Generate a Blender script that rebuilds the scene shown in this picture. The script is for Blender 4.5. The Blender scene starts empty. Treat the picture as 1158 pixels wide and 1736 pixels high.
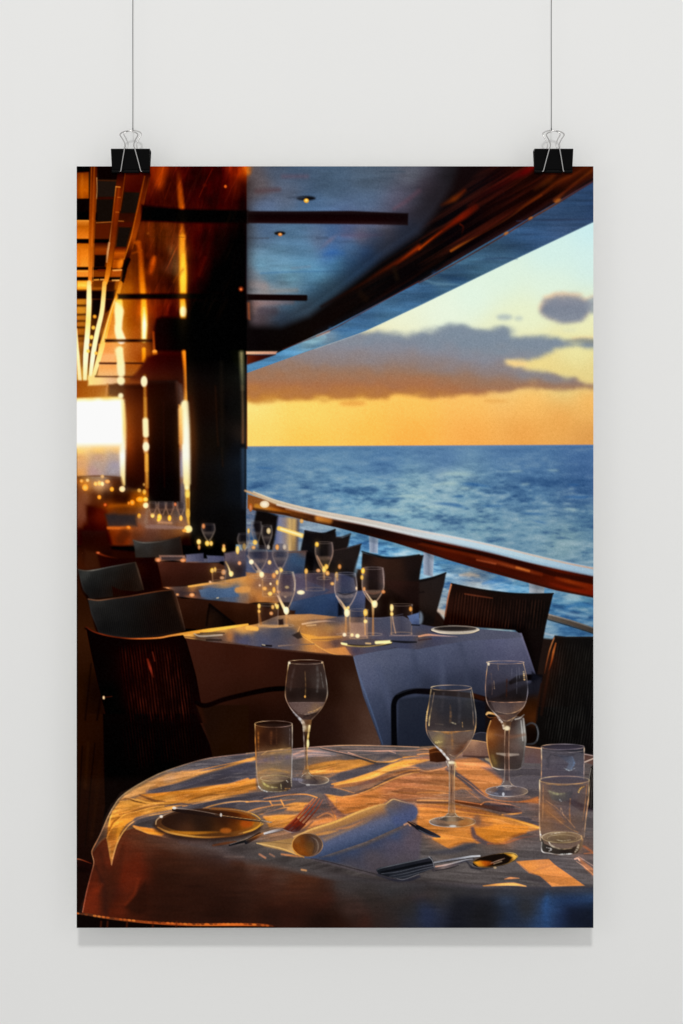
# ---------------------------------------------------------------- poster artwork
# The printed picture is drawn here shape by shape (polygons, strokes, ellipses,
# colour meshes and noise) and stored as the ink colour of the paper's own vertices.
import numpy as np
PX, PY, PW, PH = 130, 282, 876, 1291
IMG = np.zeros((PH, PW, 3), np.float32)
GLASS = []
RNG = np.random.default_rng(7)
TILES = {'F1': (130, 1250, 2.632), 'F2': (570, 1250, 2.632),
         'A1': (130, 282, 3.993), 'A2': (420, 282, 3.993), 'A3': (710, 282, 3.86),
         'B1': (130, 600, 3.993), 'B2': (420, 600, 3.993), 'B3': (710, 600, 3.86),
         'C1': (130, 900, 3.993), 'C2': (420, 860, 3.993), 'C3': (710, 900, 3.86),
         'D1': (130, 1260, 3.993), 'D2': (420, 1100, 3.993), 'D3': (710, 1100, 3.86),
         'E2': (420, 1290, 3.993), 'E3': (710, 1290, 3.86), 'O': (0, 0, 1.0)}


def hexc(s):
    s = s.lstrip('#')
    return np.array([int(s[i:i + 2], 16) / 255 for i in (0, 2, 4)], np.float32)


def J(*parts):                                             # points from several tiles as one outline
    return ' '.join('%.2f,%.2f' % tuple(q) for t, p in parts for q in pts_of(t, p))


def pts_of(t, p):
    if isinstance(p, str):
        p = [tuple(float(v) for v in q.split(',')) for q in p.split()]
    x0, y0, s = TILES[t]
    return np.array([(x0 + q[0] / s, y0 + q[1] / s) for q in p], np.float64)


def spline(p, closed, n=6):
    m = len(p)
    if m < 3:
        return p
    q = np.vstack([p[-1], p, p[0], p[1]]) if closed else np.vstack([2 * p[0] - p[1], p, 2 * p[-1] - p[-2]])
    out = []
    for i in range(m if closed else m - 1):
        a, b, c, d = q[i:i + 4]
        for k in range(n):
            u = k / n
            out.append(.5 * (2 * b + (c - a) * u + (2 * a - 5 * b + 4 * c - d) * u * u + (3 * b - a - 3 * c + d) * u ** 3))
    if not closed:
        out.append(p[-1])
    return np.array(out)


def window(lo, hi, pad):
    x0 = max(0, int(np.floor(lo[0] - PX - pad))); x1 = min(PW, int(np.ceil(hi[0] - PX + pad)) + 1)
    y0 = max(0, int(np.floor(lo[1] - PY - pad))); y1 = min(PH, int(np.ceil(hi[1] - PY + pad)) + 1)
    if x1 <= x0 or y1 <= y0:
        return None
    xs = np.arange(x0, x1, dtype=np.float32) + PX + .5
    ys = np.arange(y0, y1, dtype=np.float32) + PY + .5
    return (slice(y0, y1), slice(x0, x1)), np.meshgrid(xs, ys)


def soft(d, f):
    u = np.clip(.5 - d / f, 0, 1)
    return u * u * (3 - 2 * u)


class Mesh:                                                # smooth blend of scattered colours
    def __init__(self, t, s='', k=.65):
        P_, c = [], []
        for t, s in ([(t, s)] if isinstance(t, str) else t):
            p = []
            for q in s.split():
                x, y, h = q.split(',')
                p.append((float(x), float(y))); c.append(hexc(h))
            P_.append(pts_of(t, p))
        self.p = np.vstack(P_); self.c = np.array(c)
        n = len(self.p)
        d = np.sqrt(((self.p[:, None] - self.p[None]) ** 2).sum(2)) + np.eye(n) * 1e9
        self.r2 = (np.sort(d, 1)[:, :min(2, n - 1)].mean(1) * k) ** 2 + 1

    def __call__(self, X, Y, T=None):
        gx = np.linspace(X[0, 0], X[0, -1], max(2, X.shape[1] // 3 + 2))
        gy = np.linspace(Y[0, 0], Y[-1, 0], max(2, X.shape[0] // 3 + 2))
        GX, GY = np.meshgrid(gx, gy)
        acc = np.zeros(GX.shape + (3,)); ws = np.zeros(GX.shape)
        for (px, py), c, r2 in zip(self.p, self.c, self.r2):
            w = 1 / ((GX - px) ** 2 + (GY - py) ** 2 + r2) ** 2
            acc += w[..., None] * c; ws += w
        acc /= ws[..., None]
        return upsample(acc, X.shape).astype(np.float32)


def upsample(g, shape):
    h, w = shape
    fy = np.linspace(0, g.shape[0] - 1, h); fx = np.linspace(0, g.shape[1] - 1, w)
    iy = np.minimum(fy.astype(int), g.shape[0] - 2); ix = np.minimum(fx.astype(int), g.shape[1] - 2)
    ty = (fy - iy)[:, None]; tx = (fx - ix)[None]
    if g.ndim == 3:
        ty = ty[..., None]; tx = tx[..., None]
    a = g[iy][:, ix] * (1 - tx) + g[iy][:, ix + 1] * tx
    b = g[iy + 1][:, ix] * (1 - tx) + g[iy + 1][:, ix + 1] * tx
    return a * (1 - ty) + b * ty


class Lin:                                                 # linear blend between two points
    def __init__(self, t, a, b, stops):
        self.a, self.b = pts_of(t, [a, b])
        self.s = stops.split()

    def __call__(self, X, Y, T=None):
        v = self.b - self.a
        u = ((X - self.a[0]) * v[0] + (Y - self.a[1]) * v[1]) / (v @ v)
        return ramp(self.s, u)


def ramp(s, u):
    if isinstance(s, str):
        s = s.split()
    pos, cols = [], []
    for i, q in enumerate(s):
        if ':' in q:
            a, h = q.split(':')
            pos.append(float(a))
        else:
            h = q
            pos.append(i / max(1, len(s) - 1))
        cols.append(hexc(h))
    cols = np.array(cols)
    return np.stack([np.interp(u, pos, cols[:, k]) for k in range(3)], -1).astype(np.float32)


def put(sl, m, col, X, Y, a, mode, T=None):
    if callable(col):
        c = col(X, Y, T)
    elif ' ' in col:
        c = ramp(col, T if T is not None else np.zeros_like(X))
    else:
        c = hexc(col)[None, None]
    m = (m * a)[..., None]
    b = IMG[sl]
    if mode == 'n':
        IMG[sl] = b + (c - b) * m
    elif mode == 's':                                      # light laid over: screen
        IMG[sl] = 1 - (1 - b) * (1 - c * m)
    elif mode == 'm':
        IMG[sl] = b * (1 + (c - 1) * m)


def P(t, p, col, f=1.5, a=1., sm=0, mode='n', tex=None):
    p = pts_of(t, p)
    if sm:
        p = spline(p, True)
    r = window(p.min(0), p.max(0), f)
    if r is None:
        return
    sl, (X, Y) = r
    d2 = np.full(X.shape, 1e12, np.float32); ins = np.zeros(X.shape, bool)
    for i in range(len(p)):
        ax, ay = p[i]; bx, by = p[(i + 1) % len(p)]
        ex, ey = bx - ax, by - ay
        wx, wy = X - ax, Y - ay
        u = np.clip((wx * ex + wy * ey) / (ex * ex + ey * ey + 1e-9), 0, 1)
        d2 = np.minimum(d2, (wx - u * ex) ** 2 + (wy - u * ey) ** 2)
        if ay != by:
            c = (ay > Y) != (by > Y)
            ins ^= c & (X < (bx - ax) * (Y - ay) / (by - ay) + ax)
    d = np.where(ins, -1, 1) * np.sqrt(d2)
    if tex is not None:
        d = d + tex(X, Y)
    put(sl, soft(d, f), col, X, Y, a, mode)


def S(t, p, w, col, f=1.2, a=1., sm=1, mode='n', aa=None):
    p = pts_of(t, p)
    s = TILES[t][2]
    w = [w] * len(p) if np.isscalar(w) else list(w)
    w = np.interp(np.linspace(0, 1, len(p)), np.linspace(0, 1, len(w)), w) / s / 2
    if sm and len(p) > 2:
        n = len(p)
        p = spline(p, False)
        w = np.interp(np.linspace(0, n - 1, len(p)), np.arange(n), w)
    r = window(p.min(0), p.max(0), f + w.max())
    if r is None:
        return
    sl, (X, Y) = r
    L = np.concatenate([[0], np.cumsum(np.hypot(*np.diff(p, axis=0).T))]); L /= L[-1] + 1e-9
    D = np.full(X.shape, 1e9, np.float32); T = np.zeros(X.shape, np.float32)
    for i in range(len(p) - 1):
        ax, ay = p[i]; ex, ey = p[i + 1] - p[i]
        wx, wy = X - ax, Y - ay
        u = np.clip((wx * ex + wy * ey) / (ex * ex + ey * ey + 1e-9), 0, 1)
        d = np.hypot(wx - u * ex, wy - u * ey) - (w[i] + (w[i + 1] - w[i]) * u)
        k = d < D
        D[k] = d[k]; T[k] = (L[i] + (L[i + 1] - L[i]) * u)[k]
    m = soft(D, f)
    if GLASS:
        GLASS.append(1)
        k = len(GLASS) * 1.7
        m = m * (.62 + .38 * np.sin(T * (7 + len(GLASS) % 5) + k) * np.sin(T * 17 + 2.3 * k)).astype(np.float32)
    if aa is not None:
        m = m * np.interp(T, np.linspace(0, 1, len(aa)), aa)
    put(sl, m, col, X, Y, a, mode, T)


def E(t, cx, cy, rx, ry, col, f=1.5, a=1., rot=0., mode='n', ring=0):
    (c,) = pts_of(t, [(cx, cy)])
    s = TILES[t][2]
    rx /= s; ry /= s
    R = max(rx, ry)
    r = window(c - R, c + R, f + ring)
    if r is None:
        return
    sl, (X, Y) = r
    k = np.deg2rad(rot)
    x = (X - c[0]) * np.cos(k) + (Y - c[1]) * np.sin(k)
    y = -(X - c[0]) * np.sin(k) + (Y - c[1]) * np.cos(k)
    q = np.sqrt((x / rx) ** 2 + (y / ry) ** 2) + 1e-6
    g = np.sqrt((x / rx ** 2) ** 2 + (y / ry ** 2) ** 2) / q + 1e-6
    d = (q - 1) / g
    d = np.maximum(d, -min(rx, ry))
    if ring:
        d = np.abs(d) - ring / s / 2
    T = (np.arctan2(y / ry, x / rx) / (2 * np.pi)) % 1
    m = soft(d, f)
    if ring and GLASS:
        m = m * (.66 + .34 * np.sin(T * 12.566 + cx) * np.sin(T * 25.13 + 2 * cx)).astype(np.float32)
    put(sl, m, col, X, Y, a, mode, T)


def glow(t, cx, cy, rx, ry, col, a=1., mode='s', rot=0.):
    (c,) = pts_of(t, [(cx, cy)])
    s = TILES[t][2]
    rx /= s; ry /= s
    R = 2.6 * max(rx, ry)
    r = window(c - R, c + R, 0)
    if r is None:
        return
    sl, (X, Y) = r
    k = np.deg2rad(rot)
    x = (X - c[0]) * np.cos(k) + (Y - c[1]) * np.sin(k)
    y = -(X - c[0]) * np.sin(k) + (Y - c[1]) * np.cos(k)
    m = np.exp(-((x / rx) ** 2 + (y / ry) ** 2))
    put(sl, m, col, X, Y, a, mode)


def noise(shape, sx, sy, octv=4, seed=0, gain=.55, shear=0.):
    g = np.random.default_rng(seed)
    out = np.zeros(shape, np.float32); amp = 1.; tot = 0.
    h, w = shape
    for o in range(octv):
        nx = int(w / sx) + 4; ny = int(h / sy) + 4
        lat = g.standard_normal((ny, nx)).astype(np.float32)
        ys = np.arange(h) / sy + 1; xs = np.arange(w) / sx + 1
        iy = ys.astype(int); ix = xs.astype(int)
        ty = (ys - iy); tx = (xs - ix)
        ty = (ty * ty * (3 - 2 * ty))[:, None]; tx = (tx * tx * (3 - 2 * tx))[None]
        A = lat[iy][:, ix] * (1 - tx) + lat[iy][:, ix + 1] * tx
        B = lat[iy + 1][:, ix] * (1 - tx) + lat[iy + 1][:, ix + 1] * tx
        out += amp * (A * (1 - ty) + B * ty); tot += amp * amp
        amp *= gain; sx = max(1.01, sx / 2); sy = max(1.01, sy / 2)
    return out / np.sqrt(tot)


def box_of(t, x0, y0, x1, y1):
    (a, b) = pts_of(t, [(x0, y0), (x1, y1)])
    return (slice(max(0, int(a[1] - PY)), min(PH, int(b[1] - PY))), slice(max(0, int(a[0] - PX)), min(PW, int(b[0] - PX))))


def gauss(a, s):
    r = int(3 * s + 1)
    k = np.exp(-.5 * (np.arange(-r, r + 1) / s) ** 2); k /= k.sum()
    for ax in (0, 1):
        pad = [(0, 0)] * a.ndim; pad[ax] = (r, r)
        b = np.pad(a, pad, mode='edge'); out = np.zeros_like(a)
        n = a.shape[ax]
        for i, w in enumerate(k):
            out += w * (b[i:i + n] if ax == 0 else b[:, i:i + n])
        a = out
    return a


def blur(s, sl=None):
    if sl is None:
        IMG[:] = gauss(IMG, s)
    else:
        IMG[sl] = gauss(IMG[sl], s)


def shape_mask(draw):
    """coverage of whatever draw() paints"""
    keep = IMG.copy(); IMG[:] = 0
    draw()
    m = IMG[..., 0].copy(); IMG[:] = keep
    return m


def grade(m, mul=(1, 1, 1), con=1., mid=.3, sat=1.):
    """printer's colour correction inside a mask"""
    g = IMG.mean(2, keepdims=True)
    v = (g + (IMG - g) * sat - mid) * con + mid
    v = np.clip(v * np.array(mul, np.float32), .004, 1)
    IMG[:] = IMG + (v - IMG) * m[..., None]


def cords(t, p, period, ang, col, a, f=6, seed=1):
    """woven cords of a chair back: fine uneven stripes inside an outline"""
    m = shape_mask(lambda: P(t, p, 'ffffff', f=f))
    X, Y = np.meshgrid(np.arange(PW, dtype=np.float32), np.arange(PH, dtype=np.float32))
    n = noise((PH, PW), 14, 40, 3, seed)
    ph = (X + Y * np.tan(np.deg2rad(ang)) + .45 * n) * 2 * np.pi / period
    st = np.clip(.5 + .5 * np.sin(ph), 0, 1) ** 2 * np.clip(.55 + .45 * noise((PH, PW), 9, 26, 3, seed + 9), 0, 1.4)
    IMG[:] = IMG + (hexc(col) - IMG) * np.clip(st * m * a, 0, 1)[..., None]
    dk = np.clip(.5 - .5 * np.sin(ph), 0, 1) ** 2
    IMG[:] *= (1 - .28 * dk * m)[..., None]


def rnoise(sx, sy, octv, seed, ang):
    """noise stretched along a slanted axis"""
    k = np.deg2rad(ang)
    X, Y = np.meshgrid(np.arange(PW, dtype=np.float32), np.arange(PH, dtype=np.float32))
    u = X * np.cos(k) + Y * np.sin(k); v = -X * np.sin(k) + Y * np.cos(k)
    u -= u.min(); v -= v.min()
    n = noise((int(v.max()) + 3, int(u.max()) + 3), sx, sy, octv, seed)
    iu = u.astype(int); iv = v.astype(int); tu = u - iu; tv = v - iv
    return (n[iv, iu] * (1 - tu) + n[iv, iu + 1] * tu) * (1 - tv) + (n[iv + 1, iu] * (1 - tu) + n[iv + 1, iu + 1] * tu) * tv


def V(txt):
    """many shapes at once: one per line"""
    for ln in txt.strip().splitlines():
        ln = ln.strip()
        if ln and not ln.startswith('#'):
            eval(ln)
def art_sky_sea():
    # ---- sky
    P('O', "400,270 1020,270 1020,770 400,770", Mesh('O', "1000,390,c6e8ec 1000,450,d0eae6 930,430,cfebe6 930,490,dceede 850,470,d9eee0 800,500,def0e0 760,530,e6f2de 680,550,e9f3dc 900,545,e6efcc 985,560,e9ecc2 860,570,e6eecb 980,600,e9e2a2 900,620,e9d88c 1000,640,e2d28e 960,640,e4d189 880,618,f4d28c 430,690,ffe587 440,735,ffd468 520,700,ffd76c 520,745,ffc452 600,690,ffd067 620,730,ffbd4e 700,690,ffc65e 700,740,ffae47 800,685,ffc262 800,735,f4a74b 900,680,fabb60 890,735,eaa04a 1000,675,f3b35c 1000,740,d9964b 950,710,e9a34e"), f=1)
    # ---- big cloud bank
    nz = noise((PH, PW), 30, 15, 5, 3)
    def rag(k):
        return lambda X, Y: k * nz[(Y - PY).astype(int).clip(0, PH - 1), (X - PX).astype(int).clip(0, PW - 1)]
    def cl(X, Y, T=None):
        yb = np.interp(X, [420, 520, 700, 830, 950, 1010], [686, 679, 672, 666, 659, 658])
        u = (Y - 553) / (yb - 553) - np.interp(X, [420, 560, 700, 850, 1000], [-.06, 0, .04, .24, .34])
        u = u + .03 * nz[(Y - PY).astype(int).clip(0, PH - 1), (X - PX).astype(int).clip(0, PW - 1)]
        return ramp("-.1:7c8a98 .1:808a96 .28:868690 .48:8c7c78 .64:99745c .8:a76f4a .93:b4763e 1:c48438 1.1:d89a48", u)
    edge = "400,610 420,606 520,574 600,546 618,560 655,566 690,567 710,563 749,557 785,552 798,558 819,563 834,562 852,555 862,560 868,569 881,571 917,571 943,575 968,580 1010,583 1010,590 969,589 943,591 928,600 907,606 886,611 862,613 871,624 891,627 930,628 943,634 961,645 974,643 985,652 1010,653 1010,657 943,658 891,662 834,666 808,671 762,674 710,671 683,671 658,675 640,676 595,677 570,677 533,677 470,680 435,685 400,683"
    P('O', edge, cl, f=13, tex=rag(3.2))
    P('O', "620,566 655,569 690,570 710,567 749,561 785,556 798,562 819,567 834,566 855,561 880,575 917,575 943,580 943,588 900,592 800,590 700,590 620,585", '76869a', f=16, a=.3, tex=rag(3))
    E('O', 598, 684, 22, 4, 'e0953f', f=7, a=.7)
    E('O', 840, 680, 20, 3, 'e2a14c', f=6, a=.6)
    E('O', 876, 617, 16, 3, 'f6d08a', f=6, a=.8)
    E('O', 903, 648, 8, 6, 'b98d60', f=9, a=.35)
    # small clouds
    P('O', "914,524 921,508 940,499 966,498 990,506 1000,520 994,536 974,545 950,546 928,539", 'efc9a2', f=10, sm=1, tex=rag(1.5), a=.9)
    P('O', "917,528 924,512 944,504 970,503 990,510 1000,522 994,537 974,546 950,547 930,540", Lin('O', (955, 505), (955, 545), "8f8f9a 767e8e 8a919d"), f=14, sm=1, tex=rag(1.8))
    P('O', "990,514 1010,503 1010,530 996,528", '8d95a2', f=10, a=.8, sm=1)
    S('O', "988,508 1010,501", 3, 'e8c0a0', f=5, a=.6)
    E('O', 855, 538, 13, 5, 'a9b6b8', f=7, a=.8)
    E('O', 879, 540, 7, 4, 'b8c4bd', f=6, a=.7)
    S('O', "958,579 985,577 1010,580", [3, 8, 10], '858a86', f=6, a=.9)
    S('O', "970,574 990,572 1010,573", 3, 'f0c890', f=4, a=.6)
    E('O', 965, 560, 12, 3, 'd8dcbc', f=8, a=.5)
    for q in ((932, 512, 13, 8), (950, 505, 15, 8), (972, 506, 14, 9), (988, 518, 14, 10), (968, 530, 22, 12), (942, 530, 18, 11), (958, 541, 14, 6)):
        E('O', *q, '7f8694', f=12, a=.55)
    for q in ((930, 503, 10, 3), (948, 498.5, 14, 3), (974, 499.5, 14, 3)):
        E('O', *q, 'f2cfa6', f=6, a=.55)
    for q in ((640, 566, 26, 6), (680, 570, 30, 6), (735, 562, 24, 7), (772, 556, 22, 7), (806, 564, 22, 7), (850, 563, 24, 9), (900, 576, 34, 7), (938, 582, 30, 6), (905, 636, 30, 8), (945, 644, 24, 6)):
        E('O', *q, '808b99', f=13, a=.38)
    blur(2.1, (slice(0, 474), slice(280, PW)))
    # ---- sea
    P('O', "400,757 1020,754 1020,1400 400,1400", Mesh('O', "430,765,5e89ad 520,768,5684ae 620,768,5784ad 720,765,537fae 850,765,517cac 1000,765,4672a8 1000,800,40699e 900,800,4a77a8 760,790,4d79ab 650,790,4a7aac 450,800,517fa8 440,830,4f80aa 520,820,6592b2 560,850,5e92b8 640,830,6b9dbb 700,825,86b0bd 700,860,7dafc2 620,870,6fa8c4 770,810,8fb5bf 780,850,6496b4 840,840,4a7ba8 900,850,4a7aa5 980,840,355f92 990,880,5482a2 900,890,6f9ab0 820,890,7aa6b6 740,890,86b2c2 960,920,82a5ac 860,915,6390ab 990,945,5a86a4 800,960,5a8fb8 900,1010,4f86b0 980,1030,4a80b4 760,1050,6fa0c0 600,930,5a94c0 980,1060,6c9bb8"), f=2.0)
    # wave texture
    sea = IMG[475:]; gr = sea.mean(2, keepdims=True); sea[:] = (gr + (sea - gr) * .82) * np.array([.93, .96, .98], np.float32)
    y = np.arange(PH, dtype=np.float32) + PY
    n1 = noise((PH, PW), 44, 11, 5, 11); n2 = noise((PH, PW), 26, 8, 4, 12); n3 = noise((PH, PW), 130, 20, 3, 13)
    X = np.arange(PW)[None] + PX
    amp = np.clip((y - 758) / 70, .35, 1)[:, None]
    m = np.clip((y - 758) / 3, 0, 1)[:, None] * (X > 418)
    n4 = noise((PH, PW), 12, 4.5, 3, 14)
    v = (.55 * n1 + .55 * n2 + .45 * n3 + .5 * n4) * amp * m
    hi = np.clip(v, 0, 2)[..., None]; lo = np.clip(-v, 0, 2)[..., None]
    foam = hexc('a3b9c1'); deep = hexc('254875')
    IMG[:] = IMG + (foam - IMG) * np.minimum(hi * .32, .8) + (deep - IMG) * np.minimum(lo * .36, .8)
    pale = np.exp(-(((np.arange(PW)[None] + PX - 700) / 130.) ** 2 + ((y[:, None] - 845) / 34.) ** 2)) * m
    IMG[:] = IMG + (hexc('a4bfc6') - IMG) * (pale * np.clip(.30 + .30 * n1 + .2 * n4, 0, .7))[..., None]
    for q in ["735,806 770,803 812,806", "715,824 760,820 790,822", "775,828 800,829", "650,846 690,842 740,845", "860,800 890,798", "925,797 950,798", "880,822 900,820", "700,862 760,858", "640,862 700,868", "950,862 970,864 985,866"]:
        S('O', q, [3, 6, 3], 'b3cac4', f=7, a=.55, aa=[0, 1, 1, 0])
    for q in ["770,821 800,821 840,827", "725,852 770,856 800,864", "950,842 980,843 1010,842", "960,822 985,822", "810,858 860,858", "900,882 930,888", "640,846 690,844", "765,842 790,841", "430,792 470,795", "455,840 490,845", "880,870 930,872"]:
        S('O', q, [2, 6, 2], '2b5c94', f=6, a=.7, aa=[0, 1, 1, 0])
    blur(.7, (slice(478, PH), slice(0, PW)))
    S('O', "420,757.5 1010,754.5", 1.6, '9a8a8c', f=3, a=.55)


def art_ceiling():
    # ceiling panel reflecting the sky
    P('O', "405,270 870,270 745,402 645,480 570,532 478,590 405,590", Mesh('O', "425,300,5b4f50 440,320,5a5052 470,295,475468 500,290,41546c 560,290,45596f 560,315,4a6078 490,330,565d6e 520,345,3f5c7e 450,345,54698a 620,300,4a5a6c 650,292,495564 700,300,50545e 760,290,2e2a30 700,335,4c4c5c 720,320,463e4a 620,345,4b637f 690,352,5b5468 430,395,56606e 450,390,4b6688 500,400,4c6d8b 570,395,42618c 590,392,515c80 610,402,6b6578 650,392,6a6474 640,405,4d5f80 690,395,45587a 680,425,3a5680 540,410,5d6c86 470,430,5d86a2 520,425,557c9b 560,428,3c649b 600,420,4a709a 620,430,35609a 440,455,6391ab 520,450,5a88a5 570,450,4c84ad 600,450,3d6fa5 490,472,6b9bb2 460,470,5f90ae 540,470,5b90b0 430,480,86888e 425,470,7a8796 450,492,8f8684 480,490,6e8290 540,490,4e7fa6 430,520,8a6c66 460,522,6f6a74 490,522,5a83a4 440,540,4d4046 480,540,466180"), f=2)
    # soft clouds mirrored in it
    nn = noise((PH, PW), 70, 16, 4, 21)
    X, Y = np.meshgrid(np.arange(PW) + PX, np.arange(PH) + PY)
    m = ((X > 419) & (Y < 548)) * np.clip((760 - X - (Y - 330) * 1.25) / 30, 0, 1)
    IMG[:] = np.clip(IMG * (1 + (.075 * nn * m)[..., None]), 0, 1)
    V('''
S('A2', "480,570 560,500 640,445", [14, 26, 14], '7c6a7c', f=9, a=.55, aa=[0,1,0])
S('A2', "990,290 1070,240 1158,170", [16, 30, 30], '6e5060', f=9, a=.6)
S('A2', "640,470 760,470 900,465", [16, 34, 16], '58506a', f=10, a=.55)
S('A2', "560,590 640,590", 30, '2f5f9c', f=12, a=.5)
S('A2', "470,488 540,486", 12, '3d4c64', f=6, a=.7)
S('A2', "0,488 140,488", 8, '3d4350', f=4, a=.6)
S('A2', "900,38 1060,38", [6,16,6], '364452', f=6, a=.7)
S('A2', "860,80 980,80", [6,14,6], '3a4858', f=7, a=.5)
S('A2', "90,725 320,715 700,712", 8, '3f6e9a', f=6, a=.6)
S('A2', "300,690 420,680", 12, '6f7f92', f=6, a=.5)
S('A2', "520,600 600,580", 18, '2e5c9a', f=8, a=.5)
S('A2', "240,70 400,70", 26, '604c5c', f=10, a=.55)
S('A2', "60,170 210,160", 30, '50383c', f=10, a=.6)
S('A2', "20,800 110,810", 50, '9a8886', f=12, a=.5)
S('A2', "180,845 330,840", 26, '8f8580', f=8, a=.5)
S('A2', "20,930 150,925 300,920", 34, '9a7470', f=8, a=.45)
S('A2', "90,980 180,985", 50, '433a44', f=12, a=.6)
E('A2', 395, 218, 62, 15, '0d0d12', f=5)
E('A2', 330, 214, 60, 9, '3c4658', f=6, a=.6)
E('A2', 397, 234, 17, 15, 'f2a92c', f=3)
E('A2', 397, 232, 8, 8, 'ffe07a', f=2)
E('A2', 218, 455, 36, 13, '12100f', f=4)
E('A2', 220, 463, 14, 11, 'd97f3a', f=3)
E('A2', 220, 461, 6, 5, 'f8b860', f=2)
''')
    # bars under the ceiling
    P('A2', "-60,304 300,306 700,303 900,312 1086,320 1084,400 850,395 400,390 -60,386", Lin('A2', (0, 300), (0, 400), "1c1012 0d0203 120203 2a1418"), f=4)
    P('A2', "-60,866 398,872 404,880 404,906 396,912 -60,906", '100303', f=3.5)
    # the long dark beam
    bm = Mesh('O', "440,570,070304 480,575,090403 520,560,0d0604 560,520,0c0504 600,500,0a0504 640,480,0a0606 660,500,0b0303 700,430,110706 700,460,0b0404 720,410,160806 760,400,100506 740,430,0c0504 800,380,0e0404 780,330,1e0a0a 850,310,1f0606 800,300,1c0a0c 880,300,2a0a04 830,350,1a0604 900,340,190503 960,300,380f04 900,320,1c0603 1000,290,421604 950,330,0f0402 860,400,110302 1000,310,160403")
    P('O', "395,552 476,553 523,535 570,500 608,470 645,440 710,396 738,360 765,318 785,262 1020,250 1020,312 1010,318 870,394 710,488 620,538 558,566 478,600 395,600", bm, f=20)
    P('O', "405,575 470,570 530,545 620,495 710,440 800,380 1020,285 1020,302 1006,309 870,385 710,480 620,530 558,559 478,594 405,596", bm, f=8)
    P('O', "1010,308 710,484 558,563 478,598 405,602 405,634 520,596 620,561 710,519 860,446 1010,375", '35587a', f=2)
    # outer strip of the canopy, lit by the sea
    P('O', "1010,304 710,479 558,558 478,595 465,602 415,618 415,634 520,596 620,561 710,519 860,446 1010,375", Mesh('O', "1000,335,23406d 960,350,28466f 900,390,2a4e7c 950,375,33507a 850,425,38617f 870,400,2c527e 800,455,3a6784 780,480,2c577f 730,495,2d5c8a 740,480,3c6580 700,505,3a6e9e 650,525,40749c 610,540,35699c 580,562,3a74a6 555,570,6f8aa0 530,580,77a5b6 535,590,5a94be 500,600,4a90c2 460,612,3f80b4 425,625,4688bb"), f=1.8)
    P('O', "1010,304 710,479 558,558 540,566 620,548 710,505 860,430 1010,345", '27476f', f=26, a=.28)
    V('''
S('A3', "560,450 760,445 860,440", [6,10,4], '223a5e', f=4, a=.6, aa=[0,1,0])
S('A3', "640,360 900,352 1140,345", [4,12,6], '2a3c62', f=4, a=.6)
S('A3', "380,610 520,605 640,605", [4,14,8], '2a4468', f=5, a=.6)
S('A3', "100,700 220,735 300,740", [20,40,20], '1f4878', f=10, a=.6)
S('A3', "40,745 120,770 260,775", [8,16,6], '5a86a0', f=6, a=.6)
S('A3', "230,640 330,620 420,600", [20,30,14], '3f7090', f=9, a=.5)
S('A2', "440,1190 520,1160", 30, '86b4c4', f=6, a=.6)
S('A2', "470,1150 550,1120", 14, 'c9a38c', f=4, a=.7)
S('A2', "560,1100 660,1110 740,1090", 20, '2f6398', f=8, a=.6)
''')
    S('O', "470,548 520,520 570,485 610,452 650,420 700,385 740,345 780,300 800,270", [30, 40, 44, 44, 46, 56, 70, 80, 80], '0a0708', f=60, a=.62)
    st = rnoise(150, 7, 4, 23, -31)
    X, Y = np.meshgrid(np.arange(PW) + PX, np.arange(PH) + PY)
    lo = np.interp(X, [405, 478, 570, 710, 825, 1020], [596, 594, 553, 480, 412, 302]); hi = np.interp(X, [405, 478, 570, 645, 710, 744, 795, 830], [548, 551, 494, 434, 388, 352, 303, 262])
    bmk = np.clip((lo - Y) / 6, 0, 1) * np.clip((Y - hi) / 14, 0, 1) * np.clip((X - 560) / 200, 0, 1)
    IMG[:] = np.clip(IMG + (np.clip(st, -.5, 2) * bmk)[..., None] * np.array([.075, .022, .008], np.float32), 0, 1)
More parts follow.
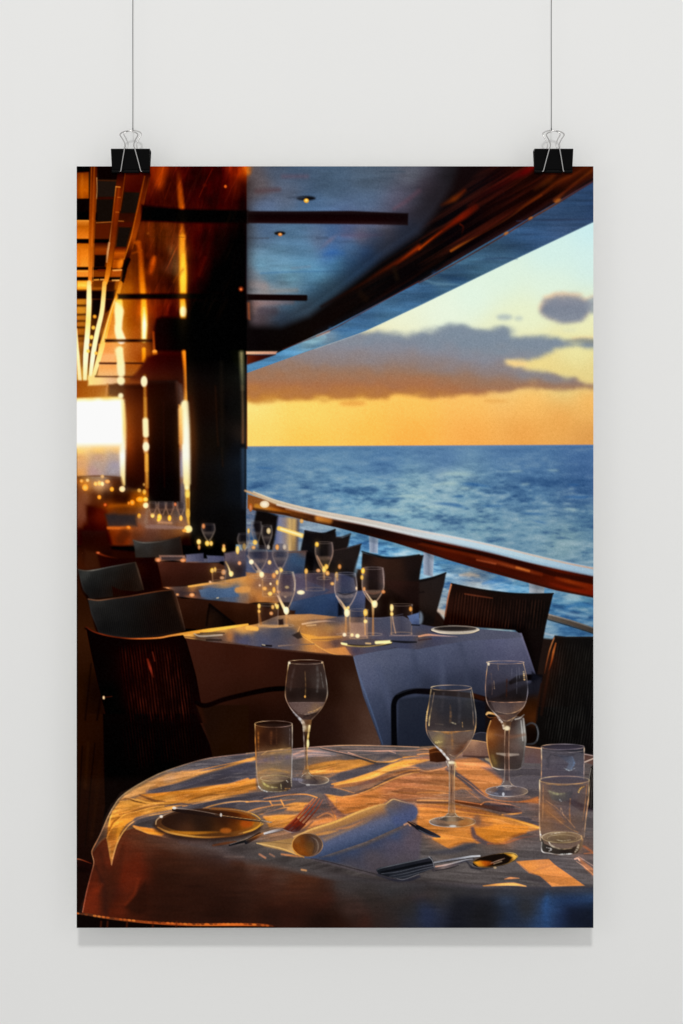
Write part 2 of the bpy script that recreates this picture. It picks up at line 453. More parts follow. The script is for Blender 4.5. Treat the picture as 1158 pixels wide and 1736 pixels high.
    V('''
S('A2', "500,950 760,805 900,715 1050,625 1160,545", [10,16,22,28,34], '140704 1c0904 300e04 541604 6a1a04', f=9, a=.9)
S('A2', "1000,670 1100,590 1160,550", [6,12,16], '401004 8a2a04 983006', f=6, a=.8)
S('A3', "0,540 90,470 200,390 300,320 370,270", [14,20,26,44,40], '8a2c05 5c1804 6c1803 7c1703 4a0e04', f=8, a=.85)
S('A3', "0,545 60,495 150,425", [6,10,6], 'c04a0a a03204 701c04', f=4, a=.8)
S('A3', "150,255 230,215 300,160", [10,34,14], '3a1408 6e2a06 601c06', f=9, a=.85)
S('A3', "270,380 290,400 280,450", [10,8,6], '5a1404 3a0a04 140604', f=4, a=.8)
S('A3', "620,70 690,40 760,-10", [30,44,44], '3a0606 5c0404 780a04', f=10, a=.9)
S('A3', "330,260 420,190 560,110 640,60", [20,26,30,30], '3c0c06 2c0806 3a0806 4a0a06', f=12, a=.7)
S('A3', "210,555 260,525 340,480 470,410 600,330 700,255 800,190", [16,16,8,6,8,12,12], '9a4a10 803c0c 401204 3a1404 481c0a 5c2206 642606', f=4, a=.85)
S('A3', "640,290 720,235 820,170 900,110 1000,60 1100,10 1150,-20", [8,14,16,26,22,20,20], '401606 541c05 642206 5a1e05 642408 4c1805 501604', f=8, a=.8)
S('A3', "760,150 850,90 880,60", [16,40,26], '4a1a06 5c2406 5a2006', f=10, a=.6)
S('A3', "890,225 960,165 1030,105 1145,20", [26,16,14,14], '7a3410 501a08 622608 702e0a', f=6, a=.75)
S('A3', "0,765 150,685 330,585 560,450 730,345 910,240 1050,155 1150,95", [5,6,6,8,8,10,6,6], '5a2a20 6a2a14 4a1a14 5c2410 5e2410 6e300e 4e2014 401414', f=3.5, a=.9)
E('A3', 570, 440, 16, 8, 'b8641c', f=4, a=.9, rot=-30)
E('A3', 730, 342, 16, 8, 'b06020', f=4, a=.9, rot=-30)
E('A3', 908, 226, 22, 10, 'a0581c', f=5, a=.9, rot=-30)
S('A3', "940,215 1150,90", 4, '501c14', f=4, a=.7)
S('A2', "990,690 1010,760", 30, '1c1008', f=8, a=.6)
S('A2', "760,860 800,900", 40, '180c06', f=8, a=.6)
S('A2', "240,1240 560,1110 760,1000 1158,780", 6, '5a2a24', f=3.5, a=.75)
''')
    cs = noise((PH, PW), 90, 9, 4, 24)
    hi = np.interp(X, [415, 478, 558, 710, 1010], [618, 594, 558, 479, 304]); lo = np.interp(X, [415, 520, 620, 710, 860, 1010], [634, 596, 561, 519, 446, 375])
    k = (np.clip((Y - hi) / 3, 0, 1) * np.clip((lo - Y) / 3, 0, 1))[..., None]
    g = IMG.mean(2, keepdims=True)
    IMG[:] = np.clip(IMG + ((g + (IMG - g) * .82) * (.97 + .09 * cs[..., None]) - IMG) * k, 0, 1)
    S('O', "533,592.5 620,561.5 710,518.5 860,446 1010,374.5", 1.2, 'a9c4cc', f=2.5, a=.5)
def art_interior():
    # ---- base of the warm interior on the left
    base = Mesh('O', "140,290,120806 160,300,2a2220 180,300,2a2422 215,300,4a1c08 235,300,4a1e08 270,300,8a3c0c 290,310,3a1c0e 310,300,4a1a08 330,310,2e1008 350,300,300e08 380,300,3a1008 400,290,6a260a 410,315,6a280c 416,290,c2641a 405,345,28120c 360,340,2a0e06 320,340,3c1808 280,340,3e1c0c 250,340,4a1c08 225,345,2a1a14 265,395,54300f 250,420,4a260e 280,400,5e3a16 295,410,6a451e 320,395,40160a 340,410,2c0c06 380,400,240c08 410,400,160c0a 405,450,0b0707 370,470,0c0505 350,440,280c06 330,460,330f06 290,450,6a5030 280,440,402210 262,440,54280e 235,450,5c320e 225,470,7a4812 255,480,45200c 280,480,3a1a0c 300,480,4a2a10 330,500,280a04 350,500,140606 220,490,a05c14 235,490,84430e 270,495,4a220a 210,520,b4700e 225,530,9a520c 225,560,a4601c 225,545,94500e 235,530,8a4a0c 256,530,74380a 256,560,642c08 270,530,4a1a06 300,515,5a2006 290,530,3c1206 330,530,0c0404 370,540,0a0505 410,540,0a0707 190,550,d08a38 185,570,e0a050 180,560,c8802c 195,590,e2a565 225,590,a86428 180,620,f0b87a 195,625,e6a868 225,620,b0702c 240,610,8a4210 160,640,fac878 185,648,f2b878 150,655,8a3a08 170,662,80340a 190,662,6a2806 215,640,843a0c 225,640,6a2408 250,630,4a1406 280,610,380e04 300,620,300c04 290,640,2e0c05 270,570,140606 300,570,0a0404 400,570,0a0505")
    P('O', "120,270 418,270 418,760 120,760", base, f=5)
    X, Y = np.meshgrid(np.arange(PW) + PX, np.arange(PH) + PY)
    # scuffs on the copper cladding
    n = noise((PH, PW), 9, 60, 4, 31); n2 = noise((PH, PW), 30, 40, 4, 32)
    m = np.clip((X - 215) / 25, 0, 1) * np.clip((418 - X) / 4, 0, 1) * np.clip((560 - Y) / 30, 0, 1)
    IMG[:] = np.clip(IMG * (1 + ((.10 * n + .16 * n2) * m)[..., None]), 0, 1)
    gch = IMG[:, :, 1]; gm = np.clip((X - 222) / 20, 0, 1) * np.clip((419 - X) / 2, 0, 1) * np.clip((600 - Y) / 40, 0, 1)
    IMG[:, :, 1] = gch * (1 - .14 * gm)
    V('''
# left stack of ceiling panels
P('A1', "0,0 90,0 88,40 0,44", '0d0504', f=3)
P('A1', "0,44 84,40 84,222 0,222", Lin('A1', (0,44), (0,222), "7a4212 a8661c b87018 9a5a14"), f=4)
S('A1', "14,60 12,210", 14, '6a3a10', f=6, a=.4)
S('A1', "40,60 38,215", 12, 'c88424', f=6, a=.4)
P('A1', "0,222 90,220 90,318 0,318", '1a1412', f=3)
P('A1', "0,316 240,312 250,366 0,366", '0a0403', f=4)
P('A1', "0,366 90,366 90,494 0,494", Lin('A1', (0,366), (0,494), "d8a048 b0701c d0882a e09a3a"), f=3)
S('A1', "0,368 86,370", 5, 'f0c060', f=2, a=.8)
P('A1', "0,494 232,494 230,522 0,522", '120705', f=4)
P('A1', "0,524 90,524 88,684 0,684", Lin('A1', (0,524), (0,684), "b8761c dc9530 eaa43c f0b04c"), f=3)
S('A1', "20,530 20,680", 10, 'c07c20', f=7, a=.5)
P('A1', "0,684 330,684 330,700 0,704", '0c0403', f=4)
P('A1', "0,704 86,704 84,752 0,752", 'e8a748', f=4)
S('A1', "0,712 84,712", 8, 'ffd068', f=3, a=.7)
P('A1', "0,752 330,750 318,772 0,774", '0c0403', f=4)
P('A1', "4,776 78,776 74,838 4,838", Lin('A1', (0,776), (0,838), "f8c048 ffd860 d09028"), f=5)
P('A1', "0,842 262,840 256,904 0,902", '180a05', f=6)
P('A1', "0,900 252,900 240,1010 190,1120 160,1200 0,1200", Mesh('A1', "40,920,c08428 40,980,d09a34 30,1050,b07428 40,1100,a0621c 130,950,1a0e08 130,1000,1c0e08 140,1060,2a140a 120,1120,241008 130,1180,2a140a 220,920,2a1006 210,1000,7a4018 200,1060,8a5020 180,1120,a06a2c"), f=5)
P('A1', "0,1190 150,1190 150,1480 0,1480", Mesh('A1', "30,1200,b0742c 100,1200,2a160a 100,1260,3a2010 20,1300,c89040 70,1300,3a2010 100,1320,4a2810 30,1400,d09838 100,1380,604010 60,1450,c07c28"), f=5)
S('A1', "0,944 80,944", 14, '2a1408', f=5, a=.8)
S('A1', "0,1006 70,1004", 12, '2a1408', f=5, a=.8)
S('A1', "0,1048 60,1048", 12, '321808', f=5, a=.8)
S('A1', "0,1092 60,1092", 14, '2a1408', f=5, a=.8)
S('A1', "0,1150 60,1150", 14, '2a1408', f=5, a=.8)
# dark squares between the tubes
P('A1', "140,0 300,0 280,92 150,92", '1c1614', f=5)
P('A1', "145,92 272,92 262,208 145,208", '2c2826', f=3)
S('A1', "145,96 270,100", 6, '5a3418', f=3, a=.8)
S('A1', "142,218 262,216", 12, '3c1c0c', f=4)
P('A1', "140,228 250,226 238,374 138,374", '24201e', f=3)
P('A1', "325,176 432,178 404,318 300,318", '26221f', f=4)
P('A1', "330,60 470,60 440,176 325,172", Lin('A1', (330,60), (450,170), "5c2608 4a1c08 3c1408"), f=5)
S('A1', "135,384 240,378", 6, 'c08a4c', f=2.5, a=.8)
S('A1', "285,372 318,374", 7, 'c08a4c', f=3, a=.8)
P('A1', "130,390 232,388 218,486 126,486", '5a2c0c', f=4)
P('A1', "286,412 372,414 336,548 268,548", '262220', f=4)
P('A1', "280,378 395,380 385,414 284,410", '4c2208', f=4)
P('A1', "126,520 218,522 205,604 122,604", Lin('A1', (126,520), (126,604), "3c1c0c 8a4c16 7a3c10"), f=4)
P('A1', "262,548 345,550 322,630 246,630", Lin('A1', (0,548), (0,630), "4c1c06 b86a1c 8c4a12"), f=4)
P('A1', "125,602 205,602 192,684 120,684", '1e1612', f=4)
P('A1', "250,632 316,634 300,694 240,694", 'a86018', f=5)
E('A1', 300, 660, 20, 34, 'f0a030', f=8, a=.8, rot=20)
S('A1', "150,705 190,705", 14, '6a3008', f=4)
P('A1', "240,700 316,702 300,748 232,748", 'a86020', f=5)
S('A1', "250,706 316,702", 9, 'ffd890', f=3, a=.9)
P('A1', "116,772 190,772 180,820 112,820", '6a3a10', f=5)
S('A1', "122,770 150,768", 10, 'f0c060', f=3, a=.9)
S('A1', "165,768 188,768", 10, 'f8d080', f=3, a=.9)
S('A1', "245,774 305,772", 10, 'ffdc90', f=3, a=.9)
P('A1', "205,780 262,780 258,845 200,845", '3a1c0c', f=6)
P('A1', "112,905 172,905 150,1010 108,1010", '140a06', f=5)
P('A1', "200,905 250,905 232,965 200,990", '200c06', f=5)
# tubes : dull upper part, glowing lower part
S('A1', "118,-10 112,200 104,400 99,560 95,700 92,790", [46,44,38,32,28,26], '4a2008 7a3e12 8a4a14 a86018 c07c28 e8a040', f=3)
S('A1', "103,-10 97,200 91,400 88,560 85,700", 5, 'a86a2c 9a5c24 8a4c18 b87828 e0a040', f=2.5, a=.8)
S('A1', "122,-10 116,200 108,400 103,540", 9, 'b07030 a86428 b87028 d08a34', f=3, a=.6)
S('A1', "138,80 140,160 136,220", 5, 'e0c090', f=2.5, a=.8)
S('A1', "134,220 126,400 118,560 112,780", 4, '9a6028 8a5020 c07c34 f0b860', f=2.5, a=.8)
S('A1', "306,40 290,150 270,300 250,450 232,600 210,740 196,790", [52,50,46,42,36,32,28], '2c1208 6a320e 7a3c10 6a3410 7c420e b06e1c f0b040', f=3)
S('A1', "330,50 315,170 296,300", 5, '8a5020 9a5c28 8a4a18', f=2.5, a=.8)
S('A1', "268,140 250,300 232,450 218,560 206,650", 5, 'e0a850 a06028 8a5a30 cfae80 dfc8a0', f=2.5, a=.85)
S('A1', "222,520 210,590 204,650", [14,12,8], 'd8bf98 e8d8b8 b88a58', f=3, a=.7)
S('A1', "288,150 275,270 258,420 240,560 222,700", 12, '9a4c18 8a4414 74380e 8a4810 c07c20', f=4, a=.7)
S('A1', "270,140 295,142", 7, 'f0b860', f=2.5, a=.8)
S('A1', "280,212 296,212", 6, 'c88040', f=2.5, a=.7)
S('A1', "268,312 286,312", 6, 'c88040', f=2.5, a=.7)
S('A1', "480,60 452,180 420,330 388,470 360,560 335,650 316,740 300,790", [44,44,40,36,34,30,28,26], '3a1808 5c2a0c 6a300e 7a3c10 9a5418 4c2408 1c0c06 a06420', f=3)
S('A1', "462,70 436,190 402,340 372,470 346,560 322,630", 7, '8a4c1c a05c20 a86420 b87428 d89038 c88434', f=3, a=.85)
S('A1', "492,80 466,200 436,340 406,470 378,560", 4, '6a3814 7a4420 8a4c24 7a3c18 a05c20', f=2.5, a=.7)
S('A1', "352,634 330,690", [28,24], '180805', f=4)
S('A1', "330,705 312,780", [22,20], '180805', f=4)
S('A1', "86,788 86,870 84,980 76,1120 64,1280 58,1450", [28,34,34,34,36,24], 'ffe9a0 fff6cc ffe890 fffae0 fff8dc ffe8a0', f=3)
S('A1', "190,790 182,900 170,1000 142,1120 114,1270 92,1450", [28,30,30,32,32,22], 'f0b850 ffe9a8 fff2c0 fff6cc fffae4 ffe8a0', f=3)
S('A1', "300,790 280,870 252,940 222,1040 190,1160 158,1280 108,1450", [24,26,26,28,32,34,24], 'c07c20 e0982c e0a030 f0b84c ffd880 ffe8a8 ffd880', f=3)
S('A1', "262,900 235,980 205,1080 180,1180", 5, 'ffe0a0', f=2.5, a=.8)
S('A1', "0,1100 10,1280 24,1450", [10,22,24], 'ffe8b0 fff4cc ffe0a0', f=3)
E('A1', 124, 1018, 12, 12, 'e8a838', f=4)
E('A1', 115, 1093, 13, 13, 'f8c850', f=4)
E('A1', 102, 1158, 14, 14, 'ffd868', f=4)
E('A1', 95, 1210, 10, 10, 'd09838', f=4)
E('A1', 80, 1252, 11, 11, 'f8d060', f=4)
E('A1', 134, 1266, 11, 11, 'f0c050', f=4)
# streak highlights on the cladding
S('A1', "690,40 700,150 712,285", [20,34,38], '5a2408 a85410 c46a10', f=7, a=.8)
S('A1', "712,400 718,480", [24,34], '8a4c14 d08820', f=8, a=.9)
S('A1', "715,480 716,560 720,640 722,740 722,862", [36,42,46,50,46], 'd89420 e0a02c ffb428 ffc634 f0a828', f=7)
S('A1', "720,600 722,700 722,840", [18,28,26], 'ffc83c ffdc50 ffd048', f=5, a=.7)
S('A1', "420,520 432,600 440,720 450,855", [30,30,34,40], 'a8540e a8580c d07c14 f09c20', f=7, a=.9)
S('A1', "455,900 458,1000 460,1080 457,1176", [34,42,42,34], 'f0a828 ffc83c ffe890 ffe070', f=6)
S('A1', "458,960 460,1060 458,1160", [10,20,18], 'ffe070 ffffff ffff e0'.replace('ffff e0','ffffe0'), f=5)
S('A1', "718,905 722,960 722,1035", [38,44,40], 'e89c24 ffd860 f8b838', f=6)
E('A1', 722, 985, 20, 34, 'fff6c8', f=6)
S('A1', "290,905 286,980 288,1060 284,1110 304,1176", [40,60,44,46,54], 'ffd050 fff0b0 fff6cc fffae8 ffffff', f=6)
P('A1', "262,920 312,960 318,1000 300,1060 306,1110 326,1172 280,1176 262,1100 268,1000", 'fff2c0', f=7, a=.8, sm=1)
E('A1', 570, 70, 30, 80, 'a0480c', f=16, a=.8, rot=8)
E('A1', 515, 670, 18, 60, 'a84c10', f=9, a=.9, rot=14)
E('A1', 520, 640, 12, 30, 'c8641c', f=8, a=.6, rot=14)
S('A1', "830,740 850,680 870,620", 18, '5a1e08', f=8, a=.7)
S('A1', "800,760 850,640 900,500 940,380", 22, '401206', f=12, a=.5)
S('A1', "660,780 720,700", 16, '6a3a10', f=9, a=.5)
S('A1', "640,560 660,620 672,720", 40, '6a5634', f=14, a=.45)
S('A1', "830,210 880,100 920,20", 5, '7a3010', f=3, a=.6)
S('A1', "600,220 640,110", 6, '6a2a0c', f=4, a=.5)
S('A1', "470,480 600,478 740,482", 4, '4c2c14', f=3, a=.5)
E('A1', 1008, 138, 9, 10, 'd06a28', f=3)
E('A1', 485, 455, 9, 9, '8a5020', f=4, a=.7)
E('A1', 870, 130, 14, 10, '5a2008', f=5, a=.7)
S('A1', "1070,200 1120,100 1158,10", [40,60,50], '4a1808 6a260a b0540f', f=14, a=.7)
S('A1', "1140,-10 1158,40", 36, 'd06e18', f=10, a=.8)
E('A1', 410, 518, 22, 12, 'a85c18', f=6, a=.8)
S('A1', "380,590 440,570", 10, '9a5414', f=5, a=.7)
# bars crossing
P('A1', "440,262 720,292 1160,300 1160,388 720,382 440,370", Lin('A1', (0,270), (0,385), "1c0804 100303 0d0202 180604"), f=7)
P('A1', "280,866 760,862 1160,872 1160,904 760,898 280,900", '120402', f=6)
P('A1', "195,1172 520,1172 520,1190 195,1190", '1c0a06', f=5)
# right dark flank of the cladding
P('A1', "1110,120 1165,120 1165,1280 1080,1280 1075,900 820,880 870,760 960,590 1060,420", Mesh('A1', "1120,200,22120e 1120,400,18100e 1100,600,0e0908 950,800,0b0606 1100,820,0c0808 1100,1000,0b0708"), f=40, a=.8)
P('A1', "770,905 1165,905 1165,1280 740,1280 760,1000", '0a0505', f=26, a=.9)
E('A1', 1113, 832, 15, 15, '8a4428', f=6)
E('A1', 1113, 834, 7, 7, 'd87c48', f=3)
S('A1', "1146,300 1150,700 1146,1030", 12, '1c2026 222a32 2a2020', f=8, a=.5)
S('A2', "6,930 10,1035", 14, 'b0562c', f=6, a=.7)
# bracket head on top of the column
P('A1', "540,1035 580,1018 760,1030 1160,1040 1160,1252 530,1250 528,1090", Mesh('A1', "560,1050,1c0a08 560,1200,200a06 700,1100,0d0505 900,1100,0b0405 1100,1100,090505 700,1230,100505 1100,1230,0a0606"), f=9)
S('A1', "520,1125 526,1240", 14, '8a3c18 a05420', f=5)
E('A1', 530, 1255, 16, 13, 'f0a848', f=4)
''')
    # ---- window wall, pillars (tile B1)
    V('''
P('B1', "0,180 320,180 330,300 0,305", Mesh('B1', "40,215,8a3c08 40,270,943f06 150,250,8e3a06 200,215,9a4a10 190,280,a0500e 260,250,2a0a05 300,250,2c0b05"), f=5)
P('B1', "80,150 300,165 300,195 240,208 80,215", Lin('B1', (90,0), (300,0), "ffd880 ffcc80 e8b080 d09868"), f=6)
S('B1', "160,64 450,66", 12, '2a0c06', f=5)
S('B1', "130,153 420,156", 9, '3a1406', f=5)
P('B1', "160,80 275,80 275,146 140,146", Lin('B1', (0,80), (0,146), "e8a058 f0b070"), f=5)
P('B1', "180,0 260,0 260,52 170,52", 'e8b078', f=6)
P('B1', "330,70 440,74 440,100 380,148 330,146", '9c5418', f=7)
P('B1', "220,210 470,205 470,285 220,280", '280a05', f=8)
S('B1', "210,205 200,290", 9, 'c07038', f=5, a=.8)
S('B1', "296,-30 298,52", 40, 'fff0b8', f=6)
S('B1', "298,80 302,130", 44, 'fff2c0', f=7)
S('B1', "300,175 302,190", 42, 'fff0c0', f=7)
S('B1', "456,-30 457,46", 26, 'f0a020 d88818', f=5)
E('B1', 532, 0, 16, 8, 'd07c20', f=5)
# sunlit opening
P('B1', "0,300 300,290 318,330 326,500 326,880 0,880", Mesh('B1', "20,310,ffe68a 100,306,ffd870 200,300,ffc040 290,300,ffd468 20,360,ffffff 150,350,ffffe8 280,360,fff4c0 20,500,ffffff 280,500,ffffff 20,610,ffffff 280,600,ffffff 20,650,ffd070 150,655,f0b85c 270,650,d0a070 20,700,e0a468 150,700,bc947c 260,690,a8948c 20,750,d8a070 150,750,b0988c 260,760,9890a0 20,800,e09a50 120,790,b08c8c 250,800,a098a0 250,830,806860", k=.5), f=6)
P('B1', "0,322 304,312 316,622 0,632", 'ffffff', f=15)
S('B1', "0,838 150,828 300,840", 10, '5a2c10', f=5, a=.9)
S('B1', "306,600 312,760 314,880", [36,34,22], 'ffffff fffbe8 ffd878', f=7)
P('B1', "306,300 320,330 330,480 332,700 330,910 300,905 320,700 318,480", 'ffdc80', f=6, a=.6)
''')
    IMG_w = box_of('B1', 0, 640, 300, 830)
    IMG[IMG_w] = np.clip(IMG[IMG_w] + .012 * RNG.standard_normal(IMG[IMG_w].shape[:2])[..., None].astype(np.float32), 0, 1)
    V('''
# first pillar
P('B1', "322,240 470,240 490,950 332,935 332,700", Mesh('B1', "340,280,3a0e05 400,260,2a0a05 345,450,5c2208 390,450,3c1205 440,450,340e05 350,600,6a2a08 400,600,3a1204 440,650,2c0c04 350,750,401404 440,760,2c0c05 360,900,200a05 440,900,220a05"), f=6)
glow('B1', 345, 590, 60, 150, 'a04c10', .45)
S('B1', "322,340 326,500 330,640", [8,12,8], 'f0a030 ffb838 f0a040', f=5, a=.8)
# second pillar and its bracket
P('B1', "480,20 560,0 735,10 735,200 690,230 690,190 480,190 370,170 400,140", Mesh('B1', "420,150,5a1c08 500,60,401006 560,30,300c06 650,60,2a0a05 600,150,380f05 700,150,2c0c06"), f=10)
P('B1', "480,180 680,180 700,240 700,1010 480,1010", Mesh('B1', "500,220,2c0c05 600,220,260f0b 650,220,22130f 690,230,3a2c28 500,450,2e0c04 600,450,1c0e0b 660,450,1e1210 690,500,18100f 500,700,240c06 600,700,140a08 660,700,16100e 500,900,1a0806 600,900,0c0606 660,900,0e0a0a 600,1000,0c0606"), f=6)
S('B1', "680,200 684,330 686,500", [22,16,8], '5a4a46 3c302c 241c1c', f=7, a=.8)
S('B1', "590,330 592,640 596,900", 6, '3a1c18', f=5, a=.5)
# thin post in front with hot reflections
S('B1', "462,150 466,450 472,700 476,960", [22,24,24,20], '7a4410 a0641c 8a4810 8a480e', f=5)
S('B1', "466,225 468,440", 14, 'b07428', f=4, a=.7)
E('B1', 458, 188, 18, 32, 'fff4d0', f=6)
S('B1', "467,455 470,545", 30, 'fff6c8', f=6)
S('B1', "470,590 471,660", 30, 'fff0b0', f=6)
E('B1', 471, 628, 18, 26, 'ffffe8', f=5)
S('B1', "474,690 475,790", 18, 'd8922c', f=6)
S('B1', "478,830 480,960", 12, '9a5c18', f=5)
# gap between second pillar and main column
P('B1', "690,345 745,330 762,480 768,760 770,880 765,1010 740,1170 700,1190 700,880", Mesh('B1', "705,370,ffcc70 705,450,f8bc68 705,560,e89a50 705,630,c07840 705,660,6a6c90 710,750,8a90b0 712,830,8c98b8 712,850,7a5038 740,900,504c54 720,1000,40383c 735,900,5a5058"), f=5)
P('B1', "690,200 715,210 735,340 705,350", '503c3a', f=8, a=.8)
S('B1', "728,-10 738,120 742,230 744,330", [30,26,26,34], 'e89428 d0781c c0661c e89c3c', f=6)
S('B1', "738,345 742,500 744,700 748,860", [44,46,44,40], 'ffeeb0 fffadc fffbe8 ffe8a0', f=6)
S('B1', "748,860 752,960 754,1100 754,1170", [36,30,22,30], 'ffe48c e0a030 d0902c ffc850', f=6)
E('B1', 748, 900, 15, 20, 'fff0b0', f=5)
E('B1', 752, 950, 15, 24, 'ffd860', f=5)
S('B1', "754,985 756,1040", 18, '9a6018', f=5)
E('B1', 755, 1080, 14, 30, 'e8b040', f=5)
# main column
P('B1', "742,-30 1148,-30 1150,300 1150,980 1152,1290 778,1290 772,1180 770,700 762,480 748,240", Mesh('B1', "770,50,120604 900,100,080404 1000,100,080605 1060,100,0a0a08 1110,60,12140f 1120,60,1c1f18 1138,60,0c0e0a 780,350,140603 860,350,100603 940,350,120804 1000,350,060505 1080,350,0a0a09 1120,350,12100d 790,600,180a04 950,600,120b05 1000,600,0a0807 1090,650,0a0c10 1120,560,241c16 1125,700,121a24 800,900,0c0604 950,900,0a0806 1100,900,0a0d12 1130,900,11171f 800,1150,060404 1000,1150,060505 1100,1150,090a0c 1000,1280,050404"), f=3.5)
S('B1', "1116,-4 1120,120 1124,240", [26,22,14], '88916c 70775a 4c4a34', f=9, a=.95)
S('B1', "1122,220 1126,400 1126,600", [14,14,12], '5a5038 7a5c3c 8a5a36', f=7, a=.8)
S('B1', "1126,650 1128,900 1130,1040", 20, '2c4056 223448 141c28', f=9, a=.9)
S('B1', "940,220 952,520 960,620", 8, '2a1408', f=6, a=.6)
S('B1', "985,640 990,760", 8, '241408', f=6, a=.6)
S('B1', "1149,-10 1152,330 1153,640", 5, '10141c 3a1408 5a200c', f=3, a=.9)
P('B2', "-10,-16 200,-16 190,4 -10,4", Lin('B2', (0,0), (200,0), "e8b890 d8a080 c89078"), f=3)
P('B2', "-4,8 190,6 100,40 -4,74", Lin('B2', (0,0), (140,0), "5a1c08 3a0c04 2a0a06"), f=4)
''')

    grade(shape_mask(lambda: P('B1', "475,170 690,170 700,1010 475,1010", 'ffffff', f=10)), mul=(.78, .66, .62), con=1.1, mid=.1)
    grade(shape_mask(lambda: P('B1', "765,-20 1150,-20 1150,1280 775,1280", 'ffffff', f=10)), mul=(1.0, .97, .98))
    X, Y = np.meshgrid(np.arange(PW) + PX, np.arange(PH) + PY)
    grade(np.clip((640 - Y) / 30, 0, 1) * np.clip((419 - X) / 2, 0, 1), con=1.25, mid=.30, sat=1.02, mul=(.95, .86, .80))
    grade(np.clip((486 - Y) / 14, 0, 1) * np.clip((262 - X) / 40, 0, 1), con=1.1, mid=.3, sat=1.0, mul=(.88, .80, .70))
    grade(np.clip((470 - Y) / 60, 0, 1) * np.clip((X - 235) / 30, 0, 1) * np.clip((419 - X) / 2, 0, 1), con=1.1, mid=.25, sat=.92, mul=(.94, .90, .86))
    sc1 = rnoise(50, 5, 3, 35, -66); sc2 = rnoise(40, 4.5, 3, 36, -78)
    lum = np.clip(IMG.mean(2) / .12, .25, 1.5)
    mk = np.clip((X - 232) / 20, 0, 1) * np.clip((415 - X) / 25, 0, 1) * np.clip((560 - Y) / 60, 0, 1) * lum
    IMG[:] = np.clip(IMG + ((np.clip(sc1 - .5, 0, 2) + .7 * np.clip(sc2 - .6, 0, 2)) * mk)[..., None] * np.array([.075, .03, .01], np.float32), 0, 1)
    glow('O', 175, 716, 70, 62, 'ff8a18', .22)
    glow('O', 185, 700, 30, 60, 'ffe0a0', .22)
    glow('O', 318, 760, 12, 90, 'ff9a30', .25)
    glow('O', 204, 560, 12, 60, 'ffb040', .35)
    glow('O', 245, 560, 10, 40, 'ffa030', .3)
    glow('O', 310, 470, 9, 60, 'ff9a20', .3)
    glow('O', 150, 600, 22, 60, 'ff9a20', .18)
    glow('O', 247, 735, 8, 40, 'ff9020', .25)
    grade(shape_mask(lambda: P('B1', "328,205 470,205 690,190 700,1000 490,1000 480,945 334,935", 'ffffff', f=8)), mul=(.80, .62, .52), con=1.15, mid=.15)
    V('''
E('B1', 458, 188, 16, 30, 'fff4d0', f=5)
S('B1', "467,455 470,545", 26, 'fff6c8', f=6)
E('B1', 471, 628, 16, 24, 'ffffe8', f=5)
S('B1', "462,225 466,440", 12, 'a86c24', f=5, a=.8)
S('B1', "474,690 475,790", 16, 'e09830', f=5)
''')
    P('B1', "0,330 302,322 312,618 0,626", 'ffffff', f=12)
    P('B1', "0,615 306,612 306,660 0,664", 'ffd080', f=14, a=.6)
    V('''
S('B1', "735,340 742,500 746,700 750,870", [50,54,54,46], 'fff0b8 fffbe0 fffbe8 ffe8a0', f=7)
S('B1', "705,380 708,520 708,600", [26,26,22], 'ffd080 f8b860 e09848', f=9, a=.8)
E('B1', 755, 1186, 27, 26, 'fff2b8', f=5)
S('B1', "314,320 324,480 322,640 316,880", [22,26,26,22], 'fff0b0 ffe090 ffffff ffe090', f=8, a=.8)
S('B1', "770,300 790,600 790,900", [20,34,30], '2a0e06 2c1006 1a0905', f=14, a=.8)
S('B1', "980,60 985,400 990,700", [10,14,10], '14100c 1c120a 10100f', f=12, a=.8)
''')
    glow('B1', 740, 560, 60, 190, 'ff9020', .22)
    glow('B1', 200, 420, 230, 190, 'ff9018', .20)
    V('''
S('B1', "466,300 468,440", 16, 'c8842c d89838', f=6, a=.8)
S('B1', "467,450 470,550", 34, 'fff0b8', f=7)
E('B1', 471, 628, 20, 30, 'fff4c8', f=6)
S('B1', "475,680 477,800 478,900", 20, 'f0b048 e09c38 a86820', f=6)
E('B1', 458, 188, 19, 34, 'fff0c0', f=6)
S('B1', "303,75 304,130", 44, 'fff0b8', f=8)
E('B1', 302, 182, 24, 20, 'fff0b8', f=6)
E('B1', 300, 284, 17, 18, 'fff0c0', f=5)
S('B1', "284,-20 300,60", 44, 'fff0b0', f=8)
''')
def blob(t, pts, f=3.4, base='f0a838', k=.86):
    """out-of-focus points of light: x,y,rx,ry[,colour]"""
    for q in pts.split():
        v = q.split(',')
        x, y, rx, ry = [float(u) for u in v[:4]]
        c = v[4] if len(v) > 4 else base
        glow(t, x, y, rx * 1.8, ry * 1.8, c, .13 * k)
        E(t, x, y, rx * .92, ry * .92, c, f=f * .85, a=.95 * k)
        h = hexc(c); h = h + (1 - h) * .35
        E(t, x, y, rx * .5, ry * .5, ''.join('%02x' % int(u * 255) for u in h), f=f * .9, a=.7 * k)


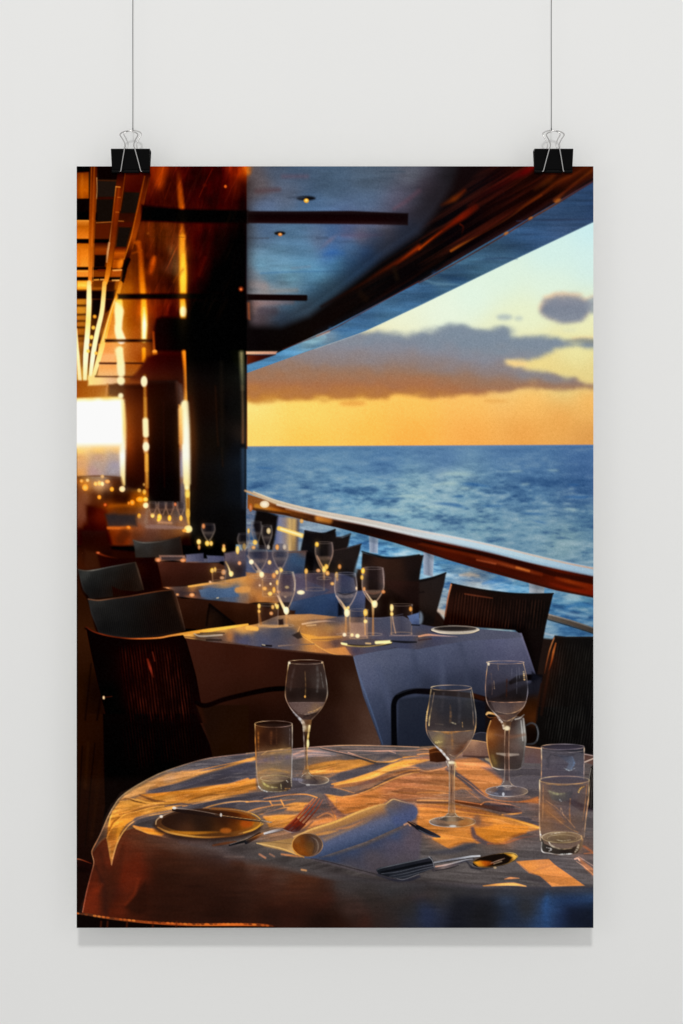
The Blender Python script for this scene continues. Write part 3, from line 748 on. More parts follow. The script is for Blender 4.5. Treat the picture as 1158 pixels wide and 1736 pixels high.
def wine(t, cx, top, rw, bw, by, bot, stem, f=3, a=.6, lit='e8b070', dark='1a1620', rim='8a7c78'):
    """a soft-focus wine glass: rim y/width, widest y/width, bowl bottom, stem end"""
    L = [(cx - rw / 2, top), (cx - bw / 2, by), (cx - bw * .3, by + (bot - by) * .6), (cx - 8, bot)]
    Rr = [(2 * cx - x, y) for x, y in L]
    P(t, L + Rr[::-1], Lin(t, (cx - bw / 2, by), (cx + bw / 2, by), '8a7670 ' + dark + ' ' + dark + ' 6a6064'), f=f, a=a * .75, sm=1)
    P(t, [(cx - bw * .40, by + (bot - by) * .18), (cx + bw * .40, by + (bot - by) * .18), (cx + bw * .2, by + (bot - by) * .66), (cx - bw * .2, by + (bot - by) * .66)], '8a7468', f=f * 1.4, a=a * .35)
    S(t, L, [5, 7, 8, 8], rim + ' ' + lit, f=f, a=a)
    S(t, Rr, [5, 8, 8, 8], rim + ' ' + lit, f=f, a=a)
    E(t, cx, top, rw / 2, max(5, rw * .06), rim, f=f, a=a * .6, ring=4)
    E(t, cx, by + (bot - by) * .3, bw * .38, (bot - by) * .12, lit, f=f * 1.5, a=a * .35)
    if stem > bot:
        S(t, [(cx, bot - 6), (cx, (bot + stem) / 2), (cx, stem)], [20, 11, 16], 'ffd890 c88848 b07848', f=f, a=a)
        E(t, cx, stem, bw * .4, 9, 'a89488', f=f, a=a * .7, ring=5)


def tumbler(t, x0, x1, y0, y1, f=3, a=.5, lit='e0a860', dark='2a2028'):
    P(t, [(x0, y0), (x1, y0), (x1 - 4, y1), (x0 + 4, y1)], Lin(t, (x0, y0), (x1, y0), '7a5c4c ' + dark + ' 6a5a58'), f=f, a=a * .4)
    S(t, [(x0, y0), (x0 + 4, y1)], 7, lit + ' 9a7860', f=f, a=a)
    S(t, [(x1, y0), (x1 - 4, y1)], 6, '8a8088 9a7860', f=f, a=a * .8)
    E(t, (x0 + x1) / 2, y0, (x1 - x0) / 2, 8, '9a8880', f=f, a=a * .7, ring=4)
    E(t, (x0 + x1) / 2, y1 - 6, (x1 - x0) / 2, 11, 'c8a078', f=f, a=a * .6, ring=6)


def art_tables():
    V('''
# ---- railing
P('O', "418,846 470,862 533,872 620,890 720,915 826,955 943,985 1010,1003 1010,1300 418,1300", Mesh('O', "480,890,5c6278 530,900,7f94a8 600,915,5487aa 660,930,4f84a8 700,940,5d8fac 740,960,5a8eb0 790,965,3f76a4 800,975,8a8a88 850,985,3f74a0 880,1000,5c8fae 940,1030,44789f 960,1045,2d5f92 990,1060,457299 980,1020,57879f 925,1065,7c9cb0 750,1030,6f8592 740,1040,7a7a7c 925,1100,6c8ca0"), f=3)
''')
    wm = shape_mask(lambda: P('O', "418,860 533,885 620,905 720,930 826,966 943,1000 1010,1013 1010,1110 930,1110 740,1050 418,1050", 'ffffff', f=3))
    wn = .7 * noise((PH, PW), 30, 9, 4, 131) + .6 * noise((PH, PW), 70, 14, 3, 132) + .3 * noise((PH, PW), 10, 4, 2, 133)
    hi = np.clip(wn, 0, 2)[..., None] * wm[..., None]; lo = np.clip(-wn, 0, 2)[..., None] * wm[..., None]
    IMG[:] = IMG + (hexc('a9bec6') - IMG) * np.minimum(hi * .34, .8) + (hexc('1f4470') - IMG) * np.minimum(lo * .55, .85)
    V('''
S('C3', "120,205 300,215 420,240", [10,26,12], '3a78b0', f=7, a=.5)
S('C3', "420,345 520,320 600,330", [12,26,12], '2f66a0', f=7, a=.6)
S('C3', "270,290 330,285 390,292", [12,30,12], 'c0a890', f=7, a=.7)
S('C3', "970,500 1050,480 1140,500", [12,30,20], '2f6aa2', f=8, a=.6)
S('C3', "900,520 990,545 1100,560", [10,24,14], 'a4c4d2', f=8, a=.6)
S('C3', "880,470 960,460 1050,450", [10,22,12], '8cb8cc', f=8, a=.5)
P('C3', "28,120 100,140 92,300 30,285", Lin('C3', (28,0), (100,0), "8090a4 5c687a 8a98a8"), f=3)
P('C3', "718,330 822,360 818,415 722,405", Lin('C3', (718,0), (822,0), "8c98a4 6a747e 7c8890"), f=3)
P('C2', "822,195 882,210 878,310 826,305", 'aab4c0', f=4, a=.7)
P('C2', "822,195 882,210 878,310 826,305", Lin('C2', (822,0), (882,0), "7c8898 58647a 8894a4"), f=4, a=.8)
P('C2', "200,60 350,80 340,310 180,290", Lin('C2', (190,0), (350,0), "5a6288 7a7c94 8a7c7c c8a468 7a6450 4a4450"), f=6)
S('C2', "315,90 312,200 308,300", [26,30,20], 'd8b06c c89c58 8a7048', f=7, a=.8)
S('C3', "120,520 170,540", 30, '9a8f86', f=6, a=.8)
S('C3', "845,560 1000,605 1150,655", 34, '5c5248 4a4038 3c342e', f=3)
S('C3', "845,545 1000,588 1150,638", 8, 'a89c94 8a8078 6a645e', f=3, a=.8)
S('C3', "845,580 1000,626 1150,674", 7, '1c1814', f=3, a=.8)
S('C3', "820,670 900,690", 16, 'b0bcc4', f=4, a=.7)
S('C3', "800,780 850,800", 30, '5a5450', f=5, a=.8)
P('O', "420,838 470,853 533,868 620,884 710,905 826,928 943,956 1010,970 1010,1014 943,1001 891,987 826,969 762,950 710,933 670,920.5 620,907 570,894 520,883 483,873 435,866 420,862", Mesh('O', "430,855,844a1b 460,862,783b11 480,868,572204 500,872,733e11 540,880,40200c 560,884,1f0b06 600,895,140603 650,905,1e0803 710,920,350c03 760,935,481003 826,945,360902 826,958,421004 891,968,290601 891,978,4c1304 943,985,591302 1000,985,290602 1000,1000,6e1d04 1000,1010,350702"), f=2.5)
S('C3', "0,62 200,110 450,160 700,225 900,285 1145,335", [10,18,22,28,34,36], '0c0505 140504 180604 200603 240703 260802', f=4, a=.85)
S('C3', "0,85 150,118 300,150 450,190 650,245 800,285", [10,16,20,24,22,20], '5a1e08 641c05 5a1a04 7a2c10 984018 6a2007', f=6, a=.8)
S('C3', "640,240 720,262", 14, 'd87830', f=4, a=.7)
S('C3', "380,190 500,215", 12, 'b8562c', f=4, a=.6)
S('C3', "900,310 960,325 1040,345 1145,368", [20,26,26,30], '701f06 8a3009 7c2406 6a1a04', f=6, a=.85)
S('C3', "860,345 1000,385 1145,410", [16,24,30], '5c1404 7a1c04 6a1404', f=5, a=.8)
S('C3', "0,105 200,185 450,250 700,325 900,382 1145,432", [8,9,10,10,10,12], '1c0c08', f=4, a=.5)
S('B2', "60,1030 200,1062 300,1075", [30,30,20], 'c8801c b86414 6a3408', f=6, a=.8)
S('B2', "40,1050 120,1062 260,1085 400,1120", 14, '241008', f=5, a=.8)
S('B2', "300,1085 450,1105 600,1140 800,1190 1000,1235 1160,1265", [22,30,34,34,36,36], '5a2c0c 38180a 180a06 120705 1c0806 240805', f=5, a=.9)
S('B2', "480,1110 550,1125", 48, 'e09038 c07428', f=8, a=.85)
S('B2', "260,1050 420,1085 620,1130 900,1180 1160,1240", 8, 'c8906a a86c4a 6a3a2c 4c2018 4c1810', f=4, a=.7)
# bright cap
S('O', "416,832 445,843 470,852.5 500,860.5 533,868 570,876 620,885 670,895.5 710,904 762,914 826,928 891,944.5 943,956 1012,970", [3,5,6.5,7,7.5,8.5,9.5,10.5,11.5,13,13.5,14.5,14.5,14.5], 'd0a070 d0b490 c4b8a8 ccc0b0 c8c0b4 c8c4bc c8c8c8 c4d2d8 bcd2de bad2de b4ceda acc6d4 a0bcd0 9cb6c8', f=4.5)
S('O', "430,834 470,849 533,865 620,881 710,900 826,923 943,951 1012,965", [2,2.5,3,3,3,3,3,3], 'f8d8a8 ecd0b0 e0c8b4 e0ccc0 dcd0c8 d8c4b8 d0b4a0 c89a80', f=2.5, a=.75)
S('O', "470,856 533,871.5 620,889 710,909 826,934 943,962 1012,976", [3,3,4,5,5,5,5], 'ffffff f4f0ea eef4f6 bcd0dc 90b4cc 8cb0c8 86a8c0', f=3.5, a=.55)
''')
    blob('B2', "115,1018,34,26,fff2d0 365,1132,13,15,e8a040 20,1040,14,30,c06020")
    V('''
S('C2', "212,143 368,192", 30, 'ffcc58 ffd878', f=4)
S('C2', "225,146 360,188", 12, 'fff2c0', f=3, a=.8)
P('O', "418,962 560,955 660,975 745,1040 760,1060 900,1080 1010,1090 1010,1600 120,1600 120,1290 418,1290", '1c120f', f=5)
# ---- dark chairs along the rail
P('C2', "60,20 130,30 205,60 190,170 170,290 80,280 40,120", '0c0808', f=6)
P('C2', "385,160 440,172 520,180 592,150 600,200 640,205 695,185 680,260 660,300 560,480 350,480 360,280", Mesh('C2', "420,200,0c090a 520,200,0e0a0a 640,230,14100f 450,300,0c0b0e 400,350,14161c 420,420,1c1a20 500,350,100c0c 600,280,120e0d"), f=4.5)
S('C2', "390,160 450,172 520,178 590,152", [10,12,14,10], '0a0606', f=4)
S('C2', "600,205 640,200 695,180", 8, '241a18', f=4, a=.8)
P('C2', "575,292 660,280 768,248 752,330 718,470 700,560 560,560 565,400", Mesh('C2', "600,320,191413 700,300,1a1514 740,270,120d0d 650,400,14100f 600,450,1e1818"), f=4)
S('C2', "580,292 660,278 766,250", [6,9,6], '2c2220', f=4, a=.8)
P('C2', "774,305 850,325 940,345 1050,340 1158,322 1190,325 1170,420 1150,560 760,560 770,430", Mesh('C2', "800,330,120c0b 900,380,2a1a13 1000,400,241610 1100,380,140e0d 850,450,1c1210 1000,470,20140f 1130,460,0e0a0a"), f=4)
S('C2', "774,300 850,322 940,342 1050,338 1160,322", [8,12,14,12,8], '0a0808', f=4)
P('C3', "-260,330 -120,340 0,325 90,305 178,272 165,350 130,480 95,610 -40,640 -280,640 -275,450", Mesh('C3', "-200,350,140f0e 0,350,1a1413 120,320,1c1716 150,300,131010 -100,430,231814 0,450,1d1512 80,500,1a1412 -200,480,1a110e 60,580,141010"), f=3.5)
S('C3', "-240,335 -120,345 0,328 90,308 175,276", [12,16,18,16,8], '0d0a0a', f=3.5)
S('C3', "-230,405 -100,412 30,400", 10, '0c0808', f=4, a=.7)
E('C3', 5, 570, 22, 44, '7a94b8', f=6, a=.7)
S('C2', "725,460 745,380 768,310", [20,22,16], '6a90a8', f=6, a=.6)
P('C2', "800,490 1160,500 1160,745 780,740", Mesh('C2', "850,520,2c1c14 1000,520,241410 900,600,1a0f0c 1000,650,140b09 1100,600,120a09 800,700,1a1012"), f=6)
P('C3', "210,342 400,382 600,408 750,412 880,408 862,480 830,620 800,780 770,960 735,930 700,800 670,690 630,650 160,615 168,560 190,440", Mesh('C3', "250,390,0e0705 500,420,0d0806 800,440,100b0a 250,480,200e09 400,480,1c0c08 600,500,120a08 800,550,0a0706 250,580,160805 450,580,160906 650,600,0c0606 740,760,0a0505 760,880,0c0808 800,650,0d0908"), f=3)
''')
    # woven back of that chair
    X, Y = np.meshgrid(np.arange(PW) + PX, np.arange(PH) + PY)
    w = noise((PH, PW), 3.2, 60, 2, 41)
    def weave(x0, y0, x1, y1, col, a, slant=0., seed=41, sc=3.2):
        g = noise((PH, PW), sc, 70, 2, seed)
        Xs = (X + slant * (Y - y0) - PX).astype(int).clip(0, PW - 1)
        v = np.take_along_axis(g, Xs, 1)
        m = np.clip((X - x0) / 12, 0, 1) * np.clip((x1 - X) / 12, 0, 1) * np.clip((Y - y0) / 10, 0, 1) * np.clip((y1 - Y) / 18, 0, 1)
        k = (np.clip(v, 0, 1.6) * m * a)[..., None]
        IMG[:] = IMG + (hexc(col) - IMG) * np.clip(k, 0, .9)
    cords('C3', "235,400 400,425 600,445 800,450 830,470 800,640 640,640 200,600", 5.2, 6, '402419', .38, seed=43)
    V('''
S('C3', "212,348 190,440 172,560", [10,9,7], 'c07c50 9a5c3c 5a3424', f=3, a=.9)
S('C3', "300,412 350,420 480,440", [8,10,6], '5a2c1a', f=3, a=.8)
S('C3', "215,346 400,384 600,410 750,415 878,410", [6,12,14,14,8], '0b0807', f=3, a=.9)
# ---- far tables on the left (soft)
P('B1', "0,828 300,835 320,900 480,930 490,1000 700,1010 770,1180 780,1300 0,1300", Mesh('B1', "20,850,6a3c18 60,880,a87838 120,870,8a7058 160,890,a89070 200,880,806858 250,860,4a2c1c 280,900,2a1409 20,940,5a3418 60,970,6a4c38 120,960,3a1c0e 200,950,20100a 280,960,200c06 340,980,180805 400,980,6a3a0c 440,1000,a06818 20,1050,6a4a3c 40,1100,5a3c34 100,1060,2a0e06 160,1080,4a1c08 230,1040,7a4414 300,1050,5a3410 380,1050,5c3818 250,1110,2a2830 330,1130,2c2628 410,1110,4a3428 460,1090,7a5c4c 20,1160,3a1408 100,1160,2a0a04 180,1150,6a2408 260,1170,8a4c20 340,1175,a86430 420,1170,7a5038 500,1160,6a5450 560,1120,7a6860 600,1060,2c2420 640,1130,6a5c58 700,1080,4a4a50 720,1160,7a6050 520,1030,2a2420 580,1020,4a4244 660,1020,4a3c38 120,1230,1c0804 200,1240,3a1408 260,1220,5c2c10 320,1240,7a3810 400,1220,4c3020 500,1220,4a3630 600,1210,5a3c28 700,1200,6a4c30 740,1250,1a0c06 300,1290,5a2408 420,1280,363038 560,1290,2c2a2c 700,1290,140c08"), f=8)
P('B1', "60,1020 200,1060 210,1170 240,1290 10,1290 10,1170 80,1160", Mesh('B1', "100,1060,240a04 160,1090,501c08 100,1200,220904 180,1220,2a0c05"), f=9, a=.9)
P('B1', "195,1085 400,1090 410,1165 215,1170", '2a2a30', f=9, a=.85)
S('B1', "215,1178 350,1180", 18, 'b06a30', f=5, a=.9)
S('B1', "480,1168 600,1172 720,1178", [26,30,16], '7c6e70', f=5, a=.8)
S('B1', "230,1030 390,1022", 22, '8a5418', f=8, a=.7)
P('B1', "10,880 60,930 80,1010 40,1180 0,1180", '6a4a3a', f=10, a=.5)
''')
    blob('B1', "60,905,22,24,e8b050 35,860,14,13,d8a048 76,856,12,12,e0c080 130,880,14,16,e8c070 155,876,14,18,f0c878 176,880,12,16,fff0c0 210,864,18,14,e0a860 176,830,13,13,e8b068 240,916,15,17,f0b038 310,915,22,22,fff4c8 155,970,14,16,e8a030 195,1022,12,12,a84c18 425,925,14,15,e0a038 460,935,14,20,e8a830 430,985,28,20,e89c24 468,985,17,16,f8d058 378,1006,18,20,e09830 355,1010,10,12,c07820 470,1026,21,21,fff8d8 458,885,10,12,b07020 425,1097,13,18,f0b838 515,1093,14,18,ffe488 562,1105,16,24,ffd458 556,1125,12,12,ffcc50 630,1112,13,22,ffc848 707,1112,12,20,f8c860 352,1176,16,13,d88828 668,1018,11,13,c86838 755,1186,28,27,fff0a8 730,1196,16,12,d0983c")
    for cx in (515, 578, 632, 706):
        wine('B1', cx, 1005, 44, 54, 1040, 1085, 1085, f=4, a=.5, lit='a89080', rim='6a5c58')
    grade(shape_mask(lambda: P('B1', "0,850 300,850 330,930 480,940 490,1010 700,1020 770,1180 780,1300 0,1300", 'ffffff', f=14)), mul=(1.0, .88, .78), con=1.25, mid=.22, sat=1.15)
    V('''
S('B1', "440,1120 470,1150", 60, '8a6450', f=8, a=.5)
S('B1', "480,1060 470,1140", 20, '9a7c68', f=7, a=.5)
S('B1', "560,1140 640,1145", 14, 'e8a878', f=6, a=.6)
# ---- left deck and the row of chair backs
P('C1', "0,100 420,140 700,400 760,1278 0,1278", Mesh('C1', "30,60,2a0c05 120,120,200904 30,200,401a08 200,100,2a0c05 300,100,240a05 20,500,2a1408 40,700,341a0a 40,900,2e1609 40,1100,2a1307 20,1250,281106 120,1100,160a05 160,1200,1c0c05 300,300,180a06"), f=8)
S('C1', "300,60 330,20", 70, '4a1c08', f=12, a=.8)
P('C1', "30,0 200,0 235,110 250,180 230,260 160,250 100,260 40,220", Mesh('C1', "80,60,220905 180,60,2a0a05 100,180,2c0f06 200,180,1c0804 60,220,3c1a0a"), f=8)
P('C1', "60,130 140,150 160,250 60,256", '3c1c0c', f=9, a=.7)
P('C1', "385,62 450,78 560,72 640,55 700,42 716,165 540,185 400,180", Mesh('C1', "400,85,3a3c3e 480,90,2e2e30 600,80,2c2a2a 690,60,221c1a 420,140,282422 550,140,2a221e 680,140,1e1614"), f=4.5)
S('C1', "385,64 450,80 560,74 640,57 700,44", [6,7,7,7,6], '4c4a48 6a6c6c 4a4644 382c28 2c201c', f=3.5, a=.8)
S('C1', "700,46 718,160", 12, '2a1c18', f=4)
P('C1', "140,150 200,168 280,185 400,190 530,178 560,230 590,395 430,400 420,300 400,212 250,245 170,250", Mesh('C1', "180,190,2a0a04 300,205,1c0705 460,210,180605 500,300,1a0604 480,370,140403 560,350,1a0805 430,250,260c06"), f=5)
S('C1', "140,148 200,170 280,186", [14,10,6], '8a2c0c 5a1a08 2a0c06', f=4, a=.9)
S('C1', "560,230 585,385", 8, '3a1408', f=4, a=.7)
# table 3
P('C1', "545,205 960,215 1010,240 1000,330 760,370 590,385", Mesh('C1', "570,230,4a241a 700,240,3c1c14 850,240,3a1c16 940,230,4a2c20 600,350,2a120c 750,340,2c140e 850,320,2c160e 950,300,381c10"), f=4)
S('C1', "545,195 640,185 720,195 800,200 960,200", [26,30,22,30,24], 'b0683c 4a4248 a05c34 4c4e68 4a4a60', f=4)
P('C1', "560,165 735,165 740,185 560,188", Lin('C1', (560,0), (740,0), "8a6050 7a6260 8a6458"), f=4)
P('C1', "575,176 715,176 718,196 575,198", '3c3034', f=3.5)
P('C1', "740,160 860,150 862,205 742,212", Lin('C1', (740,0), (860,0), "5a5a78 4c5070 3a3c58"), f=4)
P('C1', "880,165 1000,170 1010,205 890,212", Lin('C1', (880,0), (1000,0), "4a5070 484c70 3c4060"), f=4)
P('C1', "1000,150 1160,120 1160,320 1000,330", Mesh('C1', "1020,180,5a5064 1080,180,4a4458 1140,180,4a4860 1040,240,3a2c28 1100,260,2a2024 1150,270,2c3450"), f=6)
''')
    blob('C1', "828,75,15,20,f8c048 885,85,16,20,ffc83c 912,85,11,18,f0c050 997,103,11,14,e09040 997,126,14,19,ffc850 1090,130,13,30,ffcc50 1135,105,13,22,f0b438 1103,218,13,15,d88850 555,198,15,13,e08048 720,200,19,14,e08444 830,110,10,18,c87830 148,148,12,8,b04010 40,150,1,1,401000")
    wine('B1', 893, 1152, 76, 88, 1190, 1262, 1262, f=4, a=.55, lit='b8a088', rim='6a5c58')
    blob('B1', "860,1166,12,18,d87838 828,1270,14,16,ffd070 885,1280,14,14,f8c048 910,1282,12,14,f0b848", k=.9)
    wine('C1', 1130, 20, 60, 80, 60, 130, 130, f=4, a=.5, lit='c0a890', rim='6a6468')
    V('''
P('C2', "-10,300 400,295 400,310 380,470 330,480 250,470 -10,480", Mesh('C2', "20,320,2a3450 60,400,3a4468 20,420,4a5478 120,400,4c4458 160,330,3a3444 220,330,3c4664 300,340,2c4a74 360,360,2a4870 300,440,2a3e62 350,450,22304e 270,320,4a4c60 380,310,604438 200,400,46405a"), f=5)
S('C2', "270,305 400,300", [8,12], '6a5048 4a3a3c', f=4)
P('C2', "400,300 450,310 440,470 380,470", '0c0a0c', f=5)
P('C2', "-10,440 200,455 520,440 640,450 720,480 740,580 560,590 300,640 -10,640", Mesh('C2', "20,490,a8703c 60,520,6a5450 20,580,b87838 80,610,b87434 150,630,9a6030 40,640,7a4824 150,480,5a4450 150,540,8a5a38 280,480,4a4058 330,470,54506a 340,540,4c4664 440,480,3c3448 440,540,4a4258 520,480,302830 560,500,3c3242 560,550,50485c 640,500,44466a 700,520,4a5070 640,560,404868 350,600,3a4468 450,590,2e3c60"), f=5)
S('C2', "0,475 80,488 180,500", [12,16,10], 'd08c48 c07c40 8a5c48', f=4, a=.9)
S('C2', "0,570 80,590 190,640", [20,50,30], 'd08c40 c07c38 a86830', f=8, a=.9)
# table 2 : blue right face, brown left face
P('C2', "285,640 400,612 500,590 600,580 800,560 790,740 600,760 420,760 280,740", Mesh('C2', "310,650,3a4c74 400,640,2c4068 500,620,2a4068 580,610,2c4370 320,700,20304f 420,690,243a62 520,680,243a64 600,680,22365e 400,735,22304c 560,730,20304e 700,640,3a466a 760,600,46507a 700,700,2a3454 650,660,16203a"), f=4)
P('C2', "612,650 640,640 650,730 612,735", '0c0c14', f=5)
P('C1', "300,380 700,455 1160,480 1290,520 1480,540 1460,700 1240,700 720,660 660,460", Mesh('C1', "720,490,33190f 850,490,2c160f 980,500,33180d 1100,500,3c1e10 740,620,241008 860,600,24120a 1000,580,281209 1120,590,2a140a 1000,640,1a0c06"), f=4)
P('C1', "866,660 880,560 900,492 960,540 1070,630 1070,655", Mesh('C1', "900,520,140d0c 900,600,26160e 950,620,1c110c 1000,610,0e0a08"), f=4)
S('C1', "880,640 890,560 902,500", 12, '120a08', f=4)
S('C1', "902,500 960,545 1065,628", 16, '0e0a0a', f=4)
P('O', J(('C1',"590,382 760,372 900,350 1160,305"),('C2',"80,440 200,455 330,470 560,560 500,592 300,640 60,640"),('C1',"1160,492 830,460 640,440 640,400")), Mesh([('C1',"620,392,a05c34 680,385,4a3c3c 740,400,3c2e30 780,372,c88838 900,355,c88c40 1000,350,b8803c 1050,330,d08c3c 1130,320,d89440 900,390,4a5474 820,420,382a30 700,430,30242a 780,432,8a4c30 900,430,38527c 1000,410,3e5a86 1080,400,3c5680 1060,440,38507a 1130,400,c08440 1140,440,6a5a58 950,455,304058"),('C2',"20,490,b87838 60,520,7a5444 30,580,b87838 80,610,b87434 150,630,9a6030 40,630,7a4824 150,500,5a4450 150,540,8a5a38 250,500,4a4058 250,580,5a4450 340,540,4c4664 450,590,2e3c60 300,620,3a4464")]), f=3.5)
S('C1', "760,376 860,362 950,352 1040,356", [10,16,12,6], 'f0b048 e0a048 b07c48 8a6a50', f=3.5)
P('C1', "828,400 900,385 1000,392 1100,375 1085,405 1100,445 960,452 845,448", Mesh('C1', "860,405,4a648c 950,415,3c5884 1050,400,446290 1070,435,385480 900,440,365078"), f=3.5, a=.9)
S('C1', "1090,400 1158,395", 40, 'c88a44', f=5, a=.9)
S('C1', "660,420 800,425", 22, '34282c', f=4, a=.8)
S('C1', "950,455 960,452", 6, 'c8b898', f=3)
S('C1', "1010,210 1030,250 1045,300", [10,10,14], '8a7050 d8c088 ffe8a8', f=3.5)
''')
    blob('C1', "918,268,14,18,ffc838 938,262,10,18,e8b040 995,280,17,20,e89c58 1047,290,17,20,ffe088 985,318,17,12,d89860 905,346,10,9,e0a878 782,433,19,14,e89450 683,431,12,9,d08040 612,388,20,7,d08040")
    tumbler('C1', 918, 1010, 270, 350, f=4, a=.5)
    wine('C2', 70, 265, 100, 130, 330, 440, 470, f=4, a=.5, rim='6a6474', lit='b09078')
    wine('C2', 130, 125, 60, 70, 180, 260, 260, f=4, a=.5, rim='7a7470', lit='a8988c')
    wine('C2', 60, 100, 60, 70, 150, 240, 240, f=4, a=.4, rim='7a7470', lit='a8988c')
    wine('C2', 220, 255, 85, 105, 320, 420, 440, f=4, a=.5, rim='6a6878', lit='a08c88')
    wine('C2', 517, 240, 106, 118, 310, 430, 480, f=3.5, a=.6, rim='8a7c74', lit='c89878', dark='14100f')
    S('C2', "470,330 500,390 525,430", [8, 12, 16], 'c89878 d8a070 ffc050', f=3.5, a=.7)
    S('C2', "50,380 75,420 95,450", [10, 14, 18], '9a8078 d0b090 ffe8b0', f=4, a=.8)
    S('C2', "0,330 60,400 90,440", 12, '8a7878', f=4, a=.6)
    tumbler('C2', 392, 520, 440, 560, f=4, a=.4)
    tumbler('C2', 100, 200, 490, 600, f=4, a=.5)
    blob('C2', "25,370,17,18,fff0c8 95,456,18,22,ffe6b0 148,373,13,16,ffc868 50,237,16,18,ffc440 40,272,14,13,d89040 6,160,10,18,f0b040 142,160,15,22,f0d090 200,270,13,20,f09838 250,268,14,20,b8a898 140,270,12,18,a89c90 228,428,12,16,ffc848 198,440,12,16,ffc860 178,462,15,20,d88838 202,510,11,19,ffb838 115,550,17,14,e8a040 152,585,17,16,ffc858 178,560,11,22,ffb030 210,572,14,10,d88848 155,518,8,9,f0d0a0 82,528,7,8,d8b090 266,541,15,11,ffd880 255,606,8,8,e8c098 396,432,13,20,f0b040 478,428,16,13,d89050 532,402,15,19,ffc038 516,420,11,22,ffcc50 540,446,15,18,e8a040 602,460,12,24,ffb838 622,402,13,18,d88838 573,517,15,12,e0a048 605,488,10,12,c88040 468,252,14,18,f8b830 360,576,28,16,fff0c0")
    V('''
# ---- table 1
P('O', "300,1076 330,1084 420,1093 470,1099 545,1107 602,1110 616,1180 652,1270 652,1330 330,1330", Mesh('O', "325,1095,3c1d15 355,1100,3a1b12 400,1110,35180f 335,1140,371b12 380,1140,361a12 430,1120,381a11 480,1125,321710 540,1125,2a140e 590,1125,2c1810 350,1190,30160f 400,1170,2c150d 450,1160,30170f 430,1215,1c0d08 500,1215,1e0e09 540,1150,24120c 560,1170,25130c 600,1160,3c281f 620,1220,4a342c 600,1220,362119 635,1255,503a32 560,1230,251410 400,1250,22110a 540,1270,20110c"), f=3)
P('O', "598,1110 640,1103 710,1092 749,1080 800,1072 884,1073 896,1107 909,1146 909,1175 822,1190 822,1330 652,1330 645,1258 616,1180", Mesh('O', "615,1120,50597a 640,1115,4c5573 680,1110,485170 710,1108,465070 750,1095,495272 800,1083,4c5474 850,1078,50567a 875,1085,525878 625,1150,485274 660,1150,3f4966 700,1150,384260 740,1130,3f4868 790,1115,424a68 840,1110,444a6a 880,1115,484c6c 895,1135,363a52 640,1190,353f5c 680,1190,2a3147 720,1160,2a3147 760,1160,2b3249 800,1150,2a3046 650,1240,2c3550 690,1230,252c40 720,1220,222838 760,1210,202636 800,1200,1a1e2c 690,1260,1d2334 760,1260,171b28"), f=2.5)
S('O', "700,1102 708,1150 704,1200", [6,12,14], '343d58', f=12, a=.5)
S('O', "780,1092 790,1130 792,1170", [6,12,14], '353d57', f=12, a=.5)
S('O', "745,1100 750,1140 750,1180", [6,10,12], '4c5676', f=10, a=.35)
S('O', "640,1130 660,1190 676,1250", [8,12,14], '434e70', f=12, a=.5)
S('D2', "716,42 745,150 800,310 860,480 915,650", [6,9,10,9,6], '5c6c92 50648e 465d8a 425884 3a4e78', f=3, a=.7)
P('D3', "-130,330 0,310 440,345 440,700 -150,700", Mesh('D3', "-100,400,222839 -80,560,1d2334 50,350,222839 200,350,1f2534 400,380,12131c 50,500,1e2436 150,560,181c2a 350,480,141620 420,560,0e0f16"), f=6, a=.9)
# table-1 top
P('O', J(('C1',"570,722 760,686 900,664 1160,640"),('C2',"60,790 200,735 290,725 430,722 600,740 780,745 900,745 1050,735"),('C3',"-10,606 100,628 380,640 640,660 680,692 600,705 350,715 150,745 -10,775"),('C2',"1000,950 720,1004 500,988 200,957 -10,932"),('C1',"900,750 720,722")), Mesh([('C1',"650,712,d89030 760,695,ffb83c 900,672,ffc044 1000,662,f8b440 1100,650,f0ac40 1140,665,d89840 820,712,2c2428 900,720,3a3034 760,715,c89048 1000,720,5a4440 1040,715,a86a38 1080,720,3c3c58 1150,720,3a4266 950,745,4c4048 1120,750,46486a"),('C2',"30,815,c8883c 60,860,3c4668 200,860,363f5c 300,850,3a4259 100,910,3c456a 250,930,45455a 330,900,5a4a50 320,740,b07c4c 420,735,9c6c48 520,745,946444 330,770,a0703c 450,780,6a5450 560,770,4a4450 620,760,404258 380,830,b87830 450,820,b07838 550,810,a87840 640,820,a87850 420,880,d08a34 520,870,a86c34 600,880,7a5440 480,940,c8803c 560,950,a86c40 640,960,a86838 690,980,7a5048 600,920,4c3a40 700,930,5a4a54 720,970,3c3a54 800,800,4a4652 900,800,40455e 1000,790,404660 1100,800,424862 900,880,4a485e 1000,900,3c415a 1100,880,3a3f5a 800,950,3c4260 900,930,3c4260 1050,940,394060 760,860,6a5048 700,860,6a5448 1100,750,4a5578 950,760,404660"),('C3',"20,640,3a405c 100,690,3c4060 20,700,544848 50,740,3a3d56 200,700,42465e 400,670,484e68 550,680,484d68 640,680,4c526c 300,710,454b66")]), f=2.5)
S('C2', "-10,940 200,962 500,990 720,1006", [8,8,10,8], '4a3028 4a342e 6a4430 5a4038', f=3, a=.6)
S('C1', "560,732 700,715 900,735 1160,775", [10,8,8,8], '8a5420 5a3828 4c342c 4c382e', f=3, a=.7)
''')
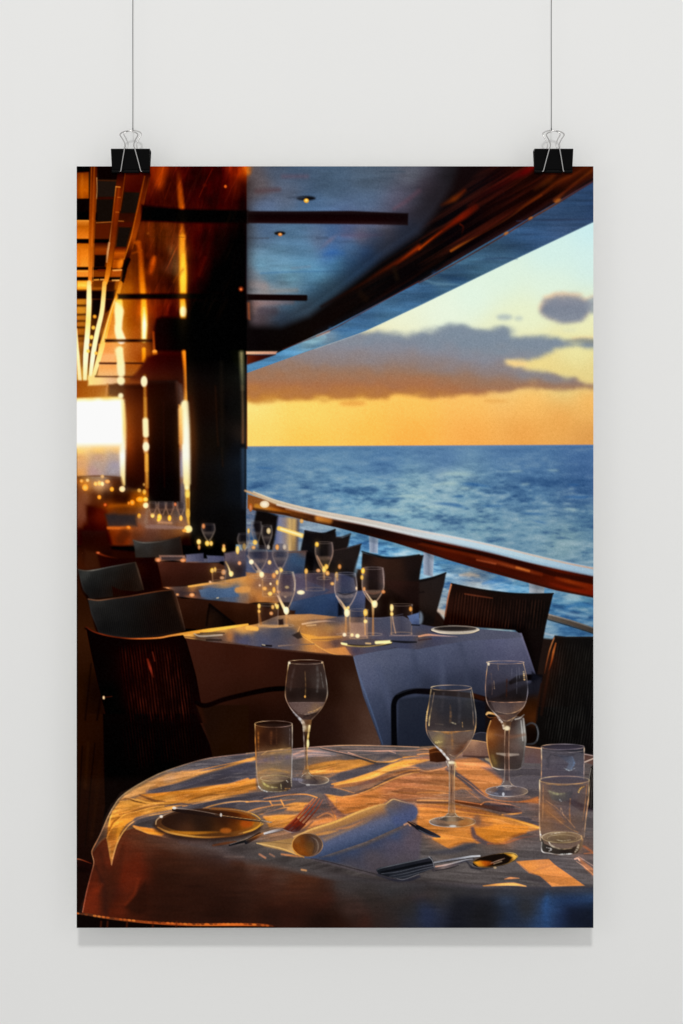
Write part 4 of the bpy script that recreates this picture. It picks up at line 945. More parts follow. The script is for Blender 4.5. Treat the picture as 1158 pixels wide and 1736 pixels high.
    # chair backs in front of table 2/3 (left), front-left chair
    V('''
P('C1', "8,262 60,272 120,268 250,240 400,212 420,260 456,398 300,440 90,462 40,400", Mesh('C1', "60,285,4a555c 40,275,363e42 120,290,343b40 250,260,2e3234 380,230,2c2826 100,350,2c3238 220,330,2e2f31 330,310,2e2622 420,330,3a2c24 120,430,241f20 250,400,2a1e18 350,370,2c1c14 100,400,23262a"), f=3.5)
S('C1', "10,262 60,270 120,266 250,240 396,214", 7, '4a4a48 8a989c 566066 4a4a4a 38302c', f=3, a=.85)
S('C1', "400,218 425,300 452,395", 10, '4a3a30 5a463a 38281e', f=3.5, a=.9)
S('C1', "6,270 40,400 85,470 130,640 150,700", [10,12,14,16,16], '2a1008 1e0c06 1a0a06 1a0a06 140806', f=4)
P('C1', "240,375 300,400 420,412 560,396 600,385 640,402 450,428 250,445", Mesh('C1', "260,400,3a1008 350,412,2a0c06 450,412,200905 560,400,2a0e06 270,430,2a120a"), f=3.5)
P('C1', "78,458 150,468 250,455 360,440 450,425 560,408 642,398 660,420 700,540 734,672 600,706 450,722 380,728 250,712 150,690 140,660 100,560", Mesh('C1', "110,480,383f45 160,485,3a4248 220,475,2e3338 350,470,282a2e 480,450,2a2a2c 600,430,1e1614 150,540,2a2d32 250,540,2c3036 350,540,282a2e 450,550,24201e 550,540,2a1c18 620,540,241814 200,640,1c1e22 300,640,22252a 400,640,202020 500,640,22191a 600,640,241814 690,640,241a16 660,500,302016"), f=3)
S('C1', "82,462 150,470 250,457 360,442 450,426 560,408 640,400", 8, '9a6648 b07c5c 7a5038 7a4830 9a5430 8a4c28 5a3420', f=2.6, a=.95)
S('C1', "650,408 690,530 726,668", [16,22,22], '2c1a12 40281c 2c1c16', f=4, a=.9)
S('C1', "668,420 700,530 734,668", 5, '5a4030 5c4434 3a2c28', f=3, a=.8)
''')
    cords('C1', "140,490 600,450 690,640 600,690 380,715 180,680", 3.4, -8, '34342f', .20, f=12, seed=51)
    cords('C1', "60,300 380,250 430,390 120,440", 3.2, -8, '34342f', .16, f=10, seed=52)
    grade(shape_mask(lambda: P('C1', "5,262 120,268 400,212 456,400 640,400 735,675 380,730 150,690", 'ffffff', f=5)), mul=(.70, .65, .62), sat=.9)
    V('''
S('C1', "130,690 60,660", 10, '140806', f=4)
P('D1', "-6,-200 205,-200 205,400 100,900 -6,1200", Mesh('D1', "30,0,281106 60,200,241006 150,100,1c0c05 30,400,1e0c05 120,400,1c0b05 150,600,180a05 30,600,180905 30,760,140705"), f=4)
S('C1', "100,900 60,1278", 10, '120805', f=4, a=.8)
S('C1', "165,1120 140,1278", 14, '120805', f=4, a=.8)
S('D1', "40,20 20,400 5,650", 8, '100704', f=3, a=.8)
S('D1', "125,0 95,300 60,700", 8, '100704', f=3, a=.8)
S('D1', "80,0 60,300", 20, '2e1608', f=5, a=.6)
S('D1', "160,120 130,420 100,640", 24, '241006', f=5, a=.6)
P('C1', "65,648 100,672 150,692 250,716 380,730 550,724 720,700 745,745 775,850 810,980 850,1200 880,1300 205,1300 195,1230 150,1050 120,920 90,780", Mesh('C1', "100,720,0c0505 300,760,0c0504 500,760,0d0504 700,740,0e0706 200,900,0a0404 350,880,140605 480,880,1c0806 600,880,170907 700,900,0d0606 250,1100,070303 400,1080,140706 500,1080,180907 620,1100,150a08 740,1100,0c0606 300,1260,060303 500,1260,140907 700,1260,120a08 820,1200,120909"), f=2.2)
P('D1', "180,-200 810,-200 900,0 932,110 600,200 300,330 250,400 195,420 190,300", Mesh('D1', "300,50,0a0404 500,50,0e0505 700,30,100706 860,50,0c0606 300,250,090403 240,350,0a0403 600,120,080303 900,80,140908"), f=3)
P('D1', "810,-260 1165,-260 1165,120 925,120 905,0", Mesh('D1', "900,-100,20110b 1000,-50,24130a 1100,0,241208 1000,60,221106 940,60,22120a"), f=4)
P('D1', "195,420 205,255 270,260 290,310 240,400 180,520", '0b0504', f=3)
''')
    cords('C1', "300,800 480,780 660,790 700,900 760,1100 800,1278 380,1278 330,1000", 5.0, -7, '451a10', .5, f=22, seed=61)
    cords('D1', "330,-120 780,-120 860,60 420,160 340,60", 5.0, -7, '2a1510', .4, f=24, seed=62)
    V('''
S('C1', "482,870 500,930 520,990", [14,18,8], '5a1c0c 7a2818 3a140c', f=3, a=.8)
S('C1', "515,820 530,880", 8, '5a2014', f=2.5, a=.7)
S('C1', "66,650 105,676 160,696 250,716 380,729 550,724 640,708 760,690 900,672 1158,634", [8,9,9,8,8,10,12,18,24,14], '3a140a 5a2410 4a1c0c 9a501c b8702c c07c30 e0982c ffb83c ffc040 f0a838', f=2.2)
S('C1', "795,694 840,712 985,704", [5,12,9], 'a89c94 b0a49c c0b4a8', f=2.5, a=.8)
S('C1', "840,690 1000,692", 7, '2a2024', f=2.5, a=.7)
S('C1', "880,738 980,738", 9, '1c1412', f=2.5, a=.8)
E('C1', 185, 1128, 7, 11, 'f0d8b0', f=3, a=.8)
S('C1', "195,1125 240,1120", 4, '5a2c18', f=3, a=.6)
# arm of that chair
S('O', J(('C1', "810,1160 850,1180 900,1176 1000,1140"), ('D2', "0,303 60,290 130,277 190,270 250,268")), [6,8,8,8,8,8.5,8.5,8.5,8.5], '0c0606 120909 0e0807 0c0706 0a0605', f=3)
S('O', J(('D3', "440,330 340,306 200,290 80,280 10,276"), ('D2', "1120,286 1060,300 1010,328 990,370 988,440 992,660")), [9,9,9.5,10,9.5,9,9,9,9,9.5,10], '140b0a 1a0d0a 100c10 0b0b0e 0b0b0e 0b0b0e', f=3)
S('D2', "1165,262 1090,278 1010,308", 5, '2a3040', f=3, a=.7)
S('D3', "350,300 420,325", 26, '3a1a0e', f=4, a=.7)
S('D3', "600,220 650,195 720,186 800,188", [26,40,40,44], '0d0a0c', f=3.5)
P('D3', "740,150 800,190 800,300 740,300 735,200", '11121c', f=6)
P('D3', "440,340 800,190 800,620 440,640", Mesh('D3', "600,250,181820 700,280,14141c 740,260,1c1e2a 600,400,180e0a 720,400,3a1c08 740,440,4c260c 740,360,2c1608 700,520,120b09 760,560,0e0908 500,500,141218"), f=7, a=.9)
''')
    wine('C2', 664, 448, 128, 150, 560, 690, 860, f=2.8, a=.62, rim='9a96a0', lit='c8a898', dark='232a40')
    wine('C2', 848, 412, 132, 146, 540, 650, 860, f=2.8, a=.7, rim='948a88', lit='c8a088', dark='141013')
    wine('C2', 262, 440, 80, 118, 545, 690, 800, f=3, a=.6, rim='b8a490', lit='c8a080', dark='2c2836')
    S('C2', "308,440 322,500 316,560", 8, 'c8bcae', f=3, a=.6)
    S('C2', "205,600 235,660 258,700", [10, 18, 26], 'c8a890 ffd898 fff0c0', f=3, a=.9)
    S('C2', "600,600 640,650 668,700", [9, 12, 18], 'a898a0 d8b898 ffd070', f=2.8, a=.8)
    S('C2', "790,560 830,620 852,650", [9, 12, 20], 'c0a090 d8c0a8 ffd880', f=2.8, a=.8)
    S('C2', "610,575 660,590 735,570", [6, 12, 6], '12121c', f=3, a=.5)
    S('C2', "790,570 850,585 910,565", [6, 14, 6], '6a4438', f=3, a=.5)
    tumbler('C2', 74, 208, 660, 810, f=3, a=.6)
    tumbler('C2', 690, 812, 695, 885, f=2.8, a=.6)
    tumbler('C2', 968, 1112, 660, 862, f=2.8, a=.6)
    V('''
P('C2', "690,780 810,780 808,880 694,880", 'b08878', f=5, a=.55)
S('C2', "790,700 795,860", 8, 'd89c58', f=3, a=.7)
S('C2', "975,700 985,780 1000,850", 8, 'd8a880', f=3, a=.6)
P('C2', "208,760 240,755 245,805 212,805", '2a1c1a', f=3.5)
S('C2', "80,800 180,806 270,800", [14,18,14], 'c89860', f=3, a=.8)
S('C2', "0,815 60,822", 30, 'f0b048', f=4, a=.9)
S('C2', "75,700 90,790", 14, 'a86830', f=4, a=.6)
P('C2', "255,740 420,724 600,742 560,752 420,762 300,770", 'c08a50', f=3, a=.5)
S('C2', "370,790 430,780 520,770 600,772", [10,14,10,6], 'd8b08c b89878 b09080 5a5058', f=2.5, a=.9)
S('C2', "400,800 460,796", 10, 'c8a070', f=2.5, a=.8)
S('C2', "352,808 345,850 420,905 560,985 680,995", [4,6,6,8,6], 'd0985c e8a848 d8a050 e89c40 d08848', f=2.5, a=.85)
P('C2', "352,850 480,875 640,868 640,885 540,905 420,900", Mesh('C2', "400,870,f0a838 500,880,e09c38 600,880,a8743c"), f=3.5, a=.8)
S('C2', "430,895 560,892 660,880", [4,10,4], '6a4430', f=3, a=.7)
P('C2', "500,960 660,945 700,1000 560,985", Mesh('C2', "560,970,d08840 640,970,d88c40 690,990,b87844"), f=3.5, a=.8)
P('C2', "300,865 350,840 372,880 340,892", '241c1c', f=3, a=.8)
S('C2', "100,935 160,938", 12, '1a1418', f=2.5)
S('C2', "210,938 330,930 450,925", [10,8,5], '8a7468 6a5858 5a4a4c', f=2.5, a=.8)
S('C2', "100,930 116,933", 7, 'b0a898', f=2.5)
E('C2', 805, 918, 172, 24, '2a241c', f=2.5)
E('C2', 805, 912, 166, 20, '4a4450', f=2.5)
S('C2', "640,925 700,938 800,942 900,930 970,908", [10,8,8,8,12], 'f0d888 8a7440 9a8450 8a7448 e8d888', f=2.5)
S('C2', "870,915 965,910", 20, 'fff0a8', f=3.5)
S('C2', "636,920 668,926", 12, 'fff0b0', f=3)
S('C2', "800,920 830,922", 10, 'c8a878', f=3)
S('C2', "970,905 1060,912 1140,912", [10,16,10], '1a1a22', f=2.5)
S('C2', "960,870 1050,868 1160,870", 5, 'a08890', f=2.5, a=.6)
S('C2', "780,745 900,752 1050,722", 4, '5a5c78', f=2.5, a=.6)
P('C2', "1080,735 1160,712 1160,800 1110,790", Mesh('C2', "1110,745,4a5f94 1150,740,4a649c 1150,780,3a4870"), f=3)
S('C2', "1110,795 1160,798", 8, '141620', f=2.5)
E('C3', 235, 650, 160, 27, '22202a', f=2.2, a=.8)
E('C3', 238, 645, 158, 25, 'a8a4a0', f=2.2)
E('C3', 238, 640, 138, 17, '3a3434', f=2.4)
S('C3', "85,650 140,666 240,672 340,666 392,648", [5,8,9,8,5], 'e8dcc8 d0c8bc a8a49c b8b0a0 e0d4bc', f=2)
E('C3', 225, 638, 100, 11, '1e1a1c', f=3, a=.8)
S('C3', "0,690 60,680 150,686 250,692", [10,14,8,5], 'd89870 c89078 a89098 6a6070', f=2.2, a=.9)
S('C3', "0,715 80,705", 10, '3a2c34', f=2.5, a=.8)
''')
    blob('C2', "780,430,14,20,ffb830 773,475,11,17,ffc040 788,552,10,14,d88840 918,572,14,13,d87c38 860,655,20,28,fff0b8 672,714,20,30,fff0c0 680,680,10,11,ffd060 797,712,16,26,ffc848 797,772,14,14,ffd880 975,680,13,26,ffe490 975,722,11,14,ffd060 1102,688,12,18,e09030 78,668,11,18,ffc850 78,704,10,12,f0b040 200,672,12,18,ffd458 170,675,12,16,e0a040 262,700,20,28,fff6d0 160,718,14,14,d08848 190,660,8,12,f0c060 743,870,16,16,ffeab8 706,864,12,13,ffd898 655,862,14,14,f0dcc0 735,548,6,12,e0c8a8", f=2.8)
    grade(shape_mask(lambda: P('O', "120,905 300,905 420,925 520,930 600,985 720,1030 890,1064 912,1150 915,1320 120,1320", 'ffffff', f=20)), mul=(1.0, .96, .90), con=1.18, mid=.20, sat=.84)
    grade(shape_mask(lambda: P('C1', "65,648 250,716 550,724 720,700 850,1200 880,1300 205,1300 150,1050", 'ffffff', f=8)), mul=(1.35, 1.25, 1.2))
    grade(shape_mask(lambda: P('O', "512,895 720,938 756,970 940,1004 905,1140 880,1070 750,1058 640,985 560,950", 'ffffff', f=6)), mul=(1.25, 1.2, 1.18))
    # right-hand front chair
    V('''
P('C3', "888,684 960,692 1150,692 1150,1300 760,1300 775,1180 795,1040 822,890 852,760", Mesh('C3', "900,720,160d0a 1000,720,0f0d0c 1100,720,0d0c0c 870,850,2c140c 1000,850,100d0b 1100,850,12110f 830,1000,1c0e08 950,1000,0d0b0a 1100,1000,0e0d0c 800,1150,140a07 950,1150,0c0a09 1100,1150,0e0d0d"), f=2.4)
P('D3', "775,380 1150,380 1150,700 1080,690 880,650 770,640 765,500", Mesh('D3', "820,450,0c0908 950,450,0e0d0c 1100,450,0f0e0e 800,600,0a0706 950,600,0b0a09 1080,620,0c0a0a"), f=3)
''')
    cords('C3', "900,740 1150,730 1150,1290 820,1290 850,1000", 4.6, 9, '2c2926', .42, f=10, seed=71)
    cords('D3', "830,380 1150,380 1150,640 840,620", 4.6, 9, '2a2826', .5, f=10, seed=72)
    V('''
S('C3', "884,700 858,770 838,850 822,930", [7,9,7,5], 'c87c48 a86030 7a3c1c 4a2414', f=2.4, a=.9)
S('C3', "895,735 880,790 868,850 850,910", [8,14,10,6], 'a85424 b86028 903c14 5a2410', f=2.6, a=.9)
S('C3', "850,920 820,1080 800,1200", [14,20,18], '3a1a0e 28120a 20100a', f=4, a=.7)
S('C3', "892,688 960,696 1145,696", 8, '221c1a', f=2.5, a=.8)
S('C3', "800,1000 780,1120 768,1240", [10,12,12], '241008', f=3, a=.8)
''')
def art_near():
    X, Y = np.meshgrid(np.arange(PW) + PX, np.arange(PH) + PY)
    V('''
P('D1', "-6,775 60,785 125,810 115,880 40,870 -6,870", Mesh('D1', "20,800,1c0806 80,820,160605 40,860,0c0403"), f=3)
S('D1', "0,782 30,786 100,812", [8,7,5], 'b06a4a 8a3418 5a1c0c', f=2, a=.9)
''')
    out = J(('D1', "30,1180 45,1130 70,1000 95,900 118,805 104,745 110,715 160,620 210,500 240,445 285,378 340,330 420,278 560,205 720,148 900,100 1030,82 1158,70"),
            ('D2', "150,690 300,678 400,668 500,660 620,653 750,652 900,655 1050,660 1158,664"), ('D3', "60,638 300,625 500,630 800,648 950,665 1150,694"), ('O', "1012,1600 120,1600"))
    skirt = [('D1', "100,1000,5c1604 150,720,4a1608 120,680,4a2010 300,750,561a09 220,700,5a1e0a 400,900,551404 240,1000,36110a 210,900,3c1307 330,900,5c1604 350,1100,260e06 300,1140,4e1404 90,1100,6a1c06 600,900,280f07 800,1000,280d06 1000,1100,1f0a05 600,1100,230c06 450,1000,2c0e06 700,700,4a2c22 900,740,3a2522 600,780,3a160a 500,650,4a2214 420,620,5a2814 1050,760,3e2f32 1100,850,2c1812 1000,950,2c110a"),
             ('E2', "100,800,3c1b11 300,850,4c1f0b 500,900,34170d 300,1000,39130a 150,1000,2d0f07 500,1080,1c0b06 700,1000,2a1a15 800,900,2e2726 1000,900,2a2a2f 850,1050,38150d 1100,1000,22232a 700,850,3a3132 1000,840,363135 600,1100,220e08 980,1080,2c1a18 1120,1090,1a2440 50,720,44322e 250,760,40322f"),
             ('E3', "100,900,2b2523 50,1000,1c2440 300,950,1c1e2c 250,1050,14182a 400,1000,1e1917 550,900,243049 600,1000,182238 700,950,262529 850,950,1e3a6a 830,1050,1e3763 1000,900,1a2e55 1000,1000,141c37 1100,1050,10131f 1100,880,1f3863 750,870,2a2c38 450,870,2a2830 250,870,2c2a2e 940,1060,14203e")]
    P('O', out, Mesh(skirt), f=1.6)
    # ---- lit table top
    top = J(('D1', "104,745 110,715 160,620 210,500 240,445 285,378 340,330 420,278 560,205 720,148 900,100 1030,82 1158,70"),
            ('D2', "150,690 300,678 400,668 500,660 620,653 750,652 900,655 1050,660 1158,664"), ('D3', "60,638 300,625 500,630 800,648 950,665 1150,694"),
            ('E3', "1150,826 800,826 400,812 0,792"), ('E2', "900,800 700,778 450,742 200,690 0,660"), ('D1', "900,680 650,650 480,610 390,570 310,600 260,720 240,815 235,790 215,680 200,640 170,660"))
    tm = [('D1', "130,690,6a2c10 180,600,7a3c14 230,520,c08428 260,440,d0983e 340,350,c8984e 420,300,c89a52 500,250,bd8c4c 600,210,a88656 700,175,7c6a62 780,170,5a5462 850,150,555060 950,110,6a5c62 1000,130,4e4a60 1100,95,64545c 1100,122,a8783c 1000,152,b8843c 900,185,c8943f 800,205,9a7444 700,240,d09a48 600,262,b88a4c 560,300,5c5064 620,310,484558 800,268,3d3d55 950,220,44445f 1080,180,484865 1000,262,4c4558 500,345,b07a2e 450,350,9a6a2c 600,372,c08630 700,340,a8722c 800,345,c88a34 1000,300,d08a32 1100,260,d8943c 1100,320,b87c34 900,392,dca046 760,395,b07a34 850,430,454058 1000,420,40405a 1100,390,403e58 350,380,684727 300,430,d99c3e 380,410,c89040 260,490,d09232 230,550,b87a22 400,455,6a4a26 460,440,e0a243 330,480,a87228 550,440,c89644 500,470,a87634 300,545,cc8c2c 290,640,7a4818 240,750,8a4a14 420,515,4b4146 500,520,473d45 600,440,6a5448 470,590,e0983a 560,600,d08a30 420,565,8a5a28 600,500,4a3c3c 360,620,5a3016 700,660,4a3c3c 900,670,403a42"),
          ('D2', "30,745,c8924a 30,790,5a5468 150,700,6a5660 350,690,8c7468 450,690,8a7468 350,740,5c5260 250,720,545064 600,690,7c666a 550,665,947c74 750,668,8a7470 900,690,a88878 850,720,6a5a60 1000,720,4c4858 1100,690,8c7468 700,720,5c4c54 750,760,4c4450 600,775,c48a3a 500,820,b48038 450,780,a07438 550,850,8a6440 640,850,504654 720,830,504654 900,790,4c4454 800,800,4e4654 820,850,e2a444 900,820,d89a40 1000,775,dca040 1100,740,584c54 1060,750,a87840 650,900,d4963e 560,915,b88440 600,945,8a6038 750,920,8a5c3a 900,870,9a6838 1000,840,a87038 1100,830,a46e3a 950,900,6a4c44 600,960,5a4a50 550,960,4a4450 700,970,5a4644 460,960,5a4c54 380,970,57495a 560,995,dc9e44 650,1040,c8863e 800,1000,b87840 900,1000,b87841 1000,970,bd7f3e 1100,960,b67a3c 1000,900,bd853f 1100,1010,a87040 1100,880,b87e3e 600,1100,6c4e4a 700,1090,be7b3c 100,1010,5a4c54 300,1000,5a4c54 200,990,6a5650 50,1050,a87a40 150,1040,5a4a4c 100,1050,5c4c4c 200,1085,4c444c 300,1060,6a5444 380,1060,cc903f 200,1150,d4963e 300,1130,a8763a 150,1120,8a6440 500,1120,a87038 450,1180,c0843c 560,1060,a07040 520,1040,4c424a 600,1130,a87040 330,1230,a87440 50,930,d0923c 20,880,d8943e"),
          ('D3', "50,650,a8784a 40,680,c08a48 50,770,574a55 130,760,5c4a50 100,830,b07542 100,900,c08542 50,960,c07d3d 60,860,a87040 300,800,b87c41 400,840,b88146 350,900,a16d45 340,780,9a6c48 270,850,5c4a50 320,900,6a5450 450,770,4c4054 400,740,46384a 520,850,6a5450 700,800,4c4660 650,880,544a5c 500,920,5c4e58 750,920,504658 740,985,a66a3c 600,1000,8c5e42 650,1040,5a4658 500,1040,584654 700,1100,54465a 100,1050,c27e36 300,1060,c08236 430,1095,a46a36 550,1130,c88a3d 200,1180,c88939 420,1190,c07d32 600,1180,c68532 740,1160,7c5240 50,1100,b87832 650,1220,5a4a58 1100,1100,4c465c 1110,1200,4a4056 900,720,4e4660 950,900,504458 850,1060,8a5a3c 950,1060,5c4850 1000,1150,6a5048 900,1150,7c5844 1050,780,4c4050 1120,720,4a3c42"),
          ('E3', "100,520,c98a3a 200,560,cf9041 300,520,b87832 30,540,504450 130,595,4e4856 50,610,3f4258 250,600,3d4360 320,550,364060 400,560,40404e 350,480,5c4650 450,500,c8852f 600,475,c68430 550,525,9c6228 690,490,7c5a48 650,545,544652 500,580,44404e 750,570,54485a 700,620,4c4454 1000,720,544a5c 1100,760,5a4c58 600,700,50485a 400,720,46424e 200,740,403c46 50,740,3d3b45 700,760,4c4654 500,775,584d57 900,640,524860 1100,640,5a4a58 1080,575,a26a42 850,610,4e465a 150,790,4c4248 650,800,50464e 1000,810,5c4c52"),
          ('E2', "30,580,5a4b4c 100,610,4f4748 200,645,4a4044 50,640,4a3f41 300,690,4b4248 550,720,443e46 700,740,453f45 900,785,3b363a 700,650,4a414a 850,640,50464e 1000,570,544a56 1100,550,5a4c58 1000,690,4c444c 120,540,a87c48 250,480,9a7048 300,440,a87438 180,520,b88440")]
    P('O', top, Mesh(tm, k=.55), f=2.2)
    m = shape_mask(lambda: P('O', top, 'ffffff', f=6))[..., None]
    b = gauss(IMG[940:], 9.)
    g = b.mean(2, keepdims=True)
    b = g + (b - g) * .72
    b = (.325 + (b - .31) * .62) * np.array([1.05, 1.0, .95], np.float32)
    IMG[940:] += (b - IMG[940:]) * m[940:]
    # patches the sun reaches, patches it does not
    V("""
P('F1', "190,285 215,258 300,212 400,168 470,150 560,150 650,138 795,84 800,100 700,132 600,166 480,192 380,218 320,242 250,264", Mesh('F1', "220,265,c89c5c 300,222,c89e5e 400,182,a8895e 470,170,b88c50 560,160,c8964c 650,148,cc943e 790,92,dca044 380,205,c08c48 300,245,cc9a52", k=.4), f=3.5, a=.95)
P('F1', "325,243 480,196 640,152 800,102 800,182 700,202 560,216 430,240 350,252", Mesh('F1', "360,240,4c4250 480,215,433f52 600,180,42405a 700,150,45455f 780,130,484a66 780,170,44425a 620,200,443e50", k=.5), f=6, a=.95)
P('F1', "400,150 480,128 560,105 700,80 795,66 795,82 650,134 560,146 470,146", Mesh('F1', "430,150,6a6064 560,120,545062 700,95,504c62 790,75,6a5c60", k=.5), f=5, a=.9)
P('F1', "265,268 330,252 430,240 560,220 700,204 798,182 802,232 700,246 600,258 480,286 400,302 330,296", Mesh('F1', "300,272,b07c38 380,262,c0842c 480,250,b87c30 600,235,c48632 720,218,cc8c34 790,200,d0923a 400,285,d09a44 500,270,b4782c 600,250,c68834 720,238,a87434 790,225,c08438", k=.4), f=4, a=.95)
P('F1', "160,330 195,285 270,272 340,296 440,300 530,294 440,318 350,334 265,355 222,388 190,440 165,540 155,566 150,540 135,450 142,390", Mesh('F1', "180,310,c8923e 230,290,d09a40 320,300,d8a044 430,306,d8a44c 200,350,c88c34 260,340,b0782c 350,325,cc9440 180,410,c0842e 150,440,a86c28 165,500,b87c34 230,375,cc9038", k=.4), f=3, a=.95)
P('F1', "440,308 540,292 640,276 800,246 960,250 870,290 760,330 660,318 560,320 470,330", Mesh('F1', "480,315,4a4048 560,302,454052 680,285,42405a 800,268,46435a 900,262,544c58 760,305,4a4350", k=.5), f=5, a=.92)
P('F1', "245,392 285,366 350,344 432,328 370,350 348,372 350,398 320,410", '483f44', f=4, a=.9)
P('F1', "250,394 300,400 350,408 395,428 380,440 320,428 265,408", Mesh('F1', "260,398,f0a64a 320,414,e89c3a 380,432,c87c28", k=.4), f=3.5, a=.95)
P('F1', "962,58 1060,48 1158,50 1158,84 1060,86 960,100", Mesh('F1', "990,70,8a7470 1060,62,8c7874 1150,70,6c5e64", k=.5), f=4, a=.9)
P('F1', "1020,128 1090,118 1158,106 1158,150 1090,160 1010,166", Mesh('F1', "1040,145,bc8840 1100,130,d09a48 1150,120,cc9444 1150,145,b88040", k=.4), f=5, a=.9)
P('F1', "960,180 1120,195 1158,200 1158,250 1080,246 960,250 860,262 830,250", Mesh('F1', "900,250,5c4f58 1000,225,50485a 1100,220,4c4656 1150,235,4a4454", k=.5), f=6, a=.9)
P('F1', "835,352 900,345 1010,345 960,380 930,402 860,400", Mesh('F1', "850,365,d8983c 920,360,dc9c40 980,352,c48638 900,390,b47c38", k=.4), f=4, a=.9)
P('F1', "955,300 1040,290 1010,330 930,325", Mesh('F1', "980,305,c48a3e 1020,300,d0943e", k=.4), f=5, a=.8)
P('F1', "1105,250 1158,262 1158,372 1140,330", Mesh('F1', "1120,262,d89c44 1150,290,c8863c 1150,350,bc7c38", k=.4), f=3, a=.95)
P('F1', "1020,300 1100,270 1158,370 1158,420 1040,420 1000,400", Mesh('F1', "1060,320,5c4b4c 1110,310,604c4c 1120,390,b07a40 1060,400,a87444", k=.4), f=6, a=.8)
P('F2', "-10,118 60,100 130,95 200,118 90,150 -10,158", Mesh('F2', "20,130,c08a40 100,115,c8903e 160,115,b88440", k=.4), f=5, a=.9)
P('F2', "0,170 90,155 180,118 240,112 230,128 120,185 0,212", Mesh('F2', "40,185,514751 120,165,4e4553 200,130,524857", k=.5), f=5, a=.9)
P('F2', "-10,210 80,190 160,168 240,122 300,100 380,92 420,100 320,130 240,150 160,184 80,215 -10,225", Mesh('F2', "20,212,dca24a 100,195,e0a44a 200,160,e4a84c 260,125,dca248 350,105,c89448", k=.4), f=3.5, a=.9)
P('F2', "0,262 80,262 180,225 260,185 350,155 480,140 500,150 540,165 700,205 745,215 700,250 560,230 420,262 300,275 240,280 150,320 0,350", Mesh('F2', "60,290,c07f3c 160,260,b4783a 260,220,a87044 350,190,a27048 450,190,a87648 540,200,a87846 640,200,b27e48 700,225,ac7a48 300,255,a06c44 100,320,b87838", k=.5), f=4, a=.9)
P('F2', "530,100 620,88 680,120 748,186 730,205 640,220 560,170 535,140", Mesh('F2', "560,125,b47e48 620,120,b8814a 690,160,b68048 620,180,ae7a48", k=.5), f=5, a=.85)
P('F2', "360,300 500,292 640,320 740,350 850,380 905,395 900,410 800,430 740,455 680,470 600,440 500,490 480,480 360,390", Mesh('F2', "400,330,bc7f3c 500,320,b87c3c 620,340,b07640 740,370,c48a40 830,395,cc9244 420,390,c4853c 560,400,cc8c40 700,410,cc8a38 640,450,c48638 520,460,c88a40 760,430,b07638", k=.5), f=5, a=.92)
P('F2', "438,448 500,425 590,415 640,455 560,480 510,500", Mesh('F2', "470,450,c88a40 540,440,cc8e44 600,445,c08038 520,485,d0904a", k=.4), f=4, a=.9)
""")
    stl = rnoise(90, 5, 4, 301, -13); st2 = rnoise(80, 5, 4, 302, 4); st3 = noise((PH, PW), 40, 4, 4, 303)
    w = np.clip((X - 560) / 160, 0, 1)
    st = stl * (1 - w) + st2 * w + .5 * st3
    warm = np.clip((IMG[..., 0] - IMG[..., 2] - .12) * 5, 0, 1)
    IMG[:] = np.clip(IMG * (1 + (.11 * st * (.35 + .65 * warm))[..., None] * m), 0, 1)
    # softly turned front edge
    S('O', "420,1462 470,1466 533,1479 595,1489 645,1494 710,1496 814,1502 917,1506 1010,1506", [10, 12, 13, 12, 11, 9, 7, 7, 7], Mesh('O', "420,1462,493c3a 533,1479,413a3e 645,1494,352f33 710,1496,3c363a 814,1502,50464e 917,1506,3a3844 1000,1506,2c3650"), f=9, a=.85)
